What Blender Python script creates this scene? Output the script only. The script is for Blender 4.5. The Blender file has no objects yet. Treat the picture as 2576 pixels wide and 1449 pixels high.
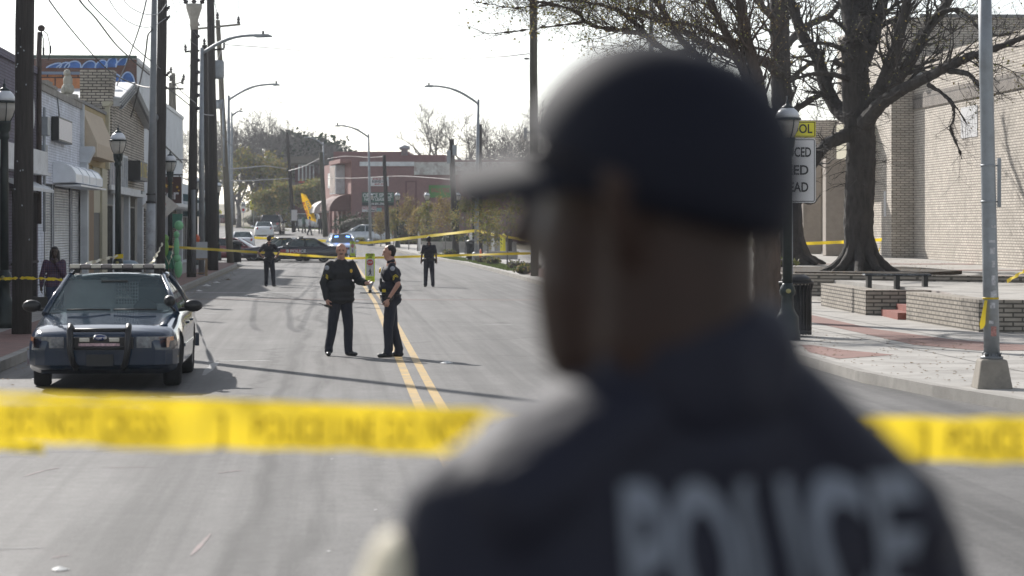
import bpy, bmesh, math, random
from mathutils import Vector as V, Matrix, Euler
from mathutils.bvhtree import BVHTree
R = math.radians
random.seed(7)
scn = bpy.context.scene
COL = scn.collection
# ---------------------------------------------------------------- camera, sky, sun, exposure
FP, CZ, HV, UC = 6082.0, 2.1, 573.0, 1288.0      # focal length in survey pixels, eye height, horizon row, centre column
cam_d = bpy.data.cameras.new('camera'); cam = bpy.data.objects.new('camera', cam_d); COL.objects.link(cam)
cam.location = (0, 0, CZ); cam.rotation_euler = (R(90), 0, 0)
cam_d.lens = 85; cam_d.sensor_width = 36; cam_d.shift_y = -(724.5 - HV) / 2576
cam_d.clip_start = 0.1; cam_d.clip_end = 3000
cam_d.dof.use_dof = True; cam_d.dof.focus_distance = 46; cam_d.dof.aperture_fstop = 3.3
scn.camera = cam
SUN_EL, SUN_AZ = 32.7, math.atan2(-1.48, 2.46)    # sun stands ahead and to the left
sd = V((math.sin(SUN_AZ) * math.cos(R(SUN_EL)), math.cos(SUN_AZ) * math.cos(R(SUN_EL)), math.sin(R(SUN_EL))))
w = bpy.data.worlds.new('World'); scn.world = w; w.use_nodes = True
wn = w.node_tree.nodes; wl = w.node_tree.links
bg = wn['Background']; sky = wn.new('ShaderNodeTexSky'); sky.sky_type = 'NISHITA'; sky.sun_disc = False
sky.sun_elevation = R(SUN_EL); sky.sun_rotation = SUN_AZ
sky.air_density = 1.0; sky.dust_density = 0.6; sky.ozone_density = 1.0
bg.inputs[1].default_value = 0.1
hs = wn.new('ShaderNodeHueSaturation'); hs.inputs['Saturation'].default_value = .4; wl.new(sky.outputs[0], hs.inputs['Color']); wl.new(hs.outputs[0], bg.inputs[0])
sl = bpy.data.lights.new('sun', 'SUN'); sl.energy = 4.0; sl.angle = R(0.6); sl.color = (1, 0.955, 0.90)
so = bpy.data.objects.new('sun', sl); COL.objects.link(so)
so.rotation_euler = (-sd).to_track_quat('-Z', 'Y').to_euler(); so.location = (-40, 60, 60)
scn.view_settings.view_transform = 'Standard'; scn.view_settings.look = 'None'
scn.view_settings.exposure = 0.72; scn.view_settings.gamma = 1
# ---------------------------------------------------------------- helpers
def X(u, d): return (u - UC) / FP * d
def Z(v, d): return CZ + (HV - v) / FP * d
def P(u, v, d): return V((X(u, d), d, Z(v, d)))
def smooth(a, b, t):
    t = min(1, max(0, (t - a) / (b - a))); return t * t * (3 - 2 * t)
def lerp(a, b, t): return a + (b - a) * t
def interp(t, ks):
    if t <= ks[0][0]: return ks[0][1]
    for (a, x), (b, y) in zip(ks, ks[1:]):
        if t <= b: return lerp(x, y, (t - a) / (b - a))
    return ks[-1][1]
SL = 0.075                                        # the street drifts left by this much per metre
TH = math.atan(SL)
def OX(off, y): return off - SL * y               # x of a line parallel to the street
RISE = [(0, 0), (150, 0), (165, .15), (200, 1.0), (230, 1.55), (290, 2.0), (360, 2.6), (480, 4.2), (700, 9), (1500, 25)]
def gz(x, y):
    off = x + SL * y
    z = .38 * (1 - smooth(5, 13.2, y))
    r = interp(y, RISE); f = lerp(1, .62, smooth(-1, 6, off))
    return z + r * f

def tag(o, label=None, cat=None, group=None, kind=None):
    if label: o['label'] = label
    if cat: o['category'] = cat
    if group: o['group'] = group
    if kind: o['kind'] = kind
    return o
def empty(name, loc, rz=0, **k):
    o = bpy.data.objects.new(name, None); COL.objects.link(o); o.location = loc; o.rotation_euler = (0, 0, rz)
    o.empty_display_size = .2
    return tag(o, **k)
def copy_tree(o, parent=None):
    c = o.copy(); COL.objects.link(c)
    if parent: c.parent = parent
    for ch in list(o.children): copy_tree(ch, c)
    return c

class MB:
    def __init__(s): s.v = []; s.f = []; s.m = []; s.s = []
    def add(s, vs, fs, mi=0, sm=False):
        n = len(s.v); s.v += [tuple(p) for p in vs]
        for f in fs: s.f.append([i + n for i in f]); s.m.append(mi); s.s.append(sm)
        return s
    def bx(s, x0, x1, y0, y1, z0, z1, mi=0):
        vs = [(x0,y0,z0),(x1,y0,z0),(x1,y1,z0),(x0,y1,z0),(x0,y0,z1),(x1,y0,z1),(x1,y1,z1),(x0,y1,z1)]
        return s.add(vs, [(0,3,2,1),(4,5,6,7),(0,1,5,4),(1,2,6,5),(2,3,7,6),(3,0,4,7)], mi)
    def cb(s, c, d, mi=0, rot=None):
        hx, hy, hz = d[0]/2, d[1]/2, d[2]/2; c = V(c)
        vs = [V(p) for p in [(-hx,-hy,-hz),(hx,-hy,-hz),(hx,hy,-hz),(-hx,hy,-hz),(-hx,-hy,hz),(hx,-hy,hz),(hx,hy,hz),(-hx,hy,hz)]]
        if rot: m = Euler(rot).to_matrix(); vs = [m @ p for p in vs]
        return s.add([c + p for p in vs], [(0,3,2,1),(4,5,6,7),(0,1,5,4),(1,2,6,5),(2,3,7,6),(3,0,4,7)], mi)
    def tube(s, pts, rs, n=8, mi=0, cap=True, flat=1.0):
        pts = [V(p) for p in pts]
        if not isinstance(rs, (list, tuple)): rs = [rs] * len(pts)
        t = (pts[1] - pts[0]).normalized()
        u = t.cross(V((0, 0, 1)));
        if u.length < .05: u = t.cross(V((0, 1, 0)))
        u.normalize(); vs = []
        for i, p in enumerate(pts):
            if i == 0: t = pts[1] - pts[0]
            elif i == len(pts) - 1: t = pts[-1] - pts[-2]
            else: t = (pts[i+1] - pts[i]).normalized() + (pts[i] - pts[i-1]).normalized()
            t.normalize(); u = (u - t * u.dot(t)).normalized(); b = t.cross(u)
            for k in range(n):
                a = 2 * math.pi * k / n
                vs.append(p + (u * math.cos(a) + b * math.sin(a) * flat) * rs[i])
        fs = []
        for i in range(len(pts) - 1):
            for k in range(n):
                k2 = (k + 1) % n; fs.append((i*n+k, i*n+k2, (i+1)*n+k2, (i+1)*n+k))
        s.add(vs, fs, mi, n > 4)
        if cap:
            m = len(s.v) - len(vs); l = (len(pts) - 1) * n
            s.f.append([m + k for k in range(n)][::-1]); s.m.append(mi); s.s.append(False)
            s.f.append([m + l + k for k in range(n)]); s.m.append(mi); s.s.append(False)
        return s
    def lathe(s, prof, c=(0,0,0), n=16, mi=0, sm=True, axis='Z'):
        c = V(c); vs = []
        for r, z in prof:
            for k in range(n):
                a = 2 * math.pi * k / n
                p = (r*math.cos(a), r*math.sin(a), z)
                if axis == 'X': p = (p[2], p[0], p[1])
                if axis == 'Y': p = (p[0], p[2], p[1])
                vs.append(c + V(p))
        fs = [(i*n+k, i*n+(k+1)%n, (i+1)*n+(k+1)%n, (i+1)*n+k) for i in range(len(prof)-1) for k in range(n)]
        s.add(vs, fs, mi, sm); m = len(s.v) - len(vs); l = (len(prof)-1)*n
        if prof[0][0] > 1e-4: s.f.append([m+k for k in range(n)][::-1]); s.m.append(mi); s.s.append(False)
        if prof[-1][0] > 1e-4: s.f.append([m+l+k for k in range(n)]); s.m.append(mi); s.s.append(False)
        return s
    def prism(s, poly, axis, lo, hi, mi=0, sm=False):
        # poly: 2D points in the plane across the axis: X -> (y,z), Y -> (x,z), Z -> (x,y)
        n = len(poly)
        def mk(a, b, c): return {'X': (c, a, b), 'Y': (a, c, b), 'Z': (a, b, c)}[axis]
        vs = [mk(a, b, lo) for a, b in poly] + [mk(a, b, hi) for a, b in poly]
        fs = [list(range(n))[::-1], [n + i for i in range(n)]]
        s.add(vs, fs, mi)
        s.add(vs, [(i, (i+1) % n, n + (i+1) % n, n + i) for i in range(n)], mi, sm)
        return s
    def grid(s, rows, mi=0, sm=True):
        m = len(rows[0]); vs = [p for r in rows for p in r]
        return s.add(vs, [(i*m+j, i*m+j+1, (i+1)*m+j+1, (i+1)*m+j) for i in range(len(rows)-1) for j in range(m-1)], mi, sm)
    def ball(s, c, r, n=10, mi=0):
        if not isinstance(r, (tuple, list)): r = (r, r, r)
        c = V(c); rows = []
        vs = []; k = n // 2
        for i in range(k + 1):
            a = math.pi * i / k
            for j in range(n):
                b = 2 * math.pi * j / n
                vs.append(c + V((math.sin(a)*math.cos(b)*r[0], math.sin(a)*math.sin(b)*r[1], math.cos(a)*r[2])))
        return s.add(vs, [(i*n+j, (i+1)*n+j, (i+1)*n+(j+1)%n, i*n+(j+1)%n) for i in range(k) for j in range(n)], mi, True)
    def mesh(s, name, mats, origin=(0,0,0)):
        me = bpy.data.meshes.new(name); o = V(origin)
        me.from_pydata([tuple(V(p) - o) for p in s.v], [], s.f)
        for m in (mats if isinstance(mats, (list, tuple)) else [mats]): me.materials.append(m)
        me.polygons.foreach_set('material_index', s.m); me.polygons.foreach_set('use_smooth', s.s)
        bm = bmesh.new(); bm.from_mesh(me)
        bmesh.ops.remove_doubles(bm, verts=bm.verts, dist=1e-5)
        bmesh.ops.recalc_face_normals(bm, faces=bm.faces); bm.to_mesh(me); bm.free()
        me.update(); return me
    def build(s, name, mats, parent=None, origin=(0,0,0), bevel=0, loc=None, **k):
        # parented: origin is the parent's origin in the coordinates used here; unparented: also the location
        o = bpy.data.objects.new(name, s.mesh(name, mats, origin)); COL.objects.link(o)
        if parent: o.parent = parent
        else: o.location = origin
        if loc is not None: o.location = loc
        if bevel:
            b = o.modifiers.new('bevel', 'BEVEL'); b.width = bevel; b.segments = 2; b.limit_method = 'ANGLE'; b.angle_limit = R(40)
        return tag(o, **k)
def applied(o):
    dg = bpy.context.evaluated_depsgraph_get(); dg.update()
    me = bpy.data.meshes.new_from_object(o.evaluated_get(dg)); o.modifiers.clear(); o.data = me; return me
def text(s, size, mat, parent, name='lettering', origin=(0,0,0), basis=None, align='CENTER', width=None, ext=.004, bold=0, spacing=1.0, font=None):
    # flat letters with a little thickness; basis = 3x3 columns (right, up, out)
    c = bpy.data.curves.new(name, 'FONT'); c.body = s; c.size = size; c.align_x = align; c.align_y = 'CENTER'
    c.extrude = ext; c.offset = bold; c.space_character = spacing; c.resolution_u = 3
    t = bpy.data.objects.new(name, c); COL.objects.link(t)
    dg = bpy.context.evaluated_depsgraph_get(); dg.update(); me = bpy.data.meshes.new_from_object(t.evaluated_get(dg))
    bpy.data.objects.remove(t)
    xs = [v.co.x for v in me.vertices]
    if width and xs:
        k = width / (max(xs) - min(xs))
        for v in me.vertices: v.co.x *= k
    me.materials.clear(); me.materials.append(mat)
    if basis is not None:
        m = Matrix([basis[0], basis[1], basis[2]]).transposed()
        for v in me.vertices: v.co = m @ v.co
    o = bpy.data.objects.new(name, me); COL.objects.link(o); o.location = origin
    if parent: o.parent = parent
    return o
CAMF = (V((1,0,0)), V((0,0,1)), V((0,-1,0)))      # a sign that looks toward -Y

# ---------------------------------------------------------------- materials
def nd(t, ty, **k):
    n = t.nodes.new(ty)
    for a, b in k.items(): setattr(n, a, b)
    return n
def mat(name, col, rough=.6, metal=0, var=.12, scale=6, bump=0, bscale=60, spec=.5, coat=0, trans=0, emit=None, estr=0, alpha=1, dirt=None, dscale=1.5, damt=.5, stretch=None, transl=0, sheen=0):
    m = bpy.data.materials.new(name); m.use_nodes = True; t = m.node_tree; b = t.nodes['Principled BSDF']; L = t.links.new
    b.inputs['Base Color'].default_value = (*col, 1); b.inputs['Roughness'].default_value = rough
    b.inputs['Metallic'].default_value = metal; b.inputs['Specular IOR Level'].default_value = spec
    b.inputs['Coat Weight'].default_value = coat; b.inputs['Transmission Weight'].default_value = trans; b.inputs['Alpha'].default_value = alpha
    if sheen: b.inputs['Sheen Weight'].default_value = sheen; b.inputs['Sheen Roughness'].default_value = .45
    tc = nd(t, 'ShaderNodeTexCoord'); src = tc.outputs['Object']
    if stretch:
        mp = nd(t, 'ShaderNodeMapping'); mp.inputs['Scale'].default_value = stretch; L(src, mp.inputs[0]); src = mp.outputs[0]
    out = None
    if var:
        n = nd(t, 'ShaderNodeTexNoise'); n.inputs['Scale'].default_value = scale; n.inputs['Detail'].default_value = 6; n.inputs['Roughness'].default_value = .65
        L(src, n.inputs['Vector'])
        r = nd(t, 'ShaderNodeMapRange'); r.inputs[1].default_value = .3; r.inputs[2].default_value = .7
        r.inputs[3].default_value = 1 - var; r.inputs[4].default_value = 1 + var; L(n.outputs[0], r.inputs[0])
        mx = nd(t, 'ShaderNodeVectorMath', operation='SCALE'); mx.inputs[0].default_value = col; L(r.outputs[0], mx.inputs['Scale'])
        out = mx.outputs[0]
        rr = nd(t, 'ShaderNodeMapRange'); rr.inputs[3].default_value = max(0, rough - .08); rr.inputs[4].default_value = min(1, rough + .08); L(n.outputs[0], rr.inputs[0]); L(rr.outputs[0], b.inputs['Roughness'])
    if dirt:
        n2 = nd(t, 'ShaderNodeTexNoise'); n2.inputs['Scale'].default_value = dscale; n2.inputs['Detail'].default_value = 8; n2.inputs['Roughness'].default_value = .7; L(src, n2.inputs['Vector'])
        r2 = nd(t, 'ShaderNodeMapRange'); r2.inputs[1].default_value = .48; r2.inputs[2].default_value = .68; r2.inputs[4].default_value = damt; L(n2.outputs[0], r2.inputs[0])
        mm = nd(t, 'ShaderNodeMix', data_type='RGBA'); mm.inputs[7].default_value = (*dirt, 1); L(r2.outputs[0], mm.inputs[0])
        if out: L(out, mm.inputs[6])
        else: mm.inputs[6].default_value = (*col, 1)
        out = mm.outputs[2]
    if out: L(out, b.inputs['Base Color'])
    if bump:
        n3 = nd(t, 'ShaderNodeTexNoise'); n3.inputs['Scale'].default_value = bscale; n3.inputs['Detail'].default_value = 5; L(src, n3.inputs['Vector'])
        bp = nd(t, 'ShaderNodeBump'); bp.inputs['Strength'].default_value = bump; bp.inputs['Distance'].default_value = .02; L(n3.outputs[0], bp.inputs['Height']); L(bp.outputs[0], b.inputs['Normal'])
    if emit: b.inputs['Emission Color'].default_value = (*emit, 1); b.inputs['Emission Strength'].default_value = estr
    if transl:
        tr = nd(t, 'ShaderNodeBsdfTranslucent'); mix = nd(t, 'ShaderNodeMixShader'); mix.inputs[0].default_value = transl
        if out: L(out, tr.inputs[0])
        else: tr.inputs[0].default_value = (*col, 1)
        L(b.outputs[0], mix.inputs[1]); L(tr.outputs[0], mix.inputs[2]); L(mix.outputs[0], t.nodes['Material Output'].inputs[0])
    return m
def glass_mat(name, tint=(.05,.07,.08), see=.35, rough=.03):
    m = bpy.data.materials.new(name); m.use_nodes = True; t = m.node_tree; L = t.links.new
    b = t.nodes['Principled BSDF']; b.inputs['Base Color'].default_value = (*tint, 1); b.inputs['Roughness'].default_value = rough; b.inputs['Specular IOR Level'].default_value = .9
    tr = nd(t, 'ShaderNodeBsdfTransparent'); tr.inputs[0].default_value = (.75, .82, .82, 1)
    mx = nd(t, 'ShaderNodeMixShader'); mx.inputs[0].default_value = see; L(b.outputs[0], mx.inputs[1]); L(tr.outputs[0], mx.inputs[2]); L(mx.outputs[0], t.nodes['Material Output'].inputs[0])
    return m
def brick_mat(name, c1, c2, mortar, bw=.22, bh=.075, ms=.012, bump=.4, var=.2, grime=None, gamt=.5, gsc=.8, rough=.85):
    m = bpy.data.materials.new(name); m.use_nodes = True; t = m.node_tree; L = t.links.new; b = t.nodes['Principled BSDF']; b.inputs['Roughness'].default_value = rough
    tc = nd(t, 'ShaderNodeTexCoord'); sp = nd(t, 'ShaderNodeSeparateXYZ'); L(tc.outputs['Object'], sp.inputs[0])
    ad = nd(t, 'ShaderNodeMath', operation='ADD'); L(sp.outputs[0], ad.inputs[0]); L(sp.outputs[1], ad.inputs[1])
    cm = nd(t, 'ShaderNodeCombineXYZ'); L(ad.outputs[0], cm.inputs[0]); L(sp.outputs[2], cm.inputs[1])
    br = nd(t, 'ShaderNodeTexBrick'); L(cm.outputs[0], br.inputs['Vector'])
    br.inputs['Color1'].default_value = (*c1, 1); br.inputs['Color2'].default_value = (*c2, 1); br.inputs['Mortar'].default_value = (*mortar, 1)
    br.inputs['Scale'].default_value = 1; br.inputs['Brick Width'].default_value = bw; br.inputs['Row Height'].default_value = bh; br.inputs['Mortar Size'].default_value = ms; br.inputs['Mortar Smooth'].default_value = .3
    n = nd(t, 'ShaderNodeTexNoise'); n.inputs['Scale'].default_value = 3; n.inputs['Detail'].default_value = 8; n.inputs['Roughness'].default_value = .7; L(tc.outputs['Object'], n.inputs['Vector'])
    r = nd(t, 'ShaderNodeMapRange'); r.inputs[1].default_value = .3; r.inputs[2].default_value = .7; r.inputs[3].default_value = 1-var; r.inputs[4].default_value = 1+var; L(n.outputs[0], r.inputs[0])
    sc = nd(t, 'ShaderNodeVectorMath', operation='SCALE'); L(br.outputs[0], sc.inputs[0]); L(r.outputs[0], sc.inputs['Scale']); out = sc.outputs[0]
    if grime:
        n2 = nd(t, 'ShaderNodeTexNoise'); n2.inputs['Scale'].default_value = gsc; n2.inputs['Detail'].default_value = 9; n2.inputs['Roughness'].default_value = .75; L(tc.outputs['Object'], n2.inputs['Vector'])
        r2 = nd(t, 'ShaderNodeMapRange'); r2.inputs[1].default_value = .47; r2.inputs[2].default_value = .7; r2.inputs[4].default_value = gamt; L(n2.outputs[0], r2.inputs[0])
        mm = nd(t, 'ShaderNodeMix', data_type='RGBA'); mm.inputs[7].default_value = (*grime, 1); L(r2.outputs[0], mm.inputs[0]); L(out, mm.inputs[6]); out = mm.outputs[2]
    L(out, b.inputs['Base Color'])
    bp = nd(t, 'ShaderNodeBump'); bp.inputs['Strength'].default_value = bump; bp.inputs['Distance'].default_value = .015; bp.invert = True; L(br.outputs['Fac'], bp.inputs['Height']); L(bp.outputs[0], b.inputs['Normal'])
    return m
def asphalt_mat():
    m = bpy.data.materials.new('asphalt'); m.use_nodes = True; t = m.node_tree; L = t.links.new; b = t.nodes['Principled BSDF']
    tc = nd(t, 'ShaderNodeTexCoord'); mp = nd(t, 'ShaderNodeMapping'); mp.inputs['Rotation'].default_value = (0, 0, -TH); L(tc.outputs['Object'], mp.inputs[0])
    def noise(scale, detail, src, vec=None, rough=.6):
        n = nd(t, 'ShaderNodeTexNoise'); n.inputs['Scale'].default_value = scale; n.inputs['Detail'].default_value = detail; n.inputs['Roughness'].default_value = rough
        if vec:
            q = nd(t, 'ShaderNodeMapping'); q.inputs['Scale'].default_value = vec; L(src, q.inputs[0]); src = q.outputs[0]
        L(src, n.inputs['Vector']); return n.outputs[0]
    def rng(x, a, b_, c, d):
        r = nd(t, 'ShaderNodeMapRange'); r.inputs[1].default_value = a; r.inputs[2].default_value = b_; r.inputs[3].default_value = c; r.inputs[4].default_value = d; L(x, r.inputs[0]); return r.outputs[0]
    def mul(a, b_):
        n = nd(t, 'ShaderNodeMath', operation='MULTIPLY'); L(a, n.inputs[0]); L(b_, n.inputs[1]); return n.outputs[0]
    s = mp.outputs[0]
    grain = rng(noise(38, 4, s, rough=.8), .3, .7, .72, 1.3)
    mid = rng(noise(5.5, 8, s, None, .75), .3, .7, .80, 1.2)
    big = rng(noise(.35, 4, s), .3, .7, .85, 1.15)
    streak = rng(noise(1.0, 4, s, (1.7, .02, 1), .65), .46, .62, 1.06, .66)
    v = nd(t, 'ShaderNodeTexVoronoi', feature='DISTANCE_TO_EDGE'); v.inputs['Scale'].default_value = .16
    dn = nd(t, 'ShaderNodeTexNoise'); dn.inputs['Scale'].default_value = 1.2; dn.inputs['Detail'].default_value = 5; L(s, dn.inputs['Vector'])
    ma = nd(t, 'ShaderNodeMix', data_type='VECTOR'); ma.inputs[0].default_value = .55; L(s, ma.inputs[4]); L(dn.outputs[1], ma.inputs[5]); L(ma.outputs[1], v.inputs['Vector'])
    crack = rng(v.outputs[0], 0, .007, .6, 1)
    sp = nd(t, 'ShaderNodeSeparateXYZ'); L(tc.outputs['Object'], sp.inputs[0])
    wob = rng(noise(.12, 3, tc.outputs['Object']), .2, .8, -.35, .35)
    def math_(op, a, b_):
        n = nd(t, 'ShaderNodeMath', operation=op)
        for i, q in enumerate((a, b_)):
            if isinstance(q, (int, float)): n.inputs[i].default_value = q
            else: L(q, n.inputs[i])
        return n.outputs[0]
    offs = math_('ADD', math_('ADD', sp.outputs[0], math_('MULTIPLY', sp.outputs[1], SL)), wob)
    wear = noise(1.0, 5, s, (2.5, .12, 1), .7)
    k = mul(mul(mul(grain, mid), mul(big, streak)), crack)
    for c_, w_, a_ in ((-1.5, .38, .30), (-.58, .11, .42), (-.12, .15, .42), (.35, .09, .2), (2.8, .4, .16), (4.5, .4, .16), (-3.2, .3, .14)):
        dd = math_('ABSOLUTE', math_('SUBTRACT', offs, c_), 0); band = rng(dd, w_*.25, w_, a_*1.35, 0)
        k = mul(k, math_('SUBTRACT', 1.0, math_('MULTIPLY', band, rng(wear, .35, .6, .25, 1))))
    sc = nd(t, 'ShaderNodeVectorMath', operation='SCALE'); sc.inputs[0].default_value = (.126, .122, .118); L(k, sc.inputs['Scale']); L(sc.outputs[0], b.inputs['Base Color'])
    b.inputs['Roughness'].default_value = .72; b.inputs['Specular IOR Level'].default_value = .35
    bp = nd(t, 'ShaderNodeBump'); bp.inputs['Strength'].default_value = .5; bp.inputs['Distance'].default_value = .01; L(grain, bp.inputs['Height']); L(bp.outputs[0], b.inputs['Normal'])
    return m
M = {}
M['asphalt'] = asphalt_mat()
M['ground'] = mat('dry_ground', (.16,.14,.09), .95, var=.35, scale=1.5, bump=.6, bscale=12)
M['concrete'] = mat('concrete', (.36,.345,.32), .85, var=.2, scale=1.3, bump=.15, bscale=80, dirt=(.2,.18,.16), dscale=1.1, damt=.55)
M['kerb'] = mat('kerb_stone', (.30,.285,.26), .85, var=.2, scale=3, bump=.3, bscale=50, dirt=(.1,.09,.08), dscale=1.5, damt=.6)
M['paver'] = brick_mat('brick_paver', (.24,.13,.11), (.20,.12,.10), (.13,.1,.09), .2, .1, .01, .3, .2)
M['yellow_line'] = mat('yellow_line_paint', (.42,.27,.07), .6, var=.2, scale=3, dirt=(.2,.18,.14), dscale=3.5, damt=.95)
M['white_line'] = mat('white_line_paint', (.25,.25,.245), .7, var=.2, scale=5, dirt=(.16,.16,.155), dscale=1.6, damt=1)
M['pink_paint'] = mat('pink_marking_paint', (.2,.15,.145), .7, var=.3, scale=8, dirt=(.2,.19,.18), dscale=3, damt=1)
M['wood'] = mat('pole_wood', (.034,.029,.027), .9, var=.45, scale=4, bump=.8, bscale=14, stretch=(6,6,.35))
M['wood_pale'] = mat('weathered_pole_wood', (.14,.125,.1), .9, var=.35, scale=4, bump=.7, bscale=14, stretch=(6,6,.35))
M['wood_green'] = mat('greenish_pole_wood', (.075,.07,.052), .9, var=.35, scale=4, bump=.7, bscale=14, stretch=(6,6,.35))
M['galv'] = mat('galvanised_steel', (.26,.28,.30), .5, .35, var=.15, scale=3, dirt=(.16,.16,.16), dscale=4, damt=.5)
M['galv_dark'] = mat('grey_painted_steel', (.17,.18,.19), .5, .2, var=.15, scale=3)
M['pole_white'] = mat('grubby_white_paint', (.38,.4,.42), .6, var=.15, scale=4, dirt=(.12,.11,.1), dscale=2.5, damt=.7)
M['lamp_green'] = mat('dark_green_cast_iron', (.018,.028,.028), .42, .3, var=.2, scale=10)
M['lamp_glass'] = mat('frosted_lamp_glass', (.62,.6,.56), .25, var=.04, transl=.5)
M['lamp_cap'] = mat('white_lamp_reflector', (.66,.68,.72), .3, var=.04)
M['black'] = mat('black_plastic', (.012,.012,.013), .45, var=.2, scale=20)
M['rubber'] = mat('tyre_rubber', (.014,.014,.015), .85, var=.2, scale=20, bump=.3, bscale=90)
M['chrome'] = mat('chrome', (.6,.6,.62), .18, 1, var=.05)
M['steel'] = mat('brushed_steel', (.38,.38,.4), .35, .9, var=.1)
M['porcelain'] = mat('brown_insulator', (.03,.022,.025), .25, var=.1)
M['wire_dark'] = mat('black_cable', (.025,.025,.028), .6, var=0)
M['wire_pale'] = mat('pale_cable', (.14,.14,.15), .5, var=0)
M['tape'] = mat('yellow_barrier_tape', (.80,.60,.04), .45, var=.04, scale=3, transl=.45)
M['tape_back'] = mat('pale_tape_back', (.62,.58,.42), .5, var=.1, transl=.3)
M['tape_ink'] = mat('tape_ink', (.47,.33,.025), .6, var=.1, transl=.3)
M['white'] = mat('white_paint', (.62,.62,.62), .5, var=.08)
M['red'] = mat('red_paint', (.45,.03,.03), .5, var=.1)
M['sign_lime'] = mat('fluorescent_yellow_green', (.62,.75,.03), .45, var=.05, transl=.15)
M['sign_yellow'] = mat('school_sign_yellow', (.68,.62,.03), .45, var=.05)
M['sign_white'] = mat('sign_white', (.56,.56,.57), .45, var=.04)
M['sign_back'] = mat('sign_back_metal', (.62,.59,.55), .6, 0, var=.15)
M['orange'] = mat('orange_plastic', (.7,.12,.03), .5, var=.05)
M['leaf'] = mat('leaf_green', (.17,.18,.06), .7, var=.35, scale=1.2, transl=.35)
M['leaf_y'] = mat('leaf_yellow', (.27,.21,.07), .7, var=.35, scale=1.2, transl=.35)
M['leaf_dark'] = mat('leaf_dark_green', (.03,.05,.022), .6, var=.4, scale=1.2, transl=.2)
M['leaf_brown'] = mat('dry_leaf', (.2,.14,.07), .8, var=.35, scale=1.5, transl=.35)
M['hedge'] = mat('hedge_leaf', (.035,.055,.025), .7, var=.4, scale=2, transl=.2)
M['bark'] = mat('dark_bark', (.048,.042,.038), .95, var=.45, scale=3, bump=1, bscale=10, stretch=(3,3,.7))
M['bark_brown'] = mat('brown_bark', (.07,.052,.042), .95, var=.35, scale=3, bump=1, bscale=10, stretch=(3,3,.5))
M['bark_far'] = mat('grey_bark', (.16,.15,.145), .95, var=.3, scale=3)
M['cloth_navy'] = mat('navy_uniform_cloth', (.010,.011,.019), .85, var=.25, scale=14, bump=.3, bscale=30, sheen=.08)
M['cloth_navy2'] = mat('navy_trouser_cloth', (.013,.015,.026), .85, var=.25, scale=14, bump=.3, bscale=30, sheen=.1)
M['cloth_black'] = mat('black_jacket_cloth', (.011,.012,.015), .75, var=.3, scale=12, bump=.4, bscale=25)
M['cloth_fg'] = mat('navy_jacket_cloth', (.011,.012,.024), .68, var=.15, scale=5, bump=.25, bscale=30, sheen=.06, spec=.32)
M['leather'] = mat('black_leather', (.012,.012,.012), .35, var=.2, scale=20)
M['skin_light'] = mat('light_skin', (.42,.23,.17), .5, var=.08, scale=25)
M['skin_dark'] = mat('dark_skin', (.045,.024,.017), .45, var=.1, scale=25)
M['skin_fg'] = mat('deep_brown_skin', (.032,.017,.013), .5, var=.15, scale=25, spec=.3)
M['skin_brown'] = mat('brown_skin', (.13,.07,.045), .5, var=.1, scale=25)
M['hair_dark'] = mat('dark_hair', (.012,.010,.010), .6, var=.3, scale=40, bump=.5, bscale=120)
M['hair_brown'] = mat('brown_hair', (.04,.025,.018), .6, var=.3, scale=40)
M['hair_grey'] = mat('greying_hair', (.12,.09,.075), .7, var=.3, scale=40)
M['gold'] = mat('gold_badge', (.75,.5,.08), .3, .6, var=.05)
M['chevron'] = mat('yellow_embroidery', (.55,.42,.03), .7, var=.1)
M['patch'] = mat('grey_embroidered_patch', (.3,.31,.34), .8, var=.3, scale=60)
# ---------------------------------------------------------------- the setting: ground, road, kerbs, pavements
def sheet(name, mats, ys, cols, dz, kind='structure', fn=None, parent=None):
    # cols(y) -> list of x positions
    m = MB(); rows = []
    for y in ys: rows.append([V((x, y, gz(x, y) + dz)) for x in cols(y)])
    m.grid(rows, 0, False)
    return m.build(name, mats, kind=kind)
def ramp(a, b, n): return [a + (b - a) * i / n for i in range(n + 1)]
YS = ramp(-30, 4, 4) + ramp(5, 14, 12) + ramp(16, 150, 34) + ramp(154, 360, 40) + ramp(380, 700, 10)
def gcols(y):
    h = 60 + abs(y) * .9
    return [-h] + ramp(-40, 40, 40) + [h] if h > 45 else ramp(-h, h, 20)
def gcols(y):
    h = 60 + abs(y) * .9; s = -SL * y
    return [s - h, s - h * .6] + ramp(s - 34, s + 34, 34) + [s + h * .6, s + h]
sheet('ground', M['ground'], YS, gcols, 0)
LK = [(-30,-4.75),(60,-4.85),(136,-4.95),(137.5,-5.6),(139,-8)]          # left kerb, offset from the street line
RK = [(-30,8.6),(24,8.2),(28.5,7.8),(30.2,7.42),(32,7.18),(38,7.22),(45,7.45),(60,7.7),(90,7.67),(117,7.75),(140,7.6),(160,6.6),(185,4.6),(208,2.3),(235,-.8),(262,-4.5),(300,-10),(360,-19),(480,-40)]
def roadL(y): return -4.8 if y < 136 else (-40 if y < 178 else interp(y, [(178,-14),(230,-14),(290,-17),(360,-25),(480,-48)]))
def roadR(y): return interp(y, RK)
ry = ramp(-30, 4, 4) + ramp(5, 14, 12) + ramp(16, 136, 36) + [136.01] + ramp(140, 178, 12) + [178.01] + ramp(182, 480, 60)
sheet('road', M['asphalt'], ry, lambda y: ramp(OX(roadL(y), y), OX(roadR(y), y), 10), .004)
def line(name, matl, o0, o1, y0, y1, dz=.008, n=None):
    n = n or max(2, int(abs(y1 - y0) / 4))
    return sheet(name, matl, ramp(y0, y1, n), lambda y: [OX(o0(y) if callable(o0) else o0, y), OX(o1(y) if callable(o1) else o1, y)], dz)
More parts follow.
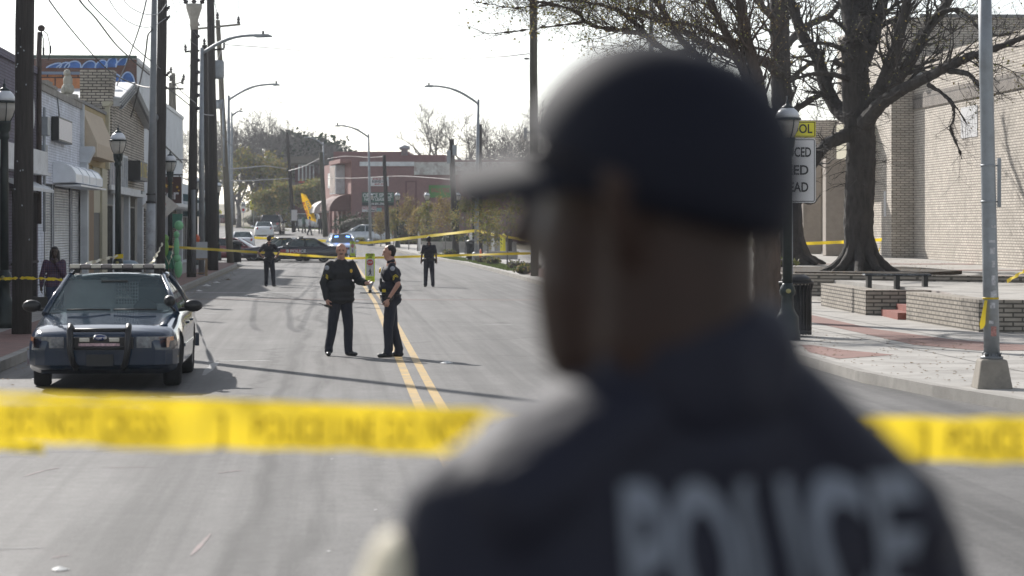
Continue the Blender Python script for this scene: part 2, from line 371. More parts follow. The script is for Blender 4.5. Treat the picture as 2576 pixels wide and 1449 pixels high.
cl = lambda y: interp(y, [(0,1.17),(29.2,1.17),(68,1.38),(109,1.3),(150,1.3)])
line('centre_line', M['yellow_line'], lambda y: cl(y)-.19, lambda y: cl(y)-.07, 14, 144)
line('centre_line', M['yellow_line'], lambda y: cl(y)+.07, lambda y: cl(y)+.19, 14, 144)
# old brick crosswalk band, faint white remnants, pink survey marks
def patch(name, matl, pts, dz):
    m = MB(); m.add([(x, y, gz(x, y) + dz) for x, y in pts], [list(range(len(pts)))]); return m.build(name, matl, kind='structure')
patch('crosswalk_band', M['paver'], [(OX(-4.7,70.6),70.6),(OX(7.6,69.6),69.6),(OX(7.6,70.5),70.5),(OX(-4.7,71.6),71.6)], .006)
patch('crosswalk_line', M['white_line'], [(OX(-4.7,78),78),(OX(1,77.6),77.6),(OX(1,78.0),78.0),(OX(-4.7,78.5),78.5)], .006)
def smear(name, matl, u0, v0, u1, v1, w, dz=.007):
    d0 = CZ*FP/(v0-HV); d1 = CZ*FP/(v1-HV); a = V((X(u0,d0), d0)); b = V((X(u1,d1), d1)); t = (b-a).normalized(); n = V((-t.y, t.x))*w/2
    k = 7; L_ = []; R_ = []
    for i in range(k+1):
        c = a.lerp(b, i/k); ww = n*random.uniform(.4, 1.1)*(.35 if i in (0, k) else 1); L_.append(c+ww); R_.append(c-ww)
    pts = [(p.x, p.y) for p in L_ + R_[::-1]]; return patch(name, matl, pts, dz)
smear('stop_line', M['white_line'], 548, 908, 512, 945, .18)
smear('road_scuff', M['white_line'], -40, 1385, 118, 1379, .05)
smear('road_scuff', M['white_line'], 505, 910, 680, 908, .25)
smear('road_scuff', M['white_line'], 1215, 817, 1290, 818, .25)
smear('road_scuff', M['white_line'], 470, 790, 560, 790, .3)
for a in [(60,1200,110,1185),(255,1178,400,1176),(545,1192,610,1184),(480,1400,530,1345),(130,1405,175,1398),(110,1185,150,1178)]:
    smear('pink_survey_mark', M['pink_paint'], *a, .035)
# kerbs and pavements (the pavements are a real step of 0.14 m)
def step(name, mats, offs, y0, y1, w, h=.14, kind='structure', inner=None, n=None):
    # a raised slab between offs(y) and offs(y)+w
    ys = ramp(y0, y1, n or max(3, int((y1-y0)/3))); m = MB(); secs = []
    for y in ys:
        o = offs(y); a, b = OX(o, y), OX(o + (w(y) if callable(w) else w), y)
        za, zb = gz(a, y), gz(b, y); secs.append([(a, y, za-.1), (a, y, za+h), (b, y, zb+h), (b, y, zb-.1)])
    for i in range(len(secs)-1):
        A, B = secs[i], secs[i+1]
        m.add(A + B, [(0,1,5,4),(1,2,6,5),(2,3,7,6)])
    m.add(secs[0], [(0,1,2,3)]); m.add(secs[-1], [(3,2,1,0)])
    return m.build(name, mats, kind=kind)
lk = lambda y: interp(y, [(-30,-4.8),(60,-4.82),(100,-4.95),(130,-5.0),(136.5,-5.3)])
step('left_kerb', M['kerb'], lambda y: lk(y)-.16, -30, 137, .16, .15)
step('left_pavement', M['paver_l'] if 'paver_l' in M else M['concrete'], lambda y: lk(y)-3.2, -30, 136.8, 3.035, .145)
step('kerb_strip', M['paver'], lambda y: lk(y)-1.35, -30, 136.6, 1.18, .1495)
rk = roadR
step('right_kerb', M['kerb'], rk, -30, 300, .16, .15, n=110)
def rw(y): return interp(y, [(-30,18),(50,16),(95,14),(120,12),(190,9),(220,6),(260,2.5),(300,1)])
step('right_pavement', M['concrete'], lambda y: rk(y)+.165, -30, 300, rw, .145, n=110)
def slabline(o0, o1, y0, y1, w=.02):
    m = MB(); a = V((OX(o0,y0), y0)); b = V((OX(o1,y1), y1)); t = (b-a).normalized(); n = V((-t.y, t.x))*w/2
    pts = [a+n, b+n, b-n, a-n]; m.add([(p.x, p.y, gz(p.x, p.y)+.149) for p in pts], [(0,1,2,3)]); return m
jm = MB()
for y in ramp(24, 60, 20):
    q = slabline(8.1, 16, y, y+.2); jm.add(q.v, q.f)
for o in (9.4, 11.0, 12.6):
    q = slabline(o, o, 18, 62); jm.add(q.v, q.f)
M['joint'] = mat('joint_dirt', (.09,.085,.08), .9, var=.2)
jm.build('pavement_joints', M['joint'], kind='structure')
def ppatch(name, matl, pts, dz):
    m = MB(); m.add([(x, y, gz(x, y)+dz) for x, y in pts], [list(range(len(pts)))]); return m.build(name, matl, kind='structure')
def gp(u, v, z=.145):
    d = (CZ - z)*FP/(v-HV); return (X(u, d), d)
ppatch('brick_paving', M['paver'], [gp(2035,886), gp(2110,903), gp(2250,893), gp(2120,880), gp(2040,868), gp(2015,868)], .1495)
ppatch('brick_paving', M['paver'], [gp(2020,806), gp(2300,868), gp(2460,882), gp(2576,882), gp(2700,880), gp(2576,868), gp(2400,855), gp(2200,828), gp(2030,790)], .1495)
ppatch('brick_paving', M['paver'], [(OX(8.3,117),117),(OX(10.5,117),117),(OX(10.5,80),80),(OX(8.3,80),80)], .1495)
# plaza behind the retaining walls
def pz(y): return interp(y, [(40,.70),(62,.72),(75,.9),(86,1.08),(110,1.1)])
m = MB(); rows = []
for y in ramp(46, 74, 8) + ramp(76, 125, 8):
    x0 = interp(y, [(36, 9.75),(46, 9.2),(54, 9.4),(62,8.6),(75,6.5),(92,5.2),(125,3.2)]); rows.append([V((x, y, pz(y))) for x in (x0, x0+2, x0+6, 60)])
m.grid(rows, 0, False)
pb = [r[0] for r in rows]; m.grid([[p for p in pb], [p - V((0,0,1.2)) for p in pb]], 0, False)
f0 = rows[0]; m.grid([f0, [p - V((0,0,1.2)) for p in f0]], 0, False)
m.build('plaza', M['concrete'], kind='structure')
M['plaza_red'] = M['paver']
for (a, b) in [((9.5, 66), (40, 64)), ((9.0, 71), (40, 69.5)), ((9.0, 77), (40, 76))]:
    m = MB(); m.add([(a[0], a[1], pz(a[1])+.006), (b[0], b[1], pz(b[1])+.006), (b[0], b[1]+.8, pz(b[1]+.8)+.006), (a[0], a[1]+.8, pz(a[1]+.8)+.006)], [(0,1,2,3)]); m.build('plaza_brick_band', M['paver'], kind='structure')
M['soil'] = mat('soil', (.05,.04,.03), .95, var=.4, scale=6, bump=.6, bscale=20)
M['grass'] = mat('grass_blade', (.09,.12,.035), .8, var=.4, scale=3, transl=.3)
# ---------------------------------------------------------------- left row of shops
CS, SN = math.cos(TH), math.sin(TH)
def sxy(a, b): return V((a*CS - b*SN, a*SN + b*CS, 0))          # street frame -> world
def sb(off, d): return d*1.0028 - SL*off                         # street-frame length of depth d on that line
def du(u, off): return -off/((UC-u)/FP - SL)                     # depth where a street line crosses an image column
def bu(u, off=-7.7): return sb(off, du(u, off))
def root(name, a, b, **k):
    o = empty(name, sxy(a, b), TH, **k); o['o'] = 0; del o['o']; return o
class Bld:
    def __init__(s, name, a, b, label, cat='building', group=None): s.r = root(name, a, b, label=label, cat=cat, group=group); s.o = (a, b, 0)
    def part(s, name, mb, m, bevel=0, label=None, parent=None): return mb.build(name, m, parent or s.r, s.o, bevel, label=label)
FA = -7.68
M['purple_brick'] = brick_mat('purple_grey_brick', (.17,.15,.20), (.13,.12,.165), (.08,.07,.09), grime=(.05,.045,.05), gamt=.5)
M['white_brick'] = brick_mat('white_painted_brick', (.76,.80,.88), (.70,.74,.82), (.5,.53,.6), bump=.6, grime=(.2,.2,.21), gamt=.4, gsc=.6)
M['cream_brick'] = brick_mat('cream_brick_dark_mortar', (.52,.47,.39), (.40,.365,.31), (.07,.06,.055), .3, .1, .018, .6, grime=(.06,.055,.05), gamt=.5)
M['red_brick'] = brick_mat('dark_red_brick', (.14,.06,.045), (.11,.05,.04), (.09,.07,.06), grime=(.3,.28,.26), gamt=.25)
M['clay'] = brick_mat('orange_clay_block', (.55,.24,.11), (.40,.16,.08), (.10,.06,.05), .55, .42, .03, .4, .25)
M['stucco_w'] = mat('pale_grey_stucco', (.60,.63,.66), .85, var=.08, scale=1.5, dirt=(.25,.26,.27), dscale=.6, damt=.4)
M['stucco_tan'] = mat('ochre_stucco', (.42,.33,.17), .85, var=.08, scale=2, dirt=(.25,.19,.1), damt=.35)
M['cream_paint'] = mat('cream_paint', (.48,.45,.34), .8, var=.08, scale=3)
M['brown_panel'] = mat('brown_painted_panel', (.22,.14,.075), .7, var=.1)
M['awning_tan'] = mat('tan_awning_canvas', (.60,.50,.38), .85, var=.08, scale=4, transl=.1)
M['hood'] = mat('white_sheet_metal', (.72,.75,.8), .35, .2, var=.08, scale=3)
M['shutter'] = mat('galvanised_shutter', (.6,.61,.62), .4, .3, var=.15, scale=3, dirt=(.16,.16,.16), dscale=2, damt=.5)
M['dark_void'] = mat('dark_shop_interior', (.012,.012,.014), .5, var=.2)
M['roof_grey'] = mat('grey_roofing', (.2,.2,.2), .8, var=.2)
M['trim_white'] = mat('white_trim', (.6,.62,.64), .55, var=.1, dirt=(.25,.25,.25), dscale=2, damt=.4)
M['blue_grey'] = mat('blue_grey_flashing', (.16,.2,.27), .5, .2, var=.08)
M['green_cap'] = mat('dark_green_coping', (.05,.08,.065), .6, var=.1)
M['brown_sign'] = mat('brown_sign_board', (.06,.02,.014), .5, var=.08)
M['win_glass'] = glass_mat('shop_glass', (.02,.025,.03), .15)

# 1 purple-grey brick shop ----------------------------------------------------------------
b0, b1 = sb(-7.7, 42), bu(96)
B = Bld('brick_shop', FA, b0, 'purple-grey brick shop behind the nearest wooden pole at left edge')
m = MB(); m.bx(-24, FA, b0, b1, 0, 6.1); B.part('wall', m, M['purple_brick'])
m = MB(); m.bx(-24.1, FA+.07, b0-.05, b1-.003, 6.1, 6.28); B.part('coping', m, M['purple_brick'])
m = MB(); m.bx(FA, FA+.2, b0+2, b1+.5, 3.55, 4.1); m.bx(FA, FA+.27, b0+2, b1+.6, 3.47, 3.552); B.part('canopy', m, M['trim_white'])
m = MB(); m.prism([(FA, 3.3), (FA+.38, 3.1), (FA+.38, 3.02), (FA, 3.2)], 'Y', b1-6, b1+.3); B.part('door_hood', m, M['trim_white'])
for q in range(3):
    m = MB(); y0 = b1-6.2+q*2.05-8; m.bx(FA+.003, FA+.05, y0, y0+1.8, .15, 2.8); w_ = B.part('window', m, M['dark_void'])
    m = MB(); m.bx(FA+.05, FA+.09, y0-.06, y0, .15, 2.86); m.bx(FA+.05, FA+.09, y0+1.8, y0+1.86, .15, 2.86); m.bx(FA+.05, FA+.09, y0-.06, y0+1.86, 2.86, 2.92); m.build('frame', M['trim_white'], w_, B.o).parent = w_
    w_.children[0].location = (0, 0, 0)
m = MB()
for k in range(22): m.bx(FA+.1, FA+.13, b1-6+k*.22, b1-5.97+k*.22, .15, 3.0)
m.bx(FA+.08, FA+.15, b1-6.1, b1-1.1, 2.98, 3.02); m.bx(FA+.08, FA+.15, b1-6.1, b1-1.1, 1.2, 1.26); B.part('iron_gate', m, M['wood'])
m = MB(); m.lathe([(0, -.03), (.42, -.03), (.45, 0), (.42, .03), (0, .03)], (FA+.1, b1-2.2, 5.0), 20, axis='X'); B.part('round_sign', m, M['trim_white'])
m = MB(); m.bx(FA-3.2, FA-.9, b1-4, b1-2, 6.1, 6.85); o = m.build('rooftop_unit', M['trim_white'], None, (FA-2, b1-3, 6.1), .04); o.location = sxy(FA-2, b1-3) + V((0, 0, 6.28)); o.rotation_euler.z = TH
tag(o, 'pale boxy air unit on the purple-grey brick shop roof', 'air unit')

# 2 white painted brick shop with roll shutters -------------------------------------------
b0, b1 = bu(97.5)+.003, bu(205)
B = Bld('shuttered_shop', FA, b0, 'white painted brick shop with three steel roll shutters and curved metal hood')
m = MB(); m.bx(-24, FA, b0, b1, 3.3, 5.75); m.bx(-24, FA-.35, b0, b1, 0, 3.3)
for u0, u1 in [(97.5, 113), (132, 136), (178, 182)]: m.bx(FA-.35, FA-.02, max(b0, bu(u0)), bu(u1), 0, 3.3)
B.part('wall', m, M['white_brick'])
m = MB(); m.bx(-24.1, FA+.06, b0, b1, 5.75, 5.93)
for k in range(26):
    yy = lerp(b0, b1-.4, k/26)
    if k < 9 or k > 19: m.bx(FA-.1, FA+.1, yy, yy+.3, 5.93, 5.97+random.random()*.12)
B.part('parapet', m, M['kerb'])
for u0, u1 in [(113,132),(136,178),(182,205)]:
    y0, y1 = bu(u0), bu(u1); m = MB(); rows = []; nz = 42
    for i in range(nz*3):
        z = .16 + (3.24-.16)*i/(nz*3-1); x = FA-.05 + (.028 if i % 3 == 1 else 0); rows.append([(x, y0, z), (x, y1, z)])
    m.grid(rows, 0, False); B.part('roll_shutter', m, M['shutter'])
    for yy in (y0, y1): m = MB(); m.bx(FA-.04, FA-.0, yy-.05, yy+.05, .15, 3.3); B.part('shutter_rail', m, M['galv_dark'])
h0, h1 = bu(133), sb(-7.1, 74.9); hp = [(0, 3.92), (.28, 3.9), (.5, 3.78), (.62, 3.6), (.62, 3.36), (0, 3.33)]
m = MB(); m.prism([(FA + a, z) for a, z in hp], 'Y', h0, h1)
for k in range(5):
    yy = lerp(h0, h1, k/4); m.prism([(FA + a*1.03, z+.015) for a, z in hp], 'Y', yy-.02, yy+.02)
B.part('shutter_hood', m, M['hood'], .01)
m = MB(); m.bx(FA+.02, FA+.74, h0+.4, h1+.1, 3.26, 3.31); B.part('hood_lip', m, M['hood'])
y0, y1 = bu(128), sb(-7.5, 70)
m = MB(); m.bx(FA+.02, FA+.22, y0, y1, 4.5, 5.17); sg = B.part('sign_box', m, M['black'], .01)
m = MB(); m.bx(FA+.22, FA+.224, y0+.06, y1-.06, 4.55, 5.12); f_ = B.part('sign_face', m, mat('faded_sign_face', (.8,.77,.76), .6, var=.08, scale=8), parent=sg)
m = MB(); m.tube([(FA+.1, y0+1.2, 5.17), (FA+.03, y0+1.2, 5.9)], .02); B.part('sign_bracket', m, M['galv_dark'])
m = MB(); m.bx(FA, FA+.22, b1-.42, b1, 0, 4.1); m.prism([(FA, 4.1), (FA+.25, 4.1), (FA+.42, 4.45), (FA+.42, 4.6), (FA, 4.6)], 'Y', b1-.5, b1+.04); m.bx(FA, FA+.1, b1-.3, b1, 4.6, 5.9)
B.part('pilaster', m, M['stucco_w'], .01)
m = MB(); m.bx(FA, FA+.2, bu(101), bu(108), 4.55, 5.05); m.bx(FA, FA+.14, bu(102), bu(107), 4.1, 4.3); m.tube([(FA+.1, bu(102), 2), (FA+.1, bu(102), 5.3)], .04); B.part('meter_box', m, M['galv'], .01)
# pale statue on the parapet
m = MB(); x_, y_ = FA-.35, b1-.6
m.bx(x_-.3, x_+.3, y_-.25, y_+.25, 5.93, 6.18); m.ball((x_, y_, 6.35), (.2, .2, .22)); m.ball((x_, y_, 6.6), (.15, .16, .22)); m.ball((x_-.02, y_-.04, 6.84), (.11, .13, .12)); m.ball((x_+.1, y_-.12, 6.3), (.08, .12, .13)); m.ball((x_-.12, y_-.12, 6.3), (.08, .12, .13)); m.ball((x_-.02, y_-.15, 6.82), (.06, .07, .05))
o = m.build('seated_statue', mat('weathered_stone', (.38,.37,.32), .9, var=.2, scale=12, bump=.5, bscale=30), None, (x_, y_, 5.93)); o.location = sxy(x_, y_) + V((0,0,5.93)); o.rotation_euler.z = TH
tag(o, 'weathered pale stone seated lion statue on the white shop parapet', 'statue')

# 3 ochre shop with tan awning -------------------------------------------------------------
b0, b1 = bu(205)+.003, sb(-7.7, 83.2)
B = Bld('awning_shop', FA, b0, 'ochre stucco shop with big tan canvas awning over the door')
m = MB(); m.bx(-24, FA-.1, b0, b1, 0, 5.95); m.bx(FA-.1, FA-.003, b0, b1, 4.1, 5.95)
B.part('wall', m, M['stucco_tan'])
L_ = b1-b0
for a, c in [(0, .06), (.2, .26), (.78, 1)]:
    m = MB(); m.bx(FA-.1, FA+.02, b0+L_*a, b0+L_*c, 0, 4.1); B.part('pier', m, M['cream_paint'])
m = MB(); m.bx(FA-.1, FA-.05, b0+L_*.06, b0+L_*.2, 0, 4.1); m.bx(FA-.1, FA-.03, b0+L_*.26, b0+L_*.5, 0, 3.6); B.part('panel', m, M['brown_panel'])
m = MB(); m.bx(FA-.1, FA-.07, b0+L_*.5, b0+L_*.78, .15, 2.6); d_ = B.part('door', m, M['dark_void'])
m = MB(); m.bx(FA-.1, FA-.05, b0+L_*.5, b0+L_*.78, 2.6, 4.1); B.part('transom', m, M['cream_paint'])
m = MB(); e1 = sb(-7.25, 81.4); m.prism([(FA+.01, 5.8), (FA+.47, 4.72), (FA+.47, 4.3), (FA+.01, 4.3)], 'Y', b0+.1, e1); B.part('awning', m, M['awning_tan'], .01)
m = MB(); m.bx(FA-.02, FA+.12, b1-.55, b1-.1, 4.1, 6.25); m.prism([(FA-.1, 6.25), (FA+.12, 6.25), (FA+.24, 6.42), (FA-.1, 6.42)], 'Y', b1-.7, b1); B.part('pilaster', m, M['cream_paint'], .01)
m = MB(); m.bx(-24, FA+.05, b0, b1, 5.95, 6.05); B.part('coping', m, M['roof_grey'])
yy = sb(-7.7, 88)
B2 = Bld('block_wall', FA-1.2, yy, 'orange clay block wall with blue-grey flashing above the shops', 'wall')
m = MB(); m.bx(-20, FA-1.1, yy, yy+.3, 0, 7.66); B2.part('blockwork', m, M['clay'])
m = MB(); m.bx(-19, FA-.55+.25, yy-.15, yy+.35, 7.66, 7.76); B2.part('flashing', m, M['blue_grey'])

# 4 gabled cream-brick shop ------------------------------------------------------------------
b0, b1 = sb(-7.7, 83.25), sb(-7.7, 99.8); bm_ = (b0+b1)/2 - .9
B = Bld('gabled_shop', FA, b0, 'cream brick shop with white trimmed gable and black barred doors')
m = MB(); m.prism([(b0, 3.6), (b1, 3.6), (b1, 6.3), (bm_, 7.25), (b0, 6.3)], 'X', FA-6, FA); m.bx(FA-6, FA-.5, b0, b1, 0, 3.6); B.part('wall', m, M['cream_brick'])
def slab(p0, p1, x0, x1, t): return [(p0[0], p0[1]), (p1[0], p1[1]), (p1[0], p1[1]+t), (p0[0], p0[1]+t)]
m = MB(); m.prism(slab((b0+1.3, 6.35), (bm_, 7.26), 0, 0, .3), 'X', FA-6, FA+.35); m.prism(slab((bm_, 7.26), (b1+.3, 6.2), 0, 0, .3), 'X', FA-6, FA+.35)
B.part('roof', m, M['trim_white'])
m = MB()
for k in range(4):
    m.prism(slab((b0+1.3, 6.28-k*.02+.3-.09*k), (bm_, 7.22-k*.02+.3-.09*k), 0, 0, .04), 'X', FA+.3, FA+.38+.012*k)
    m.prism(slab((bm_, 7.22-k*.02+.3-.09*k), (b1+.3, 6.14-k*.02+.3-.09*k), 0, 0, .04), 'X', FA+.3, FA+.38+.012*k)
B.part('rake_trim', m, M['galv_dark'])
m = MB(); c_ = sb(-7.7, 84); m.bx(FA-1.0, FA+.1, c_, c_+1.1, 5.0, 7.5); m.prism([(FA-1.0, 6.9), (FA+.1, 6.9), (FA+.16, 7.58), (FA-1.0, 7.58)], 'Y', c_-.04, c_+1.14); B.part('brick_stack', m, M['cream_brick'])
m = MB(); m.prism([(FA+.02, 4.9), (FA+.3, 4.95), (FA+.42, 5.2), (FA+.42, 5.42), (FA+.02, 5.42)], 'Y', b0+.9, b0+1.3); B.part('light_hood', m, M['galv_dark'])
for k, (a, c) in enumerate([(.02,.16),(.22,.36),(.6,.74)]):
    m = MB(); y0, y1 = lerp(b0,b1,a), lerp(b0,b1,c); m.bx(FA-.5, FA-.4, y0, y1, .15, 2.75); dd = B.part('door', m, M['dark_void'])
    m = MB()
    for j in range(14): yb = lerp(y0, y1, j/13); m.bx(FA-.08, FA-.05, yb-.015, yb+.015, .15, 2.9)
    m.bx(FA-.09, FA-.04, y0, y1, 2.86, 2.92); B.part('bars', m, M['black'], parent=dd)
for k, (a, c) in enumerate([(0,.02),(.16,.22),(.36,.42),(.56,.6),(.74,.8),(.97,1)]):
    m = MB(); m.bx(FA-.5, FA-.02, lerp(b0,b1,a), lerp(b0,b1,c), 0, 3.6); B.part('pier', m, M['stucco_w'] if k % 2 else M['kerb'])
for (a, c) in [(.42,.56),(.8,.97)]:
    m = MB(); m.bx(FA-.45, FA-.35, lerp(b0,b1,a), lerp(b0,b1,c), .15, 3.6); B.part('shopfront', m, M['dark_void'])
m = MB(); m.bx(FA, FA+.28, b0+1.5, b1-3, 3.3, 3.42); m.bx(FA, FA+.1, b0+.6, b1-3, 3.42, 3.6); B.part('ledge', m, M['trim_white'])
for k, (a, c) in enumerate([(.04,.14),(.2,.3),(.34,.46)]):
    m = MB(); y0, y1 = lerp(b0,b1,a), lerp(b0,b1,c); m.bx(FA, FA+.03, y0, y1, 3.62, 4.7); ww = B.part('window', m, mat('poster_pane', (.3,.24,.26) if k < 1 else (.2,.22,.26), .4, var=.4, scale=3))
    m = MB()
    for yb in (y0, y1, (y0+y1)/2): m.bx(FA+.03, FA+.08, yb-.05, yb+.05, 3.6, 4.75)
    m.bx(FA+.03, FA+.08, y0, y1, 4.7, 4.78); B.part('frame', m, M['trim_white'], parent=ww)
# projecting black sign with yellow letters
ys = sb(-7.7, 91.5); m = MB(); m.bx(FA, FA+.5, ys, ys+3.6, 3.9, 4.65); sg = B.part('sign_box', m, M['black'], .02)
for k, ch in enumerate('DINE'):
    t = text(ch, .8, M['chevron'], sg, 'letter', (0,0,0), (V((0,1,0)), V((0,0,1)), V((1,0,0)))); t.location = V((FA+.504, ys+.5+k*.85, 4.28)) - V(B.o); 

# 5 tall pale building with the graffiti ------------------------------------------------------
FB = -7.98; b0, b1, b2 = sb(-8, 100), sb(-8, 112), sb(-8, 131)
B = Bld('painted_building', FB, b0, 'tall pale rendered building with blue graffiti on its brick side wall')
m = MB(); m.bx(-30, FB, b0, b1, 3.0, 9.1); m.bx(-30, FB-.6, b0, b2, 0, 3.0); m.bx(-30, FB, b1, b2, 3.0, 8.1); B.part('wall', m, M['stucco_w'])
m = MB(); m.bx(-30, FB-.02, b0-.06, b0-.003, 0, 9.06); B.part('side_wall', m, M['red_brick'])
m = MB(); m.bx(-30, FB-.02, b0-.12, b0+.2, 9.1, 9.22); B.part('coping', m, M['green_cap'])
m = MB(); m.bx(FB-.02, FB+.06, b0, b1, 8.95, 9.12); m.bx(FB-.02, FB+.06, b1, b2, 7.95, 8.12); B.part('parapet_trim', m, M['trim_white'])
m = MB(); m.tube([(FB+.03, b0+1, 6.6), (FB+.03, b1, 6.2), (FB+.03, b2-1, 5.6)], .03); m.tube([(FB+.03, b1+6, 3), (FB+.03, b1+6, 5.2)], .03); B.part('cable_run', m, M['wire_dark'])
for k in range(6):
    y0 = lerp(b0+1, b2-3, k/5); m = MB(); m.bx(FB-.55, FB-.45, y0, y0+2.6, .15, 2.8); B.part('shop_window', m, M['dark_void'])
for k in range(7):
    y0 = lerp(b0, b2-.8, k/6); m = MB(); m.bx(FB-.6, FB, y0, y0+.7, 0, 3.0); B.part('pier', m, M['cream_brick'] if k % 2 else M['stucco_w'])
m = MB(); m.prism([(FB, 3.4), (FB+.9, 3.25), (FB+.9, 3.1), (FB+.8, 3.0), (FB, 3.0)], 'Y', b0+8, b2); B.part('canopy', m, M['trim_white'])
# graffiti: painted loops with thick pale outlines, wide letters of no known word
gb = mat('blue_spray_paint', (.05,.13,.36), .75, var=.45, scale=3); gw = mat('pale_blue_spray_outline', (.38,.5,.72), .7, var=.15)
def graf(cu, cv, rw, rh, lean=0, fill=True):
    c = ((UC-cu)/FP)
    x = X(cu, 100); z = Z(cv, 100)
    y = b0 - .07
    a = x*CS + (100)*SN
    pts = [];
    for i in range(19):
        t = math.pi*i/18; pts.append((a + math.cos(t)*rw/60.8 + lean*math.sin(t), z + math.sin(t)*rh/60.8))
    if fill:
        m = MB(); m.prism(pts[::-1], 'Y', y-.004, y-.001); gf.v += []; k = len(gf.v); gf.add(m.v, m.f)
    gl.tube([(p[0], y-.02, p[1]) for p in pts], .03, 6)
gf, gl = MB(), MB()
for cu, cv, rw, rh, ln in [(135,172,16,12,.25),(158,172,14,14,.2),(184,172,20,17,.1),(224,172,17,18,.1),(254,172,15,20,.1),(278,170,14,26,.15),(303,165,12,20,.2),(322,212,17,30,0),(292,205,14,18,0)]:
    graf(cu, cv, rw, rh, ln)
B.part('graffiti_fill', gf, gb); B.part('graffiti_outline', gl, gw)
# brown hanging sign
y_ = sb(-7, 104); r_ = sxy(-7.3, y_)
S = empty('hanging_sign', (X(427,104), 104, 0), 0, label='dark brown hanging shop sign with yellow star and white letters', cat='sign')
m = MB(); x0, x1 = X(394,104)-X(427,104), X(457,104)-X(427,104); m.bx(x0, x1, -.06, .06, 3.15, 4.3); m.build('board', M['brown_sign'], S, bevel=.01)
m = MB(); m.tube([(x0-.7, 0, 4.38), (x1+.05, 0, 4.38)], .035); m.tube([(x0+.1,0,4.3),(x0+.1,0,4.4)],.02); m.tube([(x1-.1,0,4.3),(x1-.1,0,4.4)],.02); m.build('bracket', M['black'], S)
text('ter', .62, M['sign_white'], S, 'lettering', (X(428,104)-X(427,104), -.065, 3.52), CAMF, bold=.012)
m = MB()
def star(m, cx, cz, r, y, n=5):
    pts = [(cx + (r if i % 2 == 0 else r*.45)*math.sin(i*math.pi/n), cz + (r if i % 2 == 0 else r*.45)*math.cos(i*math.pi/n)) for i in range(2*n)]
    m.prism(pts, 'Y', y-.006, y)
star(m, .05, 4.0, .13, -.062); star(m, .33, 3.85, .07, -.062); star(m, -.15, 3.9, .1, -.062); star(m, .4, 3.7, .05, -.062)
m.build('stars', mat('yellow_orange_paint', (.6,.35,.03), .5, var=.05), S)
# 6 low far shop with green awning
B = Bld('corner_shop', -8.2, sb(-8, 131)+.05, 'low pale shop at the far corner with domed green awning')
b0, b1 = sb(-8, 131)+.05, sb(-8, 146)
m = MB(); m.bx(-24, -8.3, b0, b1, 0, 4.6); B.part('wall', m, M['stucco_w'])
for k in range(4): m = MB(); m.bx(-8.3, -8.25, b0+.5+k*3.4, b0+3.2+k*3.4, .3, 2.7); B.part('window', m, M['dark_void'])
m = MB(); pr = [(-8.25+math.sin(t)*1.3, 2.75+math.cos(t)*1.25) for t in [math.pi/2*i/6 for i in range(7)]]; m.prism(pr + [(-8.25, 2.75)], 'Y', b0+3, b0+9); B.part('awning', m, mat('dark_green_awning', (.03,.07,.08), .7, var=.1))
m = MB(); m.prism([(-8.25, 3.6), (-7.2, 3.45), (-7.2, 3.3), (-8.25, 3.3)], 'Y', b0, b0+3); B.part('canopy', m, M['trim_white'])

# ---------------------------------------------------------------- right: brick school building
M['school_brick'] = brick_mat('buff_school_brick', (.64,.585,.51), (.54,.49,.425), (.25,.22,.19), .30, .085, .016, .9, .2, (.3,.27,.23), .55, .5)
M['school_brick_b'] = M['school_brick']
oa = 20.5*CS; og = 19.7*CS
B = Bld('school_building', oa, sb(20.5, 60), 'large buff brick school building with plain windowless walls')
e = sb(20.5, 85)
m = MB(); m.bx(oa, oa+14, sb(20.5, 40), e-.003, .3, 8.0); B.part('street_wall', m, M['school_brick'])
m = MB(); m.bx(oa-.05, oa-.001, sb(20.5,40), e-.01, 6.25, 6.75); B.part('soldier_course', m, brick_mat('soldier_course_brick', (.36,.32,.28), (.3,.27,.24), (.1,.09,.08), .1, .6, .03, .8))
og2 = og
m = MB(); m.bx(og, oa+22, e, sb(19.7, 94), .3, 9.5); B.part('tower_block', m, M['school_brick'])
m = MB(); m.bx(og+2.5, oa+14, sb(19.7,94)+.003, sb(19.7, 112), .3, 6.6); B.part('entrance_block', m, M['school_brick'])
m = MB(); m.bx(og-3.4, og+2.5, sb(19.7, 101), sb(19.7, 111), 4.6, 6.6); m.bx(og+1.6, og+2.5, sb(19.7,94)+.01, sb(19.7,101), 4.6, 6.6); B.part('portico_roof', m, M['school_brick'])
m = MB(); m.bx(og-.9, og-.003, e+2.5, e+5, 4.3, 5.9); cn = B.part('sign_canopy', m, M['cream_paint'])
m = MB(); m.bx(og-.8, og-.15, e+2.46, e+2.5, 4.6, 5.75); B.part('notice_panel', m, mat('olive_panel', (.26,.28,.08), .6, var=.1), parent=cn)
m = MB(); m.bx(og+2.4, og+2.5-.003, sb(19.7,95.5), sb(19.7,99), 1.1, 4.2); B.part('entrance_window', m, M['win_glass'])
for uu, dd, w_ in [(2040, 94, .55), (2100, 88, .6), (2075, 104, .45), (2140, 100, .5)]:
    m = MB(); p = V((X(uu, dd), dd, 0)); a = p.x*CS + p.y*SN; b = -p.x*SN + p.y*CS
    m.bx(a-w_/2*1.3, a+w_/2*1.3, b-w_/2, b+w_/2, pz(dd), 4.6); B.part('column', m, mat('beige_concrete_column', (.33,.29,.25), .85, var=.1), .02)
for uu in (2055, 2077):
    m = MB(); p = V((X(uu, 98), 98, 0)); a = p.x*CS + p.y*SN; b = -p.x*SN + p.y*CS
    m.tube([(a, b, 1.1), (a, b, 3.3)], .05); B.part('yellow_post', m, mat('yellow_post_paint', (.6,.48,.04), .5))
m = MB(); m.bx(oa-.02, oa-.002, sb(20.5, 76.6), sb(20.5, 78.6), 5.0, 6.0); B.part('notice_board', m, M['sign_white'])
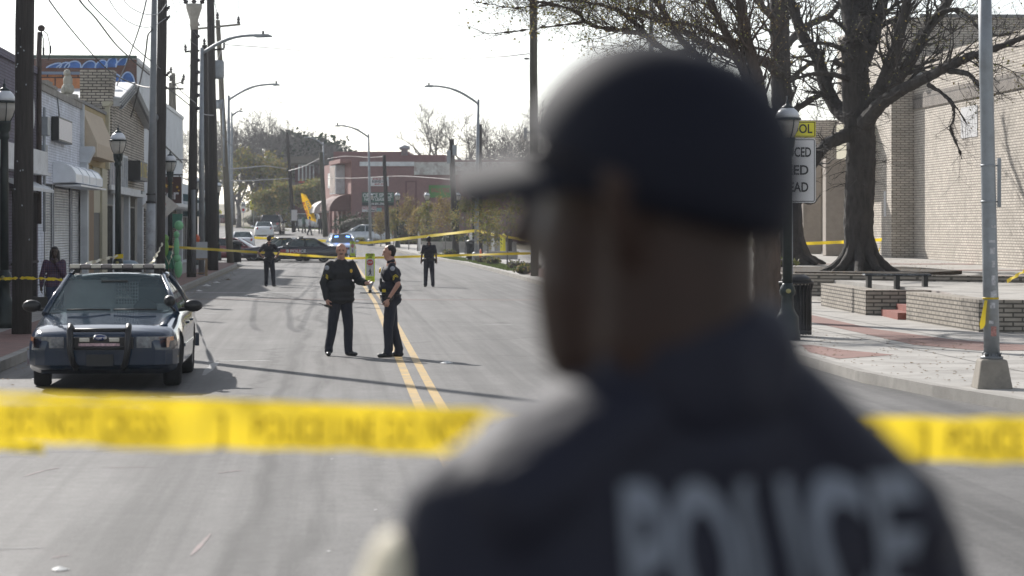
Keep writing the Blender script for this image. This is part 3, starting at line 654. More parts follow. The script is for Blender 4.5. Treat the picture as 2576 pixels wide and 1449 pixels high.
m = MB(); m.bx(og-.02, og-.002, e+.8, e+1.1, 2.5, 3.4); B.part('plaque', m, M['sign_white'])
m = MB(); m.bx(oa-.35, oa-.05, e-1.5, e-1.1, 7.2, 7.6); m.bx(oa-.6, oa-.35, e-1.55, e-1.05, 7.45, 7.65); B.part('floodlight', m, M['galv'])
m = MB(); m.bx(oa+.2, oa+22, e-.06, e-.003, 9.5, 9.62); B.part('coping', m, M['roof_grey'])

# retaining walls and steps
M['stone_wall'] = brick_mat('rough_buff_block', (.36,.32,.27), (.29,.26,.22), (.1,.09,.075), .30, .085, .016, 1.0, .28, (.12,.11,.09), .35, 1.5)
def rwall(name, pts, h0, h1, t, label, group=None):
    # low wall along a polyline, thick to the right-hand side
    m = MB(); r = empty(name, (pts[0][0], pts[0][1], 0), label=label, cat='wall', group=group); cp = MB()
    for (a, b) in zip(pts, pts[1:]):
        a, b = V(a), V(b); n = V((-(b-a).y, (b-a).x)).normalized()*t
        q = [a, b, b+n, a+n]
        for mm, z0, z1, g in ((m, h0, h1, 0), (cp, h1, h1+.09, .03)):
            c = (a+b+b+n+a+n)/4 if False else (a+b+n)/2
            qq = [((p-c)*(1+g/ (b-a).length*1) + c) for p in q]
            mm.add([(p.x, p.y, z0) for p in qq] + [(p.x, p.y, z1) for p in qq], [(0,3,2,1),(4,5,6,7),(0,1,5,4),(1,2,6,5),(2,3,7,6),(3,0,4,7)])
    m.build('blockwork', M['stone_wall'], r, (pts[0][0], pts[0][1], 0)); cp.build('coping', M['stone_wall'], r, (pts[0][0], pts[0][1], 0)); return r
rwall('retaining_wall', [(8.75,45.3),(8.35,51.2)], .1, .66, -.4, 'stepped buff block planter wall right of the red steps')
rwall('retaining_wall', [(14.5,44.6),(8.77,45.3)], .1, .659, -.4, 'long shaded block wall behind the grey metal pole base')
rwall('retaining_wall', [(7.9,54.0),(7.72,60.4)], .1, .62, -.4, 'buff block planter wall left of the red steps')
rwall('retaining_wall', [(10.4,53.6),(7.92,54.0)], .1, .619, -.35, 'shaded block wall end behind the red steps')
rwall('retaining_wall', [(13.5,60),(7.0,64)], .3, .80, -.35, 'low block planter edge under the bare tree')
M['red_step'] = mat('red_tile_step', (.24,.085,.065), .8, var=.2, scale=6)
S = empty('steps', (8.4, 51.4, 0), label='four red tiled steps between the block planter walls', cat='steps')
for k in range(4):
    m = MB(); m.bx(0+k*.33-.2, 1.6, 0, 2.3, .0, .29+k*.125); m.build('step', M['red_step'], S)
    S.children[-1].location = (0, k*.002, 0)
# soil bed round the trees
m = MB(); pts = [(X(2000,66),66),(X(2300,64),64),(X(2420,68),68),(X(2280,75),75),(X(2000,80),80),(X(1900,76),76)]
m.add([(x, y, .9) for x, y in pts] + [(x, y, .2) for x, y in pts], [list(range(6))] + [(i, (i+1) % 6, (i+1) % 6+6, i+6) for i in range(6)]); m.build('tree_bed', M['soil'], kind='structure')

# ---------------------------------------------------------------- far red building and houses
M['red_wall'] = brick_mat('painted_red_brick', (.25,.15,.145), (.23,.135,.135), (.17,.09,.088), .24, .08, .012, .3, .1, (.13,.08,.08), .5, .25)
M['pink_wall'] = brick_mat('pink_red_brick', (.30,.16,.14), (.27,.14,.13), (.2,.12,.11), .24, .08, .012, .3, .1)
def frame_box(B, x0, x1, y0, y1, z0, z1, name, m_, **k):
    m = MB(); m.bx(x0, x1, y0, y1, z0, z1); return m.build(name, m_, B, (0,0,0), **k)
D = 215; x0, x1 = X(885, D), X(1500, D)
RB = empty('red_building', (x0, D, gz(x0, D)), label='long two storey dull red brick building across the far end', cat='building')
def L(x, y, z): return (x - x0, y - D, z - RB.location.z)
G = RB.location.z
def rpart(name, matl, boxes, bevel=0):
    m = MB()
    for (a, b, c, d, e, f) in boxes: m.bx(a-x0, b-x0, c-D, d-D, e-G, f-G)
    return m.build(name, matl, RB, bevel=bevel)
zt = Z(403, D)
lx, ly = X(815, 236), 236                                   # far end of the short front
m = MB(); q = [(0,0),(x1-x0,0),(x1-x0,20),(lx-x0,ly-D)]
m.prism(q, 'Z', -1.5, zt-G); m.build('side_wall', M['red_wall'], RB)
rpart('upper_block', M['red_wall'], [(X(843,224), X(1030,224), 222, 236, 6, Z(383,224)), (X(1030,224), X(1123,224), 222, 236, 6, Z(391,224))])
rpart('parapet_flashing', M['trim_white'], [(X(905,D), X(1042,D), D-.12, D-.01, Z(418,D), Z(407,D))])
rpart('roof_flashing', mat('flaking_white_paint', (.5,.5,.48), .7, var=.2, scale=2, dirt=(.2,.12,.11), dscale=1.2, damt=.9), [(X(1042,D), X(1500,D), D-.12, D-.01, Z(440,D), Z(408,D))])
nrm = (V((lx, ly)) - V((x0, D))).normalized(); nout = V((-nrm.y, nrm.x))
fb = (V((nrm.x, nrm.y, 0)), V((0,0,1)), V((nout.x, nout.y, 0)))
# pieces on the short front: along = 0 at the corner
def front(name, matl, a0, a1, z0, z1, o0, o1, parent=None):
    m = MB(); vs = []
    for z in (z0, z1):
        for (a, o) in ((a0,o0),(a1,o0),(a1,o1),(a0,o1)): p = nrm*a + nout*o; vs.append((p.x, p.y, z-G))
    m.add(vs, [(0,3,2,1),(4,5,6,7),(0,1,5,4),(1,2,6,5),(2,3,7,6),(3,0,4,7)]); return m.build(name, matl, parent or RB)
FL = (V((lx, ly)) - V((x0, D))).length
m_ = M['pink_wall']; front('front_face', m_, .0, FL, G-1, zt, .01, .06)
def fa(u):                                                # distance along the front for an image column
    for i in range(400):
        a = FL*i/400; p = V((x0, D)) + nrm*a
        if UC + FP*p.x/p.y <= u: return a
    return FL
w1 = front('window', M['trim_white'], fa(845), fa(828), Z(470,D+9), Z(432,D+9), .06, .12)
front('pane', mat('pale_window_pane', (.25,.36,.38), .2, var=.3, scale=2), fa(843), fa(830), Z(466,D+9), Z(435,D+9), .12, .14, w1)
w2 = front('sign_board', M['trim_white'], fa(869), fa(854), Z(487,D+4), Z(415,D+4), .06, .9)
front('sign_face', mat('faded_mural', (.36,.3,.27), .7, var=.5, scale=1.2), fa(868), fa(855), Z(484,D+4), Z(418,D+4), .9, .93, w2)
front('roof_canopy', M['pink_wall'], fa(884), fa(855), Z(412,D+3), Z(402,D+3), .06, 1.0)
for k, u in enumerate([882, 872, 860, 848, 838]):
    front('pier', M['pink_wall'], fa(u), fa(u-4), G-1, Z(530,D+4), .06, .3)
for k, (a, b) in enumerate([(878,874),(868,862),(856,850)]): front('shop_window', M['dark_void'], fa(a), fa(b), G, Z(534,D+4), .07, .12)
m = MB(); pr = [(math.sin(t)*1.9, math.cos(t)*1.5) for t in [math.pi/2*i/7 for i in range(8)]] + [(0, 0)]
def fawn(name, matl, ua, ub, vb, sc=1):
    m = MB(); zb = Z(vb, D+4)-G; a0, a1 = fa(ua), fa(ub); vs = []
    for a in (a0, a1):
        for (o, z) in pr: p = nrm*a + nout*(.07 + o*sc); vs.append((p.x, p.y, zb + z*sc))
    n = len(pr); m.add(vs, [list(range(n)), list(range(n, 2*n))[::-1]] + [(i, (i+1) % n, n+(i+1) % n, n+i) for i in range(n)]); return m.build(name, matl, RB)
fawn('brown_awning', mat('brown_awning_canvas', (.12,.06,.055), .8, var=.2), 884, 858, 531, 1.0)
fawn('striped_awning', mat('white_awning_canvas', (.5,.48,.46), .8, var=.2, scale=5), 832, 818, 533, .8)
# banners on the long wall
def banner(name, matl, ua, ub, va, vb, label=None):
    m = MB(); m.bx(X(ua,D)-x0, X(ub,D)-x0, -.08, -.03, Z(vb,D)-G, Z(va,D)-G); return m.build(name, matl, RB, label=label)
bn = banner('banner', M['sign_white'], 932, 978, 445, 468, 'white advertising banner')
inkr = mat('dull_red_ink', (.3,.06,.06), .6); inkb = mat('dark_ink', (.03,.03,.05), .6); inkg = mat('banner_green', (.05,.11,.08), .6, var=.1)
def btext(s, uc, vc, h, wpx, matl, p):
    t = text(s, h/28.3*1.35, matl, p, 'lettering', (X(uc,D)-x0, -.085, Z(vc,D)-G), CAMF, width=wpx/28.3, bold=.01); return t
btext('ADVERTISE YOUR', 955, 450, 5.5, 36, inkr, bn); btext('BUSINESS HERE', 955, 457, 6.5, 38, inkb, bn); btext('404-691-2967', 955, 463.5, 3.5, 26, inkr, bn)
bn = banner('banner', inkg, 911, 991, 484, 509, 'green leasing banner'); btext('OFFICE SPACE', 950, 492, 10.5, 74, M['sign_white'], bn); btext('NOW LEASING!', 950, 502, 7, 66, M['sign_white'], bn)
bn2 = banner('banner_strip', mat('dark_green_strip', (.02,.035,.035), .6), 911, 991, 509.4, 517); btext('404-691-2967', 950, 513, 5, 40, M['sign_white'], bn2)
bn = banner('banner', M['sign_white'], 911, 947, 520, 533, 'white income tax banner'); btext('INCOME TAX', 929, 524, 6, 34, inkr, bn); btext('FILING', 935, 530, 3.5, 20, inkb, bn)
bn = banner('banner', mat('teal_banner', (.2,.34,.34), .6), 948, 960, 523, 533)
bn = banner('banner', mat('grass_green_banner', (.07,.2,.05), .6, var=.1), 1079, 1136, 466, 497, 'green banner with red lettering'); btext('RALLY TREE', 1108, 479, 11, 46, inkr, bn)
m = MB()
for a in (1020, 1045): m.bx(X(a,D)-x0, X(a,D)-x0+.12, -.03, -.005, Z(560,D)-G, Z(455,D)-G)
m.bx(X(1020,D)-x0, X(1045,D)-x0, -.03, -.005, Z(458,D)-G, Z(455,D)-G); m.build('blocked_doorway', mat('dark_red_trim', (.13,.06,.06), .8), RB)
m = MB(); 
for (u_, v_) in [(1010,383),(1365,405)]: m.lathe([(.3,0),(.3,.5),(.5,.55),(.5,.8),(0,1.0)], (X(u_,D)-x0, 6, Z(v_+3,D)-G), 10)
m.build('roof_vent', M['galv'], RB)
# older dark red house to its left
D2 = 302; xa = X(742, D2)
HB = empty('dark_red_house', (xa, D2, gz(xa, D2)), label='dark red brick building with grey pitched roof and tall white mullioned window', cat='building'); g2 = HB.location.z
m = MB(); m.bx(0, X(835,D2)-xa, 0, 14, -1, Z(416,D2)-g2); m.build('wall', mat('house_dark_red_brick', (.10,.04,.04), .85, var=.15), HB)  # even dark red, the wall's own colour
m = MB(); m.prism([(-3, Z(411,D2)-g2), (X(838,D2)-xa, Z(411,D2)-g2), (X(830,D2)-xa, Z(392,D2)-g2), (-1, Z(394,D2)-g2)], 'Y', -.6, 14); m.build('roof', mat('brown_grey_shingle', (.17,.15,.13), .9, var=.2), HB)
m = MB(); m.bx(X(752,D2)-xa, X(789,D2)-xa, -.12, -.01, Z(455,D2)-g2, Z(415,D2)-g2); wn_ = m.build('window', mat('plum_panel', (.09,.05,.055), .6), HB)
m = MB()
for i in range(5): x_ = lerp(X(752,D2)-xa, X(789,D2)-xa, i/4); m.bx(x_-.08, x_+.08, -.2, -.12, Z(455,D2)-g2, Z(415,D2)-g2)
m.bx(X(751,D2)-xa, X(790,D2)-xa, -.2, -.12, Z(417,D2)-g2, Z(414,D2)-g2); m.build('mullions', M['trim_white'], wn_)
m = MB(); m.bx(X(752,D2)-xa, X(790,D2)-xa, -.3, -.02, Z(460,D2)-g2, Z(456,D2)-g2); m.build('sill', M['red'], HB)
for k, u in enumerate([700, 728, 770, 800]):
    pass
# pale orange house fronts further left
D3 = 330; xb = X(640, D3); HC = empty('low_house', (xb, D3, gz(xb, D3)), label='low house with pale orange door pier behind the green tree', cat='building'); g3 = HC.location.z
m = MB(); m.bx(0, 11, 0, 8, -1, 4.2); m.build('wall', mat('grey_siding', (.2,.18,.17), .85, var=.15), HC)
m = MB(); m.prism([(-.5, 4.2), (11.5, 4.2), (9, 6.4), (2, 6.4)], 'Y', -.5, 8.5); m.build('roof', mat('dark_shingle', (.1,.09,.09), .9, var=.2), HC)
for a in (3.0, 7.2): m = MB(); m.bx(a, a+.9, -.1, 0, 0, 3.4); m.build('pier', mat('salmon_paint', (.42,.22,.15), .8), HC)
for a in (4.6, 8.8): m = MB(); m.bx(a, a+1.4, -.08, -.01, .8, 2.8); m.build('window', M['dark_void'], HC)
# ---------------------------------------------------------------- vehicles (front toward -Y, origin on the ground under the middle)
def paint(name, c, rough=.22, met=.1, var=.03, coat=.8, spec=.5): return mat(name, c, rough, met, var=var, scale=2, coat=coat, spec=spec)
M['paint_navy'] = paint('midnight_blue_paint', (.005,.020,.046), .14, 0, coat=.7, spec=.4)
M['paint_black'] = paint('charcoal_police_paint', (.018,.016,.026), .22, 0, coat=.4, spec=.4)
M['paint_maroon'] = paint('maroon_paint', (.11,.015,.02), .25)
M['paint_white'] = paint('white_car_paint', (.6,.62,.64), .2)
M['paint_silver'] = paint('silver_car_paint', (.5,.53,.57), .25, .2)
M['paint_suv'] = paint('dark_grey_suv_paint', (.06,.055,.06), .25)
M['paint_paleblue'] = paint('pale_blue_paint', (.42,.5,.66), .2)
M['carglass'] = glass_mat('car_window_glass', (.02,.045,.05), .25)
M['carglass_near'] = glass_mat('windscreen_glass', (.02,.055,.062), .45, .02)
M['carglass_dark'] = glass_mat('dark_car_glass', (.02,.028,.032), .04)
M['seat'] = mat('dark_seat_cloth', (.04,.045,.05), .85, var=.15)
M['head_lens'] = mat('headlamp_lens', (.20,.215,.23), .12, .3, var=.5, scale=16, coat=1)
M['amber'] = mat('amber_lens', (.6,.22,.05), .2, var=.1, coat=1)
M['red_lens'] = mat('tail_lamp_lens', (.3,.02,.03), .2, var=.15, scale=20, coat=1)
M['plate'] = mat('licence_plate', (.5,.5,.48), .5, var=.2, scale=30)
M['clear_lens'] = mat('clear_light_bar_lens', (.5,.47,.4), .25, var=.12, scale=8, coat=.6)
M['dim_lens'] = mat('dim_light_bar_lens', (.16,.14,.14), .3, var=.12, scale=8, coat=.6)
ST = {
 'sedan': dict(L=5.39, W=.985, wb=2.91, fo=1.05, r=.34, st=[(0,.70,.34,.67),(.05,.81,.30,.72),(.15,.89,.27,.752),(.3,.935,.25,.785),(.45,.96,.2,.81),(1.0,.98,.19,.875),(1.5,.985,.19,.95),(2.0,.985,.19,.975),(3.6,.985,.19,.985),(4.1,.98,.19,1.0),(4.9,.955,.21,.985),(5.2,.92,.25,.95),(5.34,.86,.30,.88),(5.39,.78,.36,.78)],
   ws=(1.5,2.28), rw=(3.38,4.2), bw=.87, rfw=.62, zb=.97, zr=1.435, win=[((1.80,2.35),(2.76,2.76)),((2.86,2.86),(3.78,3.45))]),
 'compact': dict(L=4.6, W=.87, wb=2.66, fo=.95, r=.315, st=[(0,.62,.30,.62),(.05,.74,.24,.68),(.2,.81,.2,.74),(.5,.85,.19,.82),(1.0,.87,.18,.93),(1.4,.87,.18,.97),(3.2,.87,.18,1.0),(3.8,.86,.19,1.03),(4.3,.82,.24,1.03),(4.52,.76,.30,.95),(4.6,.66,.38,.82)],
   ws=(1.15,1.95), rw=(3.0,3.75), bw=.76, rfw=.54, zb=.98, zr=1.42, win=[((1.5,2.05),(2.4,2.4)),((2.48,2.48),(3.35,3.05))]),
 'hatch': dict(L=4.4, W=.88, wb=2.65, fo=.9, r=.32, st=[(0,.62,.30,.66),(.05,.74,.24,.74),(.2,.82,.2,.82),(.5,.86,.19,.92),(.95,.88,.18,1.02),(1.4,.88,.18,1.03),(3.8,.87,.18,1.08),(4.2,.84,.22,1.08),(4.36,.8,.28,1.02),(4.4,.72,.36,.9)],
   ws=(.85,1.75), rw=(3.75,4.25), bw=.79, rfw=.6, zb=1.04, zr=1.55, win=[((1.25,1.85),(2.2,2.2)),((2.28,2.28),(3.15,3.15)),((3.23,3.23),(3.95,3.7))]),
 'van': dict(L=5.1, W=.98, wb=3.0, fo=1.0, r=.35, st=[(0,.66,.32,.78),(.05,.8,.26,.88),(.2,.9,.22,.96),(.5,.95,.2,1.05),(.95,.98,.2,1.12),(1.4,.98,.2,1.13),(4.6,.97,.2,1.16),(4.95,.94,.24,1.15),(5.06,.9,.3,1.1),(5.1,.84,.36,1.0)],
   ws=(.85,1.75), rw=(4.7,4.98), bw=.9, rfw=.72, zb=1.12, zr=1.78, win=[((1.3,1.9),(2.3,2.3)),((2.4,2.4),(3.5,3.5)),((3.6,3.6),(4.65,4.55))]),
 'suv': dict(L=4.9, W=.96, wb=2.85, fo=.9, r=.38, st=[(0,.7,.36,.88),(.05,.82,.3,.98),(.2,.9,.28,1.06),(.5,.94,.26,1.1),(1.0,.96,.26,1.14),(1.5,.96,.26,1.15),(4.4,.96,.26,1.16),(4.75,.94,.3,1.15),(4.86,.9,.36,1.1),(4.9,.84,.42,1.0)],
   ws=(1.25,1.8), rw=(4.5,4.78), bw=.9, rfw=.72, zb=1.13, zr=1.8, win=[((1.5,1.9),(2.4,2.4)),((2.5,2.5),(3.4,3.4)),((3.5,3.5),(4.5,4.4))]),
}
def car(name, label, style, pm, loc, rz, glass=None, group=None, near=False, cat='car', rim='steel', trim=None, steer=0, tail=True):
    S = ST[style]; L_, H0 = S['L'], S['L']/2; glass = glass or M['carglass_dark']
    C = empty(name, loc, rz, label=label, cat=cat, group=group)
    ks = S['st']; ys = sorted(set([k[0] for k in ks] + [L_*i/36 for i in range(1, 36)]))
    def stn(y): return tuple(interp(y, [(k[0], k[j]) for k in ks]) for j in (1, 2, 3))
    # smooth the interpolated stations a little
    def ss(y):
        if y < .5 or y > L_-.5: return stn(y)
        a = [stn(y+d) for d in (-.2, -.1, 0, .1, .2)]; return tuple(sum(q[j] for q in a)/5 for j in range(3))
    m = MB(); rings = []
    for y in ys:
        w_, zb, zt = ss(y); h = zt - zb
        half = [(0, zb), (w_*.82, zb), (w_*.955, zb+.05), (w_*.985, zb+.14*h), (w_, zb+.42*h), (w_*.998, zb+.62*h), (w_*.985, zb+.72*h), (w_*.955, zb+.86*h), (w_*.92, zt-.03), (w_*.85, zt), (w_*.5, zt+.022), (0, zt+.03)]
        ring = [(x, z) for x, z in half] + [(-x, z) for x, z in half[-2:0:-1]]
        rings.append([V((x, y-H0, z)) for x, z in ring])
    n = len(rings[0]); m.grid([r + [r[0]] for r in rings], 0, True)
    m.add(rings[0], [list(range(n))]); m.add(rings[-1], [list(range(n))[::-1]])
    body = m.build('body', [pm, M['black']], C)
    # wheel arches cut out
    cut = MB(); ax = [S['fo']-H0, S['fo']+S['wb']-H0]; r = S['r']
    for yy in ax:
        for s in (-1, 1):
            cut.lathe([(r+.05, s*(S['W']-.33)), (r+.05, s*(S['W']+.3))], (0, yy, r), 28, axis='X')
    co = cut.build('cutter', M['black']);
    bo = body.modifiers.new('b', 'BOOLEAN'); bo.object = co; bo.operation = 'DIFFERENCE'; bo.solver = 'EXACT'
    applied(body); bpy.data.objects.remove(co)
    for p in body.data.polygons:
        c = p.center
        if abs(c.x) < S['W']-.2 and c.z < S['st'][3][3]-.25 and abs(p.normal.x) > .9: p.material_index = 1
    for yy, st_ in zip(ax, (1, 0)):
        for s in (-1, 1):
            W_ = MB(); tw = .115
            W_.lathe([(r*.62, -tw*.8), (r*.9, -tw), (r*.98, -tw*.75), (r, -tw*.4), (r, tw*.4), (r*.98, tw*.75), (r*.9, tw), (r*.62, tw*.8)], (0,0,0), 28, axis='X')
            wo = W_.build('wheel', M['rubber'], C); wo.location = (s*(S['W']-.135), yy, r)
            if st_: wo.rotation_euler.z = steer
            Rm = MB(); Rm.lathe([(.0, .5*tw), (r*.2, .55*tw), (r*.22, .3*tw), (r*.5, .35*tw), (r*.6, .85*tw), (r*.64, .85*tw), (r*.64, -.5*tw), (0, -.5*tw)] if s > 0 else [(.0, -.5*tw), (r*.2, -.55*tw), (r*.22, -.3*tw), (r*.5, -.35*tw), (r*.6, -.85*tw), (r*.64, -.85*tw), (r*.64, .5*tw), (0, .5*tw)], (0,0,0), 20, axis='X')
            for k in range(7):
                a = k*2*math.pi/7; Rm.cb((s*.45*tw, math.cos(a)*r*.42, math.sin(a)*r*.42), (.01, .05, .05), 1, rot=(a, 0, 0))
            Rm.build('rim', [M[rim], M['black']], wo)
    # cabin
    w0, w1 = S['ws'][0]-H0, S['ws'][1]-H0; r0, r1 = S['rw'][0]-H0, S['rw'][1]-H0
    bw, rf, zb, zr = S['bw'], S['rfw'], S['zb'], S['zr']
    def sx(z): return lerp(bw, rf, min(1, max(0, (z-zb)/(zr-zb)))**1.25)
    m = MB(); rows = []
    for i in range(9):
        y = lerp(w1-.02, r0+.02, i/8); e = abs(i/4-1)**2.5*.035; row = []
        for j in range(11):
            t = j/5-1; row.append((t*(rf+.03), y, zr + .045*(1-abs(t)**2.4) - e))
        rows.append(row)
    top = rows; m.grid(top, 0, True); m.grid([[(x, y, z-.03) for x, y, z in r_] for r_ in top], 0, True)
    for s in (-1, 1):
        ap = [(s*(bw+.01), w0, zb-.03), (s*sx(zb+.2), lerp(w0, w1, .42), lerp(zb, zr, .42)), (s*(rf+.02), w1, zr)]
        m.tube(ap, [.045,.04,.04], 8)
        m.tube([(s*(rf+.02), w1, zr), (s*(rf+.035), (w1+r0)/2, zr+.01), (s*(rf+.02), r0, zr)], .04, 8)
        cp = [(s*(rf+.02), r0, zr), (s*sx((zb+zr)/2), lerp(r0, r1, .5), (zb+zr)/2), (s*(bw), r1, zb)]
        m.tube(cp, [.045,.05,.055], 8)
        wl_ = S['win'][-1][1]; a = [(wl_[1]-H0+.04, zr-.03), (r0, zr), (r1, zb), (wl_[0]-H0+.04, zb-.02)]   # C-pillar panel
        q = [V((s*(sx(z)+.012), y, z)) for y, z in a]; q2 = [p - V((s*.03, 0, 0)) for p in q]
        m.add(q + q2, [(0,1,2,3),(7,6,5,4),(0,4,5,1),(1,5,6,2),(2,6,7,3),(3,7,4,0)])
        y_ = S['win'][0][1][0]-H0+.05; m.tube([(s*(bw-.01), y_, zb-.02), (s*(rf+.02), y_, zr)], .045, 6, flat=.5)
    m.build('cabin_frame', pm, C)
    def pane(nm, g, rows): mm = MB(); mm.grid(rows, 0, True); return mm.build(nm, g, C)
    def scr(ya, yb, bul, ww=1.0):
        rows = []
        for i in range(7):
            t = i/6; z = lerp(zb-.02, zr+.01, t); y = lerp(ya, yb, t) ; row = []
            for j in range(13):
                q = j/6-1; x = q*(sx(z)-.01)*ww; row.append((x, y + bul*(1-q*q)*(1-.5*t), z + (.03*(1-q*q) if i == 6 else 0)))
            rows.append(row)
        return rows
    gn = glass if not near else M['carglass_near']
    pane('windscreen', gn, scr(w0, w1, -.12)); pane('rear_window', gn, scr(r1, r0, .10))
    for ((a0, a1), (c0, c1)) in S['win']:
        for s in (-1, 1):
            rows = []
            for i in range(4):
                t = i/3; z = lerp(zb+.005, zr-.045, t); ya = lerp(a0, a1, t)-H0; yb = lerp(c0, c1, t)-H0
                rows.append([(s*(sx(z)+.016), lerp(ya, yb, j/3), z) for j in range(4)])
            pane('side_window', gn, rows)
    # cabin inside: seats and dash
    m = MB()
    for s in (-1, 1):
        m.cb((s*.4, w1+.35, zb-.25), (.5, .5, .2)); m.cb((s*.4, w1+.68, zb+.02), (.48, .14, .62), rot=(.2,0,0)); m.cb((s*.4, w1+.74, zb+.34), (.26, .09, .16))
    m.cb((0, r0-.05, zb-.1), (1.3, .16, .5), rot=(.25,0,0)); m.build('seats', M['seat'], C, bevel=.03)
    m = MB(); m.cb((0, w0+.42, zb-.12), (1.5, .4, .16)); m.lathe([(.17,-.012),(.185,0),(.17,.012)], (.4, w1+.02, zb-.02), 14, axis='Y'); m.build('dashboard', M['black'], C, bevel=.02)
    # lamps, bumpers, grille
    def ribbon(nm, matl, xs, ye, z0, z1, off, side=1, rear=False, thick=.02, parent=None):
        zf = (z0+z1)/2
        pts = []
        def hw(y):
            w_, b_, t_ = stn(y); h = t_-b_; f = (min(z1, t_-.01)-b_)/h
            return w_*interp(f, [(0,.82),(.05,.955),(.14,.985),(.42,1),(.62,.998),(.72,.985),(.86,.955),(.95,.92),(1,.85)])
        rng = [0, .03, .05, .1, .15, .2, .3, .4, .5, .6]
        pts = [(xs, 0)] + ([(hw(0)*.7, 0)] if hw(0)*.7 > xs else []) + [(hw(y if not rear else L_-y), y) for y in rng if y <= ye and hw(y if not rear else L_-y) > xs]
        o = []
        for i, (x, y) in enumerate(pts):
            if i == 0: nx, ny = 0, -1
            else:
                p, q = pts[max(0, i-1)], pts[min(len(pts)-1, i+1)]; dx, dy = q[0]-p[0], q[1]-p[1]; l = math.hypot(dx, dy) or 1; nx, ny = dy/l, -dx/l
            o.append((x+nx*off, y+ny*off))
        mm = MB(); rows = []
        for (x, y), (px, py) in zip(o, pts):
            rows.append([(px, py+.05 if px == xs else py, z0), (x, y, z0), (x, y, z1), (px, py+.05 if px == xs else py, z1)])
        rows = [[(side*a, (b-H0) if not rear else (H0-b), c) for a, b, c in r_] for r_ in rows]
        mm.grid(rows, 0, False); mm.add(rows[0], [(0,1,2,3)]); mm.add(rows[-1], [(3,2,1,0)])
        return mm.build(nm, matl, parent or C)
    hz = S['st'][1][3]
    for s in (-1, 1):
        hl = ribbon('headlight', M['head_lens'], .47*S['W'], .2, hz-.165, hz-.02, .014, s)
        ribbon('indicator', M['amber'], .86*S['W'], .3, hz-.16, hz-.03, .018, s, parent=hl)
        if tail:
            rz_ = S['st'][-3][3]
            ribbon('tail_light', M['red_lens'], .58*S['W'], .25, rz_-.24, rz_-.05, .014, s, rear=True)
    for rear in (False, True):
        m = MB()
    b1_, b2_ = .34, .53
    for s in (-1, 1): pass
    bm1 = ribbon('bumper', pm, 0, .4, b1_, b2_, .03, 1); bm2 = ribbon('x', pm, 0, .4, b1_, b2_, .03, -1)
    bm3 = ribbon('rear_bumper', pm, 0, .4, b1_, b2_, .05, 1, rear=True); bm4 = ribbon('x', pm, 0, .4, b1_, b2_, .05, -1, rear=True)
    for a, b in ((bm1, bm2), (bm3, bm4)):
        bm = bmesh.new(); bm.from_mesh(a.data); bm.from_mesh(b.data); bmesh.ops.remove_doubles(bm, verts=bm.verts, dist=1e-4); bm.to_mesh(a.data); bm.free(); bpy.data.objects.remove(b)
    m = MB(); gw_ = .43*S['W']
    m.cb((0, -H0-.012, hz-.1), (2*gw_, .03, .15)); g_ = m.build('grille', M['black'], C, bevel=.005)
    m = MB(); m.cb((0, -H0-.055, b1_+.06), (.34, .012, .15)) ; m.build('licence_plate', M['black'] if near else M['plate'], C)
    m = MB(); m.cb((0, H0+.056, .62), (.34, .012, .16)); m.build('licence_plate', M['plate'], C)
    for s in (-1, 1):
        m = MB(); m.ball((s*(S['W']+.1), w0+.28, zb+.07), (.13, .065, .085), 12); m.tube([(s*(bw), w0+.3, zb+.01), (s*(S['W']+.05), w0+.28, zb+.03)], .025)
        m.build('door_mirror', M['black'] if near else pm, C)
        # door seams and handles
        m = MB(); dys = [S['win'][0][0][0]-.1-H0, S['win'][0][1][0]+.05-H0, S['win'][1][1][0]-.1-H0]
        for y in dys:
            w_, zb_, zt_ = ss(y+H0); h = zt_-zb_
            pz_ = [(w_*a+.002, zb_+h*f) for a, f in [(.985,.14),(1,.42),(.998,.62),(.985,.72),(.955,.86),(.92,.95)]]
            m.grid([[(s*x, y-.006, z) for x, z in pz_], [(s*x, y+.006, z) for x, z in pz_]], 0, False)
        m.build('door_seams', M['black'], C)
        for y in (dys[1]-.2, dys[2]-.15 if len(dys) > 2 else 0):
            w_, zb_, zt_ = ss(y+H0); m = MB(); m.cb((s*(w_*.99), y, zb_+.76*(zt_-zb_)), (.03, .16, .035)); m.build('door_handle', pm, C, bevel=.008)
        m = MB(); w_, zb_, zt_ = ss(L_/2); m.cb((s*(w_+.004), (ax[0]+ax[1])/2, zb_+.42*(zt_-zb_)), (.02, S['wb']-.95, .045)); m.build('side_moulding', trim or pm, C, bevel=.006)
    return C, S
def light_bar(C, S, lit=False, w=1.3, parts=9):
    y0 = (S['ws'][1]+S['rw'][0])/2 - S['L']/2 - .25; z = S['zr']+.06
    m = MB(); m.cb((0, y0, z+.035), (w, .28, .02)); b = m.build('light_bar', M['black'], C, bevel=.005)
    for s in (-1, 1): m2 = MB(); m2.tube([(s*w*.42, y0, z+.03), (s*(S['rfw']+.02), y0, S['zr']+.01)], .02); m2.cb((s*w*.42, y0, z+.0), (.08,.2,.05)); m2.build('foot', M['black'], b)
    for k in range(parts):
        x = lerp(-w/2, w/2, (k+.5)/parts); ww = w/parts*.97
        m = MB(); m.cb((x, y0, z+.072), (ww, .29, .058)); m.build('lens', M['clear_lens'] if k % 2 == 0 else M['dim_lens'], b, bevel=.012)
    return b
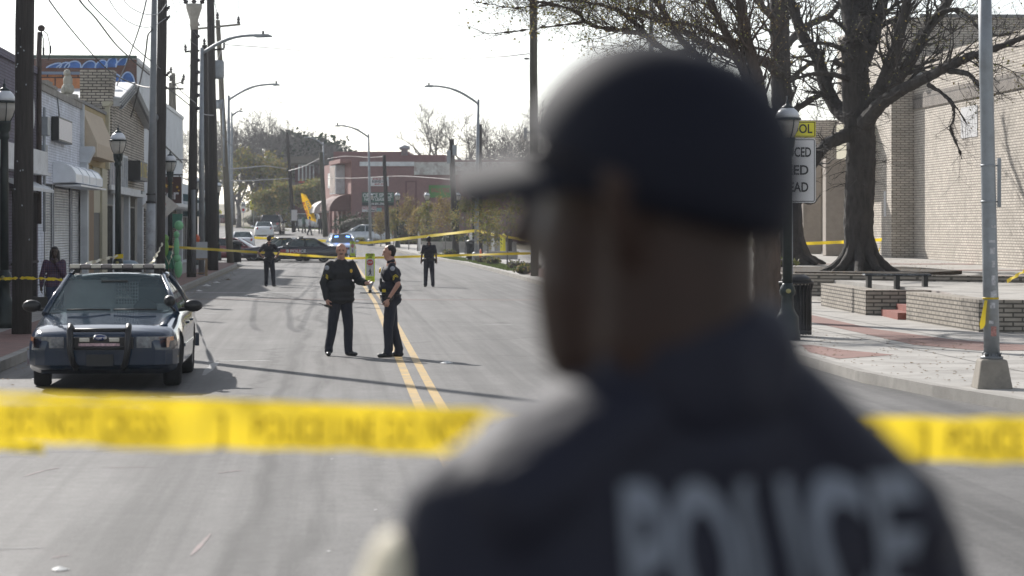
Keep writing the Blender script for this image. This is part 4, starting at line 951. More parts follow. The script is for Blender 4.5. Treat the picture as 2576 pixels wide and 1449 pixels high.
# near patrol car: faces the camera at the left kerb
NC, NS = car('police_car', 'dark blue patrol car with push bar and unlit roof light bar parked facing the camera', 'sedan', M['paint_navy'], (0,0,0), 0, near=True, cat='police car', rim='steel', steer=.10)
yc = 31.05 + 5.39/2; NC.location = (-5.36 - SL*(yc-32) , yc, 0); NC.rotation_euler.z = TH
light_bar(NC, NS)
H0 = 5.39/2
m = MB()
for s in (-1, 1):
    m.tube([(s*.36, -H0+.02, .80), (s*.37, -H0-.08, .84), (s*.37, -H0-.16, .78), (s*.36, -H0-.17, .5), (s*.33, -H0-.13, .36), (s*.3, -H0-.02, .3)], .04, 8)
m.tube([(-.36, -H0-.14, .79), (.36, -H0-.14, .79)], .026, 8); m.tube([(-.36, -H0-.13, .56), (.36, -H0-.13, .56)], .02, 8)
pb_ = m.build('push_bar', M['black'], NC)
for s in (-1, 1):
    m = MB(); m.cb((s*.19, -H0-.12, .665), (.13, .05, .05)); m.build('grille_lamp', M['clear_lens'], pb_, bevel=.01)
m = MB(); m.cb((0, -H0-.155, .605), (.52, .01, .035)); st_ = m.build('bumper_sticker', mat('faded_pink_sticker', (.45,.3,.32), .6, var=.5, scale=30), pb_)
m = MB(); m.lathe([(0,-.03),(.085,-.03),(.09,-.022),(.09,0)], (0,0,0), 24, axis='Y'); em = m.build('emblem', M['chrome'], NC); em.location = (0, -H0-.03, .69); em.scale = (1, 1, .44)
m = MB(); m.lathe([(0,-.034),(.078,-.034),(.078,-.02)], (0,0,0), 24, axis='Y'); e2 = m.build('emblem_field', mat('blue_enamel', (.03,.06,.2), .3), em)
t = text('Ford', .085, M['chrome'], em, 'lettering', (0, -.037, 0), CAMF, bold=.001); t.scale = (1.1, 1, 1.5)
for s in (-1, 1):
    m = MB(); m.tube([(s*.02+.1-.35*(s < 0), -H0+1.47, .985), (s*.3+.1-.05, -H0+1.5, 1.0), (s*.5+.0, -H0+1.56, 1.02)] if False else [(.05+(-.62 if s < 0 else 0), -H0+1.37, 1.0), (.35+(-.65 if s < 0 else .05), -H0+1.36, 1.005), (.62+(-.62 if s < 0 else 0), -H0+1.42, 1.0)], .013, 6); m.build('wiper', M['black'], NC)
m = MB(); m.lathe([(0,-.1),(.05,-.09),(.075,-.02),(.08,.03),(.07,.05)], (.80, -H0+1.28, 1.12), 14, axis='Y'); m.tube([(.80, -H0+1.3, 1.06), (.86, -H0+1.5, .98)], .015); sp_ = m.build('spotlight', M['black'], NC)
m = MB(); m.bx(-.72, -.02, -.32, -.30, .92, 1.38); m.bx(-.7, .7, -.30, -.29, .9, 1.05)
for k in range(9):
    z_ = .98+k*.045; m.bx(-.05, .3, -.36, -.35, z_, z_+.012)
for k in range(10): m.bx(-.05+k*.038, -.04+k*.038, -.365, -.355, .98, 1.36)
m.build('cage_partition', M['steel'], NC)
m = MB(); m.cb((0, 0, 0), (.36, .1, .04)); m2_ = m.build('inside_mirror', M['black'], NC); m2_.location = (0, -H0+2.12, 1.36)
# two patrol cars drawn across the far street
def side_livery(C, S, s):
    m = MB(); y0 = S['win'][0][0][0]-.1-S['L']/2
    xw = s*(S['W']+.004)
    m.bx(min(xw, xw+s*.004), max(xw, xw+s*.004), y0-.35, y0+.9, .56, .80); st = m.build('livery_stripe', mat('red_livery', (.3,.04,.05), .4), C)
    r_ = V((0, -s, 0)) if False else V((0, 1 if s > 0 else -1, 0))
    text('POLICE', .24, M['sign_white'], C, 'lettering', (s*(S['W']+.012), y0+.72, .68), (r_, V((0,0,1)), V((s,0,0))), width=.95, bold=.01)
    m = MB(); m.lathe([(0,0),(.1,0),(.1,.004*s),(0,.004*s)], (s*(S['W']+.008), y0+.08, .7), 16, axis='X'); m.build('door_crest', M['sign_white'], C)
def uc(u, d): return X(u, d)
d_ = 150
A1, S1 = car('police_car', 'charcoal patrol car parked broadside, front hidden behind the officer with hands on hips', 'sedan', M['paint_black'], (X(762, 147), 147, 0), R(-90)+R(4), glass=M['carglass'], cat='police car', rim='steel', trim=M['paint_maroon'])
light_bar(A1, S1); side_livery(A1, S1, -1); side_livery(A1, S1, 1)
A2, S2 = car('police_car', 'dark patrol car with white front corner half hidden behind the broadside patrol car', 'sedan', M['paint_black'], (X(712, 152), 152.2, 0), R(-90)+R(-10), glass=M['carglass'], cat='police car', rim='steel')
m = MB(); m.cb((0, -2.695-.03, .67), (1.7, .03, .2)); m.build('white_nose', M['paint_white'], A2, bevel=.01)
A3, S3 = car('police_car', 'pale blue and white patrol car facing the camera with blue lights flashing inside', 'hatch', M['paint_paleblue'], (X(856, 160), 161, 0.1), R(8), glass=M['carglass_dark'], cat='police car')
for s in (-1, 1):
    m = MB(); m.cb((s*.38, -2.2+1.42, 1.42), (.24, .05, .075), rot=(0, s*.12, 0)); o = m.build('blue_light', mat('lit_blue_strobe', (.1,.3,1), .3, emit=(.12,.3,1), estr=4), A3)
# others
car('sedan', 'maroon saloon parked behind the black litter bin at left kerb', 'compact', M['paint_maroon'], (X(582, 152), 153, 0), R(80), cat='car')
car('sedan', 'white saloon with its rear window facing us behind the maroon car', 'compact', M['paint_white'], (X(602, 172), 174, gz(X(602,172), 174)), R(188), cat='car', glass=M['carglass'])
car('sedan', 'white saloon seen from behind driving up the far street', 'compact', M['paint_white'], (X(664, 209), 209, gz(X(664,209), 209)), R(186), cat='car', glass=M['carglass'])
car('suv', 'dark grey estate van with raised tailgate window ahead of the white saloon', 'suv', M['paint_suv'], (X(684, 225), 226, gz(X(684,225), 226)), R(180), cat='suv')
car('minivan', 'white minivan crossing side-on behind the yellow feather flag', 'van', M['paint_white'], (X(757, 288), 286, gz(X(757,288), 286)), R(-90), cat='minivan', glass=M['carglass_dark'])
car('hatchback', 'silver hatchback parked side-on in front of the red building', 'hatch', M['paint_silver'], (X(920, 199), 199, gz(X(920,199), 199)), R(-93), cat='car', glass=M['carglass'])
car('sedan', 'distant dark red car on the upper street beside the school warning sign', 'compact', M['paint_maroon'], (X(556, 358), 358, gz(X(556,358), 358)), R(-95), cat='car')
# ---------------------------------------------------------------- people
def caps_mesh(caps, vox, name, mats, smooth_it=4):
    """union of tapered capsules and balls, remeshed to one continuous surface"""
    bm = bmesh.new()
    for c in caps:
        p0, r0, p1, r1 = c[:4]; p0, p1 = V(p0), V(p1); fl = c[4] if len(c) > 4 else (1, 1, 1); rz = c[5] if len(c) > 5 else 0
        t = bmesh.new()
        rot = Matrix.Rotation(rz, 4, 'Z')
        for p, r in ((p0, r0), (p1, r1)):
            bmesh.ops.create_icosphere(t, subdivisions=2, radius=1, matrix=Matrix.Translation(p) @ rot @ Matrix.Diagonal((r*fl[0], r*fl[1], r*fl[2], 1)))
            if (p1-p0).length < 1e-6: break
        h = bmesh.ops.convex_hull(t, input=t.verts)
        bmesh.ops.delete(t, geom=list(set([g for g in h['geom_interior'] if isinstance(g, bmesh.types.BMVert)])), context='VERTS')
        bmesh.ops.recalc_face_normals(t, faces=t.faces)
        me = bpy.data.meshes.new('t'); t.to_mesh(me); t.free(); bm.from_mesh(me); bpy.data.meshes.remove(me)
    me = bpy.data.meshes.new(name); bm.to_mesh(me); bm.free()
    for m in (mats if isinstance(mats, (list, tuple)) else [mats]): me.materials.append(m)
    o = bpy.data.objects.new(name, me); COL.objects.link(o)
    r = o.modifiers.new('r', 'REMESH'); r.mode = 'VOXEL'; r.voxel_size = vox; r.use_smooth_shade = True
    if smooth_it:
        s = o.modifiers.new('s', 'SMOOTH'); s.iterations = smooth_it; s.factor = .5
    applied(o)
    for p in o.data.polygons: p.use_smooth = True
    return o
def fold_noise(o, amp, freq=9, zs=.5):
    from mathutils import noise as nz
    me = o.data
    for v in me.vertices:
        c = v.co; n = nz.noise(V((c.x*freq, c.y*freq, c.z*freq*zs))) + .5*nz.noise(V((c.x*freq*2.3+5, c.y*freq*2.3, c.z*freq*1.4)))
        v.co += v.normal*n*amp
DEF = dict(hipw=.09, shw=.178, deep=1.0, belly=.0, footr=(.12,.0), footl=(-.12,.0), lean=0, head_yaw=0, head_nod=0)
def hand_caps(w, d, side, curl=.5, palm=None, spread=0):
    """five separate fingers: w wrist, d pointing direction, palm = palm normal"""
    w, d = V(w), V(d).normalized(); n = V(palm if palm else (-side, 0, 0)); n = (n - d*n.dot(d)).normalized(); s = d.cross(n)*side
    out = [(w, .026, w + d*.035, .03, ), (w + d*.03, .03, w + d*.075 , .027), (w + d*.05 + s*.02, .02, w + d*.08 + s*.024, .016), (w + d*.05 - s*.02, .02, w + d*.08 - s*.026, .016)]
    for k, (off, ln) in enumerate([(.030,.066),(.011,.078),(-.009,.072),(-.028,.056)]):
        b = w + d*.085 + s*off; dd = (d + s*spread*(off*12)).normalized()
        a = curl*.5; d1 = (dd*math.cos(a) + n*math.sin(a)); a2 = curl*1.3; d2 = (dd*math.cos(a2) + n*math.sin(a2))
        m1 = b + d1*ln*.5; out += [(b, .0095, m1, .009), (m1, .009, m1 + d2*ln*.5, .0078)]
    tb = w + d*.03 + s*.028; td = (d*.65 + s*.75 + n*(.2 + curl*.4)).normalized(); m1 = tb + td*.035
    out += [(tb, .014, m1, .0115), (m1, .0115, m1 + (d*.8 + s*.2 + n*(.2+curl*.5)).normalized()*.032, .0095)]
    return out
def person(label, loc, yaw, h=1.8, name='person', skin='skin_light', top='cloth_navy', legs='cloth_navy2', shoes='leather', hair='hair_dark', sleeve='long', arms=None, pose=None, vox=.011, jacket=False, bald=False, long_hair=False, belt=True, fat=1.0, group=None, cap=None, fold=.004, face=True):
    q = dict(DEF); q.update(pose or {}); k = h/1.8
    def S(p): return V((p[0]*k, p[1]*k, p[2]*k))
    hipR, hipL = (q['hipw'], 0, .93), (-q['hipw'], 0, .93)
    fr, fl_ = q['footr'], q['footl']
    kr = (lerp(hipR[0], fr[0], .5)+.005, q.get('kr', .02)+fr[1]*.5, .50); kl = (lerp(hipL[0], fl_[0], .5)-.005, q.get('kl', .02)+fl_[1]*.5, .50)
    ar, al = (fr[0], fr[1]-.02, .085), (fl_[0], fl_[1]-.02, .085)
    shR, shL = (q['shw'], 0, 1.45), (-q['shw'], 0, 1.45)
    A = arms or dict(r=((.25,-.03,1.17), (.26,.06,.93)), l=((-.25,-.03,1.17), (-.26,.06,.93)))
    (eR, wR), (eL, wL) = A['r'], A['l']
    hy = q['head_yaw']; rot = Matrix.Rotation(hy, 3, 'Z') @ Matrix.Rotation(-q['head_nod'], 3, 'X'); hc = V((0, .025, 1.675))
    def HD(p): return hc + rot @ V(p)
    B = []
    # skull, jaw, nose, ears, neck
    B += [(HD((0,-.012,.025)), .098, HD((0,-.012,.025)), .098, (.85,1.0,1.03), hy), (HD((0,.018,-.03)), .072, HD((0,.045,-.085)), .040, (.86,1,.9), hy),
          (HD((0,.092,.0)), .010, HD((0,.108,-.028)), .0145), (HD((0,.085,.03)), .012, HD((0,.095,-.01)), .010), (HD((.03,.075,.035)), .016, HD((-.03,.075,.035)), .016), (HD((.0,.078,-.062)), .018, HD((.0,.078,-.062)), .018, (1.3,.8,.5), hy)]
    for s in (-1, 1):
        B += [(HD((s*.078,-.01,.015)), .022, HD((s*.076,-.012,-.02)), .014, (.35,.8,1.1), hy)]
    B += [((0,-.012,1.50), .070*(1 if fat < 1.1 else 1.12), HD((0,-.01,-.06)), .058), ((0,0,1.46), .085, (0,-.01,1.53), .06, (1.2,.9,1))]
    t = fat; dp = q['deep']
    torso = lambda e: [((.085*t,0,1.33), .125*t+e, (-.085*t,0,1.33), .125*t+e, (1,.82*dp,1)), ((.07*t,0.01*t,1.12), .115*t+e, (-.07*t,.01*t,1.12), .115*t+e, (1,.92*t*dp,1)), ((.075*t,0,.98), .12*t+e, (-.075*t,0,.98), .12*t+e, (1,.88*dp,1)),
                       ((.12,0,1.42), .072+e, (-.12,0,1.42), .072+e, (1,.9,1)), ((.03,-.01,1.475), .068+e, (-.03,-.01,1.475), .068+e), (shR, .056+e, (.09,0,1.38), .1+e, (1,.9,1)), (shL, .056+e, (-.09,0,1.38), .1+e, (1,.9,1))]
    B += torso(-.022)
    for hip, kn, an, ft, sd_ in ((hipR, kr, ar, fr, 1), (hipL, kl, al, fl_, -1)):
        B += [(hip, .085, kn, .055), (kn, .055, an, .036), (an, .034, (ft[0], ft[1]+.01, .06), .028)]
    for sh, e_, w_, sd_ in ((shR, eR, wR, 1), (shL, eL, wL, -1)):
        B += [(sh, .052, e_, .041), (e_, .041, w_, .027)]
        d = V(w_) - V(e_); hd = (A.get('hr') if sd_ > 0 else A.get('hl')) or {}
        B += hand_caps(w_, hd.get('dir', d), sd_, hd.get('curl', .5), hd.get('palm'), hd.get('spread', 0))
    def scaled(c): return [(S(x[0]), x[1]*k, S(x[2]), x[3]*k) + tuple(x[4:]) for x in c]
    body = caps_mesh(scaled(B), min(vox, .008)*k if face else vox, name, M[skin], 2)
    body.location = loc; body.rotation_euler.z = yaw
    tag(body, label, 'person', group)
    def child(nm, caps, m_, vx=vox, sm=3, fn=0):
        o = caps_mesh(scaled(caps), vx, nm, M[m_] if isinstance(m_, str) else m_, sm); o.parent = body
        if fn: fold_noise(o, fn)
        return o
    # top
    T = torso(.0) + [((.07,.0,.95), .125*t, (-.07,0,.95), .125*t, (1,.9,.6))]
    if jacket: T = torso(.022) + [((.088*t,.005,.90), .132*t, (-.088*t,.005,.90), .132*t, (1,.96*dp,.6)), ((.085*t,.005,1.1), .142*t, (-.085*t,.005,1.1), .142*t, (1,.9*dp,1)), ((0,-.02,1.5), .075, (0,-.02,1.525), .07)]
    e = .024 if jacket else .012
    for sh, e_, w_ in ((shR, eR, wR), (shL, eL, wL)):
        if sleeve == 'long': T += [(sh, .06+e, e_, .050+e*.8), (e_, .050+e*.8, V(e_).lerp(V(w_), .93), .036+e*.6)]
        else: T += [(sh, .052+e, V(sh).lerp(V(e_), .78), .050+e)]
    c_ = child('jacket' if jacket else 'shirt', T, top, fn=fold*1.6)
    # collar
    child('collar', [((.045,.035,1.52), .030, (-.045,.035,1.52), .030), ((.055,-.035,1.545), .030, (-.055,-.035,1.545), .030), ((.062,-.03,1.545), .026, (.05,.04,1.52), .026), ((-.062,-.03,1.545), .026, (-.05,.04,1.52), .026)], top, .009)
    # trousers
    Lg = [((.07,-.005,.93), .118*t, (-.07,-.005,.93), .118*t, (1,.92*dp,.9)), ((.07*t,0,1.0), .11*t, (-.07*t,0,1.0), .11*t, (1,.9*dp,.4))]
    for hip, kn, an in ((hipR, kr, ar), (hipL, kl, al)):
        Lg += [((hip[0], hip[1], .9), .108, (kn[0], kn[1], kn[2]), .082), (kn, .082, (an[0], an[1], .13), .070), ((an[0], an[1]+.01, .13), .068, (an[0], an[1]+.01, .085), .072)]
    child('trousers', Lg, legs, fn=fold*1.3)
    for ft, an in ((fr, ar), (fl_, al)):
        yo = q.get('toe_out', .25)*(1 if ft[0] > 0 else -1)
        child('shoe', [((an[0], an[1]-.035, .045), .043, (ft[0]+yo*.12, ft[1]+.13, .036), .036, (1.1,1,.9)), ((an[0], an[1], .06), .045, (ft[0]+yo*.06, ft[1]+.06, .045), .042)], shoes, .008, 2)
    if belt:
        bt = child('belt', [((.085*t,0,1.0), .124*t, (-.085*t,0,1.0), .124*t, (1,.93*dp,.2))] + [((x_, y_, .99), .03, (x_, y_, .95), .028) for x_, y_ in ((.19*t,.02),(-.19*t,.0),(.12*t,-.1),(-.1*t,-.11),(-.15*t,.08),(.1,.12*t))] + [((.215*t,.0,.98), .03, (.22*t,.0,.86), .024), ((-.21*t,.03,.98), .026, (-.215*t,.03,.91), .026)], 'leather', .008, 1)
    if hair and not bald:
        Hh = [(HD((0,-.026,.034)), .0985, HD((0,-.026,.034)), .0985, (.87,.97,1.0), hy), (HD((0,-.042,-.005)), .084, HD((0,-.04,-.018)), .074, (.93,.75,1), hy)]
        if long_hair: Hh += [(HD((.05,-.03,.0)), .06, HD((.075,-.03,-.17)), .042), (HD((-.05,-.03,.0)), .06, HD((-.075,-.03,-.17)), .042), (HD((0,-.06,.0)), .08, HD((0,-.07,-.17)), .06), (HD((0,.02,.075)), .06, HD((0,.02,.07)), .06, (1.1,1,.7))]
        child('hair', Hh, hair, .007, 1, .002)
    if face:
        for s in (-1, 1):
            mm = MB(); mm.ball(S(HD((s*.032,.081,.012))), (.012,.009,.007), 8); mm.build('eye', M['black'], body)
        mm = MB(); mm.ball(S(HD((0,.088,-.052))), (.02,.009,.005), 8); mm.build('mouth', mat('lip', (.25,.09,.08), .5, var=0) if skin == 'skin_light' else mat('lip', (.08,.03,.03), .5, var=0), body)
    return body, S, HD, child
def disc(body, name, m_, c, n, r, thick=.006, sc=(1,1)):
    m = MB(); m.lathe([(0,0),(r,0),(r*.95,thick),(0,thick)], (0,0,0), 14); o = m.build(name, m_, body); n = V(n).normalized()
    o.rotation_euler = n.to_track_quat('Z', 'Y').to_euler(); o.location = c; o.scale = (sc[0], sc[1], 1); return o
def chevrons(body, c, out, up=V((0,0,1)), s=1):
    r = up.cross(out).normalized(); m = MB()
    for k in range(3):
        z = -.022*k
        for sg in (-1, 1):
            p = [V((0, z)), V((sg*.038, z-.03)), V((sg*.038, z-.042)), V((0, z-.012))]
            q = [c + r*a.x*s + up*a.y*s + out*.0 for a in p]; q2 = [a + out*.01 for a in q]
            m.add(q + q2, [(0,1,2,3),(7,6,5,4),(0,4,5,1),(1,5,6,2),(2,6,7,3),(3,7,4,0)])
    return m.build('chevrons', M['chevron'], body)
def gpt(u, v): d = CZ*FP/(v-HV); return V((X(u,d), d, gz(X(u,d), d)))
# bald sergeant, gesturing to the right, radio in his other hand
c = gpt(857, 895); ya = R(206)
b, S, HD, ch = person('bald moustached officer in a black jacket holding out one open hand', c, ya, 1.845, top='cloth_black', bald=True, jacket=True, belt=False, fat=1.06, fold=.006, vox=.010,
    arms=dict(r=((.275,-.04,1.18), (.255,.05,.91)), l=((-.29,.06,1.20), (-.26,.40,1.17)), hl=dict(dir=(-.3,.9,-.02), palm=(.6,-.1,.8), curl=.12, spread=.5), hr=dict(curl=1.1)),
    pose=dict(head_yaw=R(-32)+R(10), footr=(.19,-.02), footl=(-.10,.10), toe_out=.5, deep=1.15))
m = MB(); m.cb((0,0,0), (.055,.035,.13)); m.tube([(.015,0,.06),(.015,0,.2)], .007, 6); o = m.build('hand_radio', M['black'], None, bevel=.008)
rr = Matrix.Rotation(ya, 3, 'Z'); o.location = c + rr @ S((.255,.11,.80)); o.rotation_euler = (R(75), 0, ya+R(30)); tag(o, 'black hand radio held low by the bald officer', 'radio')
ch('moustache', [(HD((-.024,.098,-.044)), .0075, HD((0,.104,-.038)), .009), (HD((.024,.098,-.044)), .0075, HD((0,.104,-.038)), .009)], 'hair_dark', .003, 0)
ch('side_hair', [(HD((.074,-.03,-.005)), .018, HD((.06,-.06,-.02)), .018, (.5,1,1)), (HD((-.074,-.03,-.005)), .018, HD((-.06,-.06,-.02)), .018, (.5,1,1)), (HD((.05,-.08,-.03)), .018, HD((-.05,-.08,-.03)), .018, (1,.6,1))], 'hair_grey', .005, 1)
chevrons(b, S((.27,.035,1.32)), V((.75,.66,0)).normalized(), s=1.15)
disc(b, 'shoulder_patch', M['patch'], S((.252,.045,1.41)), (.75,.66,.1), .042, .008)
disc(b, 'badge', M['gold'], S((-.12,.148,1.36)), (-.2,1,.1), .026, .008, (1,1.3))
# dark haired sergeant facing left in profile
c = gpt(983, 899); yb = R(97)
b, S, HD, ch = person('short sleeved dark haired officer facing left with his hand by his pocket', c, yb, 1.825, top='cloth_navy', sleeve='short', fat=1.16, fold=.004, vox=.010,
    arms=dict(r=((.27,-.02,1.18), (.24,.06,.95)), l=((-.28,-.10,1.18), (-.25,.06,.93)), hl=dict(dir=(.0,.25,-.9), curl=1.3, palm=(1,0,0)), hr=dict(curl=.9)),
    pose=dict(footr=(.10,-.12), footl=(-.10,.06), head_nod=R(6), deep=1.34))
chevrons(b, S((-.29,-.055,1.335)), V((-1,0,.0)), s=1.15)
disc(b, 'shoulder_patch', M['patch'], S((-.262,-.01,1.425)), (-1,.1,.25), .040, .008)
disc(b, 'badge', M['gold'], S((-.10,.175,1.39)), (-.3,1,.2), .032, .01, (1,1.4))
m = MB(); m.cb(S((-.1,.165,1.22)), (.05,.04,.09)); m.tube([S((-.1,.165,1.25)), S((-.09,.16,1.34)), S((-.07,.12,1.45))], .006, 6); m.cb(S((-.13,.17,1.26)), (.07,.02,.02)); m.build('shoulder_microphone', M['black'], b, bevel=.006)
m = MB(); m.cb(S((-.16,.12,1.07)), (.06,.06,.05)); m.build('yellow_pouch', M['chevron'], b, bevel=.006)
m = MB(); m.lathe([(.034,-.012),(.037,0),(.034,.012)], S((-.252,.05,.955)), 14); m.build('wristwatch', M['black'], b)
m = MB(); m.cb(S((-.11,.158,1.035)), (.03,.02,.03)); m.build('buckle', M['steel'], b, bevel=.004)
# two far officers with their backs to us
c = gpt(677, 721)
person('officer with both hands on his hips standing with his back to us in the shade', c, R(-6), 1.83, sleeve='short', hair='hair_brown', vox=.014, face=False, fat=1.0,
    arms=dict(r=((.37,-.08,1.2), (.25,.04,1.05)), l=((-.37,-.08,1.2), (-.25,.04,1.05)), hr=dict(dir=(-.5,.6,-.3), palm=(-1,0,0)), hl=dict(dir=(.5,.6,-.3), palm=(1,0,0))), pose=dict(footr=(.16,.02), footl=(-.10,.0)))
c = gpt(1079, 722)
person('officer with hanging arms walking away along the right side of the road', c, R(3), 1.80, sleeve='short', skin='skin_brown', hair='hair_dark', vox=.014, face=False, fat=1.05,
    arms=dict(r=((.245,-.04,1.17), (.27,.03,.94)), l=((-.245,-.04,1.17), (-.27,.02,.93))), pose=dict(footr=(.14,.0), footl=(-.12,.02)))
# woman by the shutters
M['plaid'] = None
def plaid():
    m = mat('purple_plaid_flannel', (.05,.018,.036), .85, var=.2); t = m.node_tree; b = t.nodes['Principled BSDF']; L = t.links.new
    tc = nd(t, 'ShaderNodeTexCoord'); col = None; prev = b.inputs['Base Color'].links[0].from_socket
    for k, (dr, sc, c) in enumerate([('X', 5, (.02,.02,.06)), ('Z', 5, (.02,.02,.06)), ('X', 9, (.22,.14,.19)), ('Z', 9, (.22,.14,.19))]):
        wv = nd(t, 'ShaderNodeTexWave', bands_direction=dr); wv.inputs['Scale'].default_value = sc; L(tc.outputs['Object'], wv.inputs[0])
        r = nd(t, 'ShaderNodeMapRange'); r.inputs[1].default_value = .6 if k < 2 else .93; r.inputs[2].default_value = .7 if k < 2 else .97; r.inputs[4].default_value = .6; L(wv.outputs[1], r.inputs[0])
        mx = nd(t, 'ShaderNodeMix', data_type='RGBA'); mx.inputs[7].default_value = (*c, 1); L(r.outputs[0], mx.inputs[0]); L(prev, mx.inputs[6]); prev = mx.outputs[2]
    L(prev, b.inputs['Base Color']); return m
M['plaid'] = plaid(); M['jeans'] = mat('blue_denim', (.03,.04,.08), .85, var=.25, scale=10)
d_ = 46.5; c = V((X(137, d_), d_, .145))
b, S, HD, ch = person('long haired woman in purple plaid shirt with one hand raised to her chin', c, R(195), 1.60, skin='skin_dark', top='plaid', legs='jeans', long_hair=True, belt=False, fat=1.08, vox=.010,
    arms=dict(r=((.27,.02,1.16), (.28,.0,.93)), l=((-.2,.12,1.17), (-.03,.17,1.44)), hl=dict(dir=(.2,-.1,.8), palm=(0,-1,0), curl=1.2)), pose=dict(head_yaw=R(-12), footr=(.09,0), footl=(-.09,.04)))
m = MB(); m.cb((0,0,0), (.28,.12,.26)); m.tube([(-.1,0,.12),(-.07,0,.36),(.07,0,.36),(.1,0,.12)], .01, 6); o = m.build('handbag', M['leather'], None, bevel=.03)
o.location = c + Matrix.Rotation(R(195), 3, 'Z') @ S((.3,.03,.56)); tag(o, 'black handbag hanging from the plaid shirted woman\'s hand', 'bag')
# far pedestrians
def far(label, u, v_foot, d, h, yaw, **k):
    x = X(u, d); return person(label, (x, d, gz(x, d) + k.pop('dz', 0)), yaw, h, vox=.02, face=False, belt=False, **k)
M['wh_shirt'] = mat('white_tee', (.55,.5,.56), .8); M['gr_shirt'] = mat('dark_green_coat', (.03,.08,.07), .8); M['blk'] = M['black']
far('man in white tee shirt walking behind the police car', 779, 0, 222, 1.75, R(-90), top='wh_shirt', sleeve='short', skin='skin_brown', pose=dict(footr=(.1,.2), footl=(-.1,-.2)))
far('person in long dark green coat crossing before the white minivan', 764, 0, 236, 1.8, R(-60), top='gr_shirt', legs='blk', skin='skin_dark', jacket=True, pose=dict(footr=(.1,.15), footl=(-.1,-.1)))
far('person in black walking beside the leaning pole before the minivan', 747, 0, 250, 1.75, R(-100), top='cloth_black', skin='skin_dark', pose=dict(footr=(.1,.25), footl=(-.1,-.25)))
far('person in dark clothes under the awnings of the red building', 806, 0, 226, 1.75, R(180), top='cloth_black', skin='skin_dark')
far('person in black jacket standing by the shrubs near the yellow bollards', 1284, 0, 150, 1.72, R(70), top='cloth_black', legs='blk', skin='skin_dark', dz=.14)
far('distant pedestrian in a dark coat on the upper left pavement', 604, 0, 345, 1.75, R(90), top='cloth_black', skin='skin_dark')
far('distant pedestrian in pale top on the upper left pavement', 596, 0, 345, 1.7, R(90), top='wh_shirt', skin='skin_brown')

# ---------------------------------------------------------------- foreground officer, out of focus, seen from behind
FX, FY = .160, 2.18; GN = .38; k_ = 1.0; yf = R(22)
def fgc(u, v, d=2.13): return (X(u, d), d, Z(v, d))
def Lc(x, y, z): # local body frame -> world minus ground
    p = Matrix.Rotation(yf, 3, 'Z') @ V((x, y, 0)); return V((FX + p.x, FY + p.y, z))
org = V((FX, FY, GN)); hyw = R(70)
def rel(p): return V(p) - org
hrot = Matrix.Rotation(hyw, 3, 'Z'); hcw = V((X(1630, 2.13), 2.13+.02, Z(505, 2.13)))
HS = 1.03
def HF(x, y, z): return hcw + hrot @ (V((x, y, z))*HS) - org
body_c = [(HF(0,-.005,.03), .1, HF(0,-.005,.03), .1, (.82,1.02,1.05), hyw), (HF(0,.03,-.035), .074, HF(0,.058,-.088), .042, (.86,1,.9), hyw), (HF(0,.10,.0), .011, HF(0,.116,-.03), .016), (HF(0,.095,.03), .012, HF(0,.104,-.01), .010),
          (HF(0,.085,-.07), .02, HF(0,.085,-.062), .02, (1.3,.8,.5), hyw), (HF(.03,.085,.035), .016, HF(-.03,.085,.035), .016), (HF(0,-.02,-.12), .078, HF(0,-.02,.0), .078, (1,1.05,1), hyw), (HF(0,.045,-.12), .052, HF(0,.045,-.07), .06, (1,1,1), hyw)]
body_c = [(c_[0], c_[1]*HS, c_[2], c_[3]*HS) + tuple(c_[4:]) for c_ in body_c]
for s in (-1, 1): body_c += [(HF(s*.090,-.004,.015), .030, HF(s*.086,-.006,-.03), .018, (.55,.8,1.15), hyw)]
nk = rel(Lc(.0,.0,1.99)); body_c += [(nk, .075, HF(0,-.02,-.08), .066)]
def tors(e): return [(rel(Lc(.085,.01,1.80)), .135+e, rel(Lc(-.085,.01,1.80)), .135+e, (1,.85,1.05), yf), (rel(Lc(.09,.0,1.56)), .13+e, rel(Lc(-.09,0,1.56)), .13+e, (1,.9,1), yf), (rel(Lc(.08,0,1.37)), .13+e, rel(Lc(-.08,0,1.37)), .13+e, (1,.9,1), yf), (rel(Lc(.14,0,1.835)), .080+e, rel(Lc(-.14,0,1.86)), .080+e, (1,.95,1), yf), (rel(Lc(0,-.01,1.90)), .085+e, rel(Lc(0,-.01,1.91)), .08+e, (1.2,1,1), yf)]
body_c += tors(-.03)
for s in (-1, 1):
    sh, el, wr = Lc(s*.195,0,1.83), Lc(s*.265,-.03,1.55), Lc(s*.26,.05,1.30)
    body_c += [(rel(sh), .055, rel(el), .043), (rel(el), .043, rel(wr), .03)] + [(rel(a) if not isinstance(a, float) else a, b_, rel(c_), d__) for a, b_, c_, d__ in hand_caps(wr, (0,.1,-1), s, .6)]
    body_c += [(rel(Lc(s*.09,0,1.33)), .09, rel(Lc(s*.1,.02,.88)), .06), (rel(Lc(s*.1,.02,.88)), .06, rel(Lc(s*.11,0,GN+.09)), .04), (rel(Lc(s*.11,0,GN+.06)), .035, rel(Lc(s*.13,.13,GN+.04)), .032)]
FO = caps_mesh(body_c, .009, 'person', M['skin_fg'], 3); FO.location = org
tag(FO, 'out of focus officer in navy cap and jacket in front, seen from behind', 'person')
def fchild(nm, caps, m_, vox=.008, sm=4, fn=0):
    o = caps_mesh(caps, vox, nm, M[m_], sm); o.parent = FO
    if fn: fold_noise(o, fn, 6)
    return o
J = tors(.016)
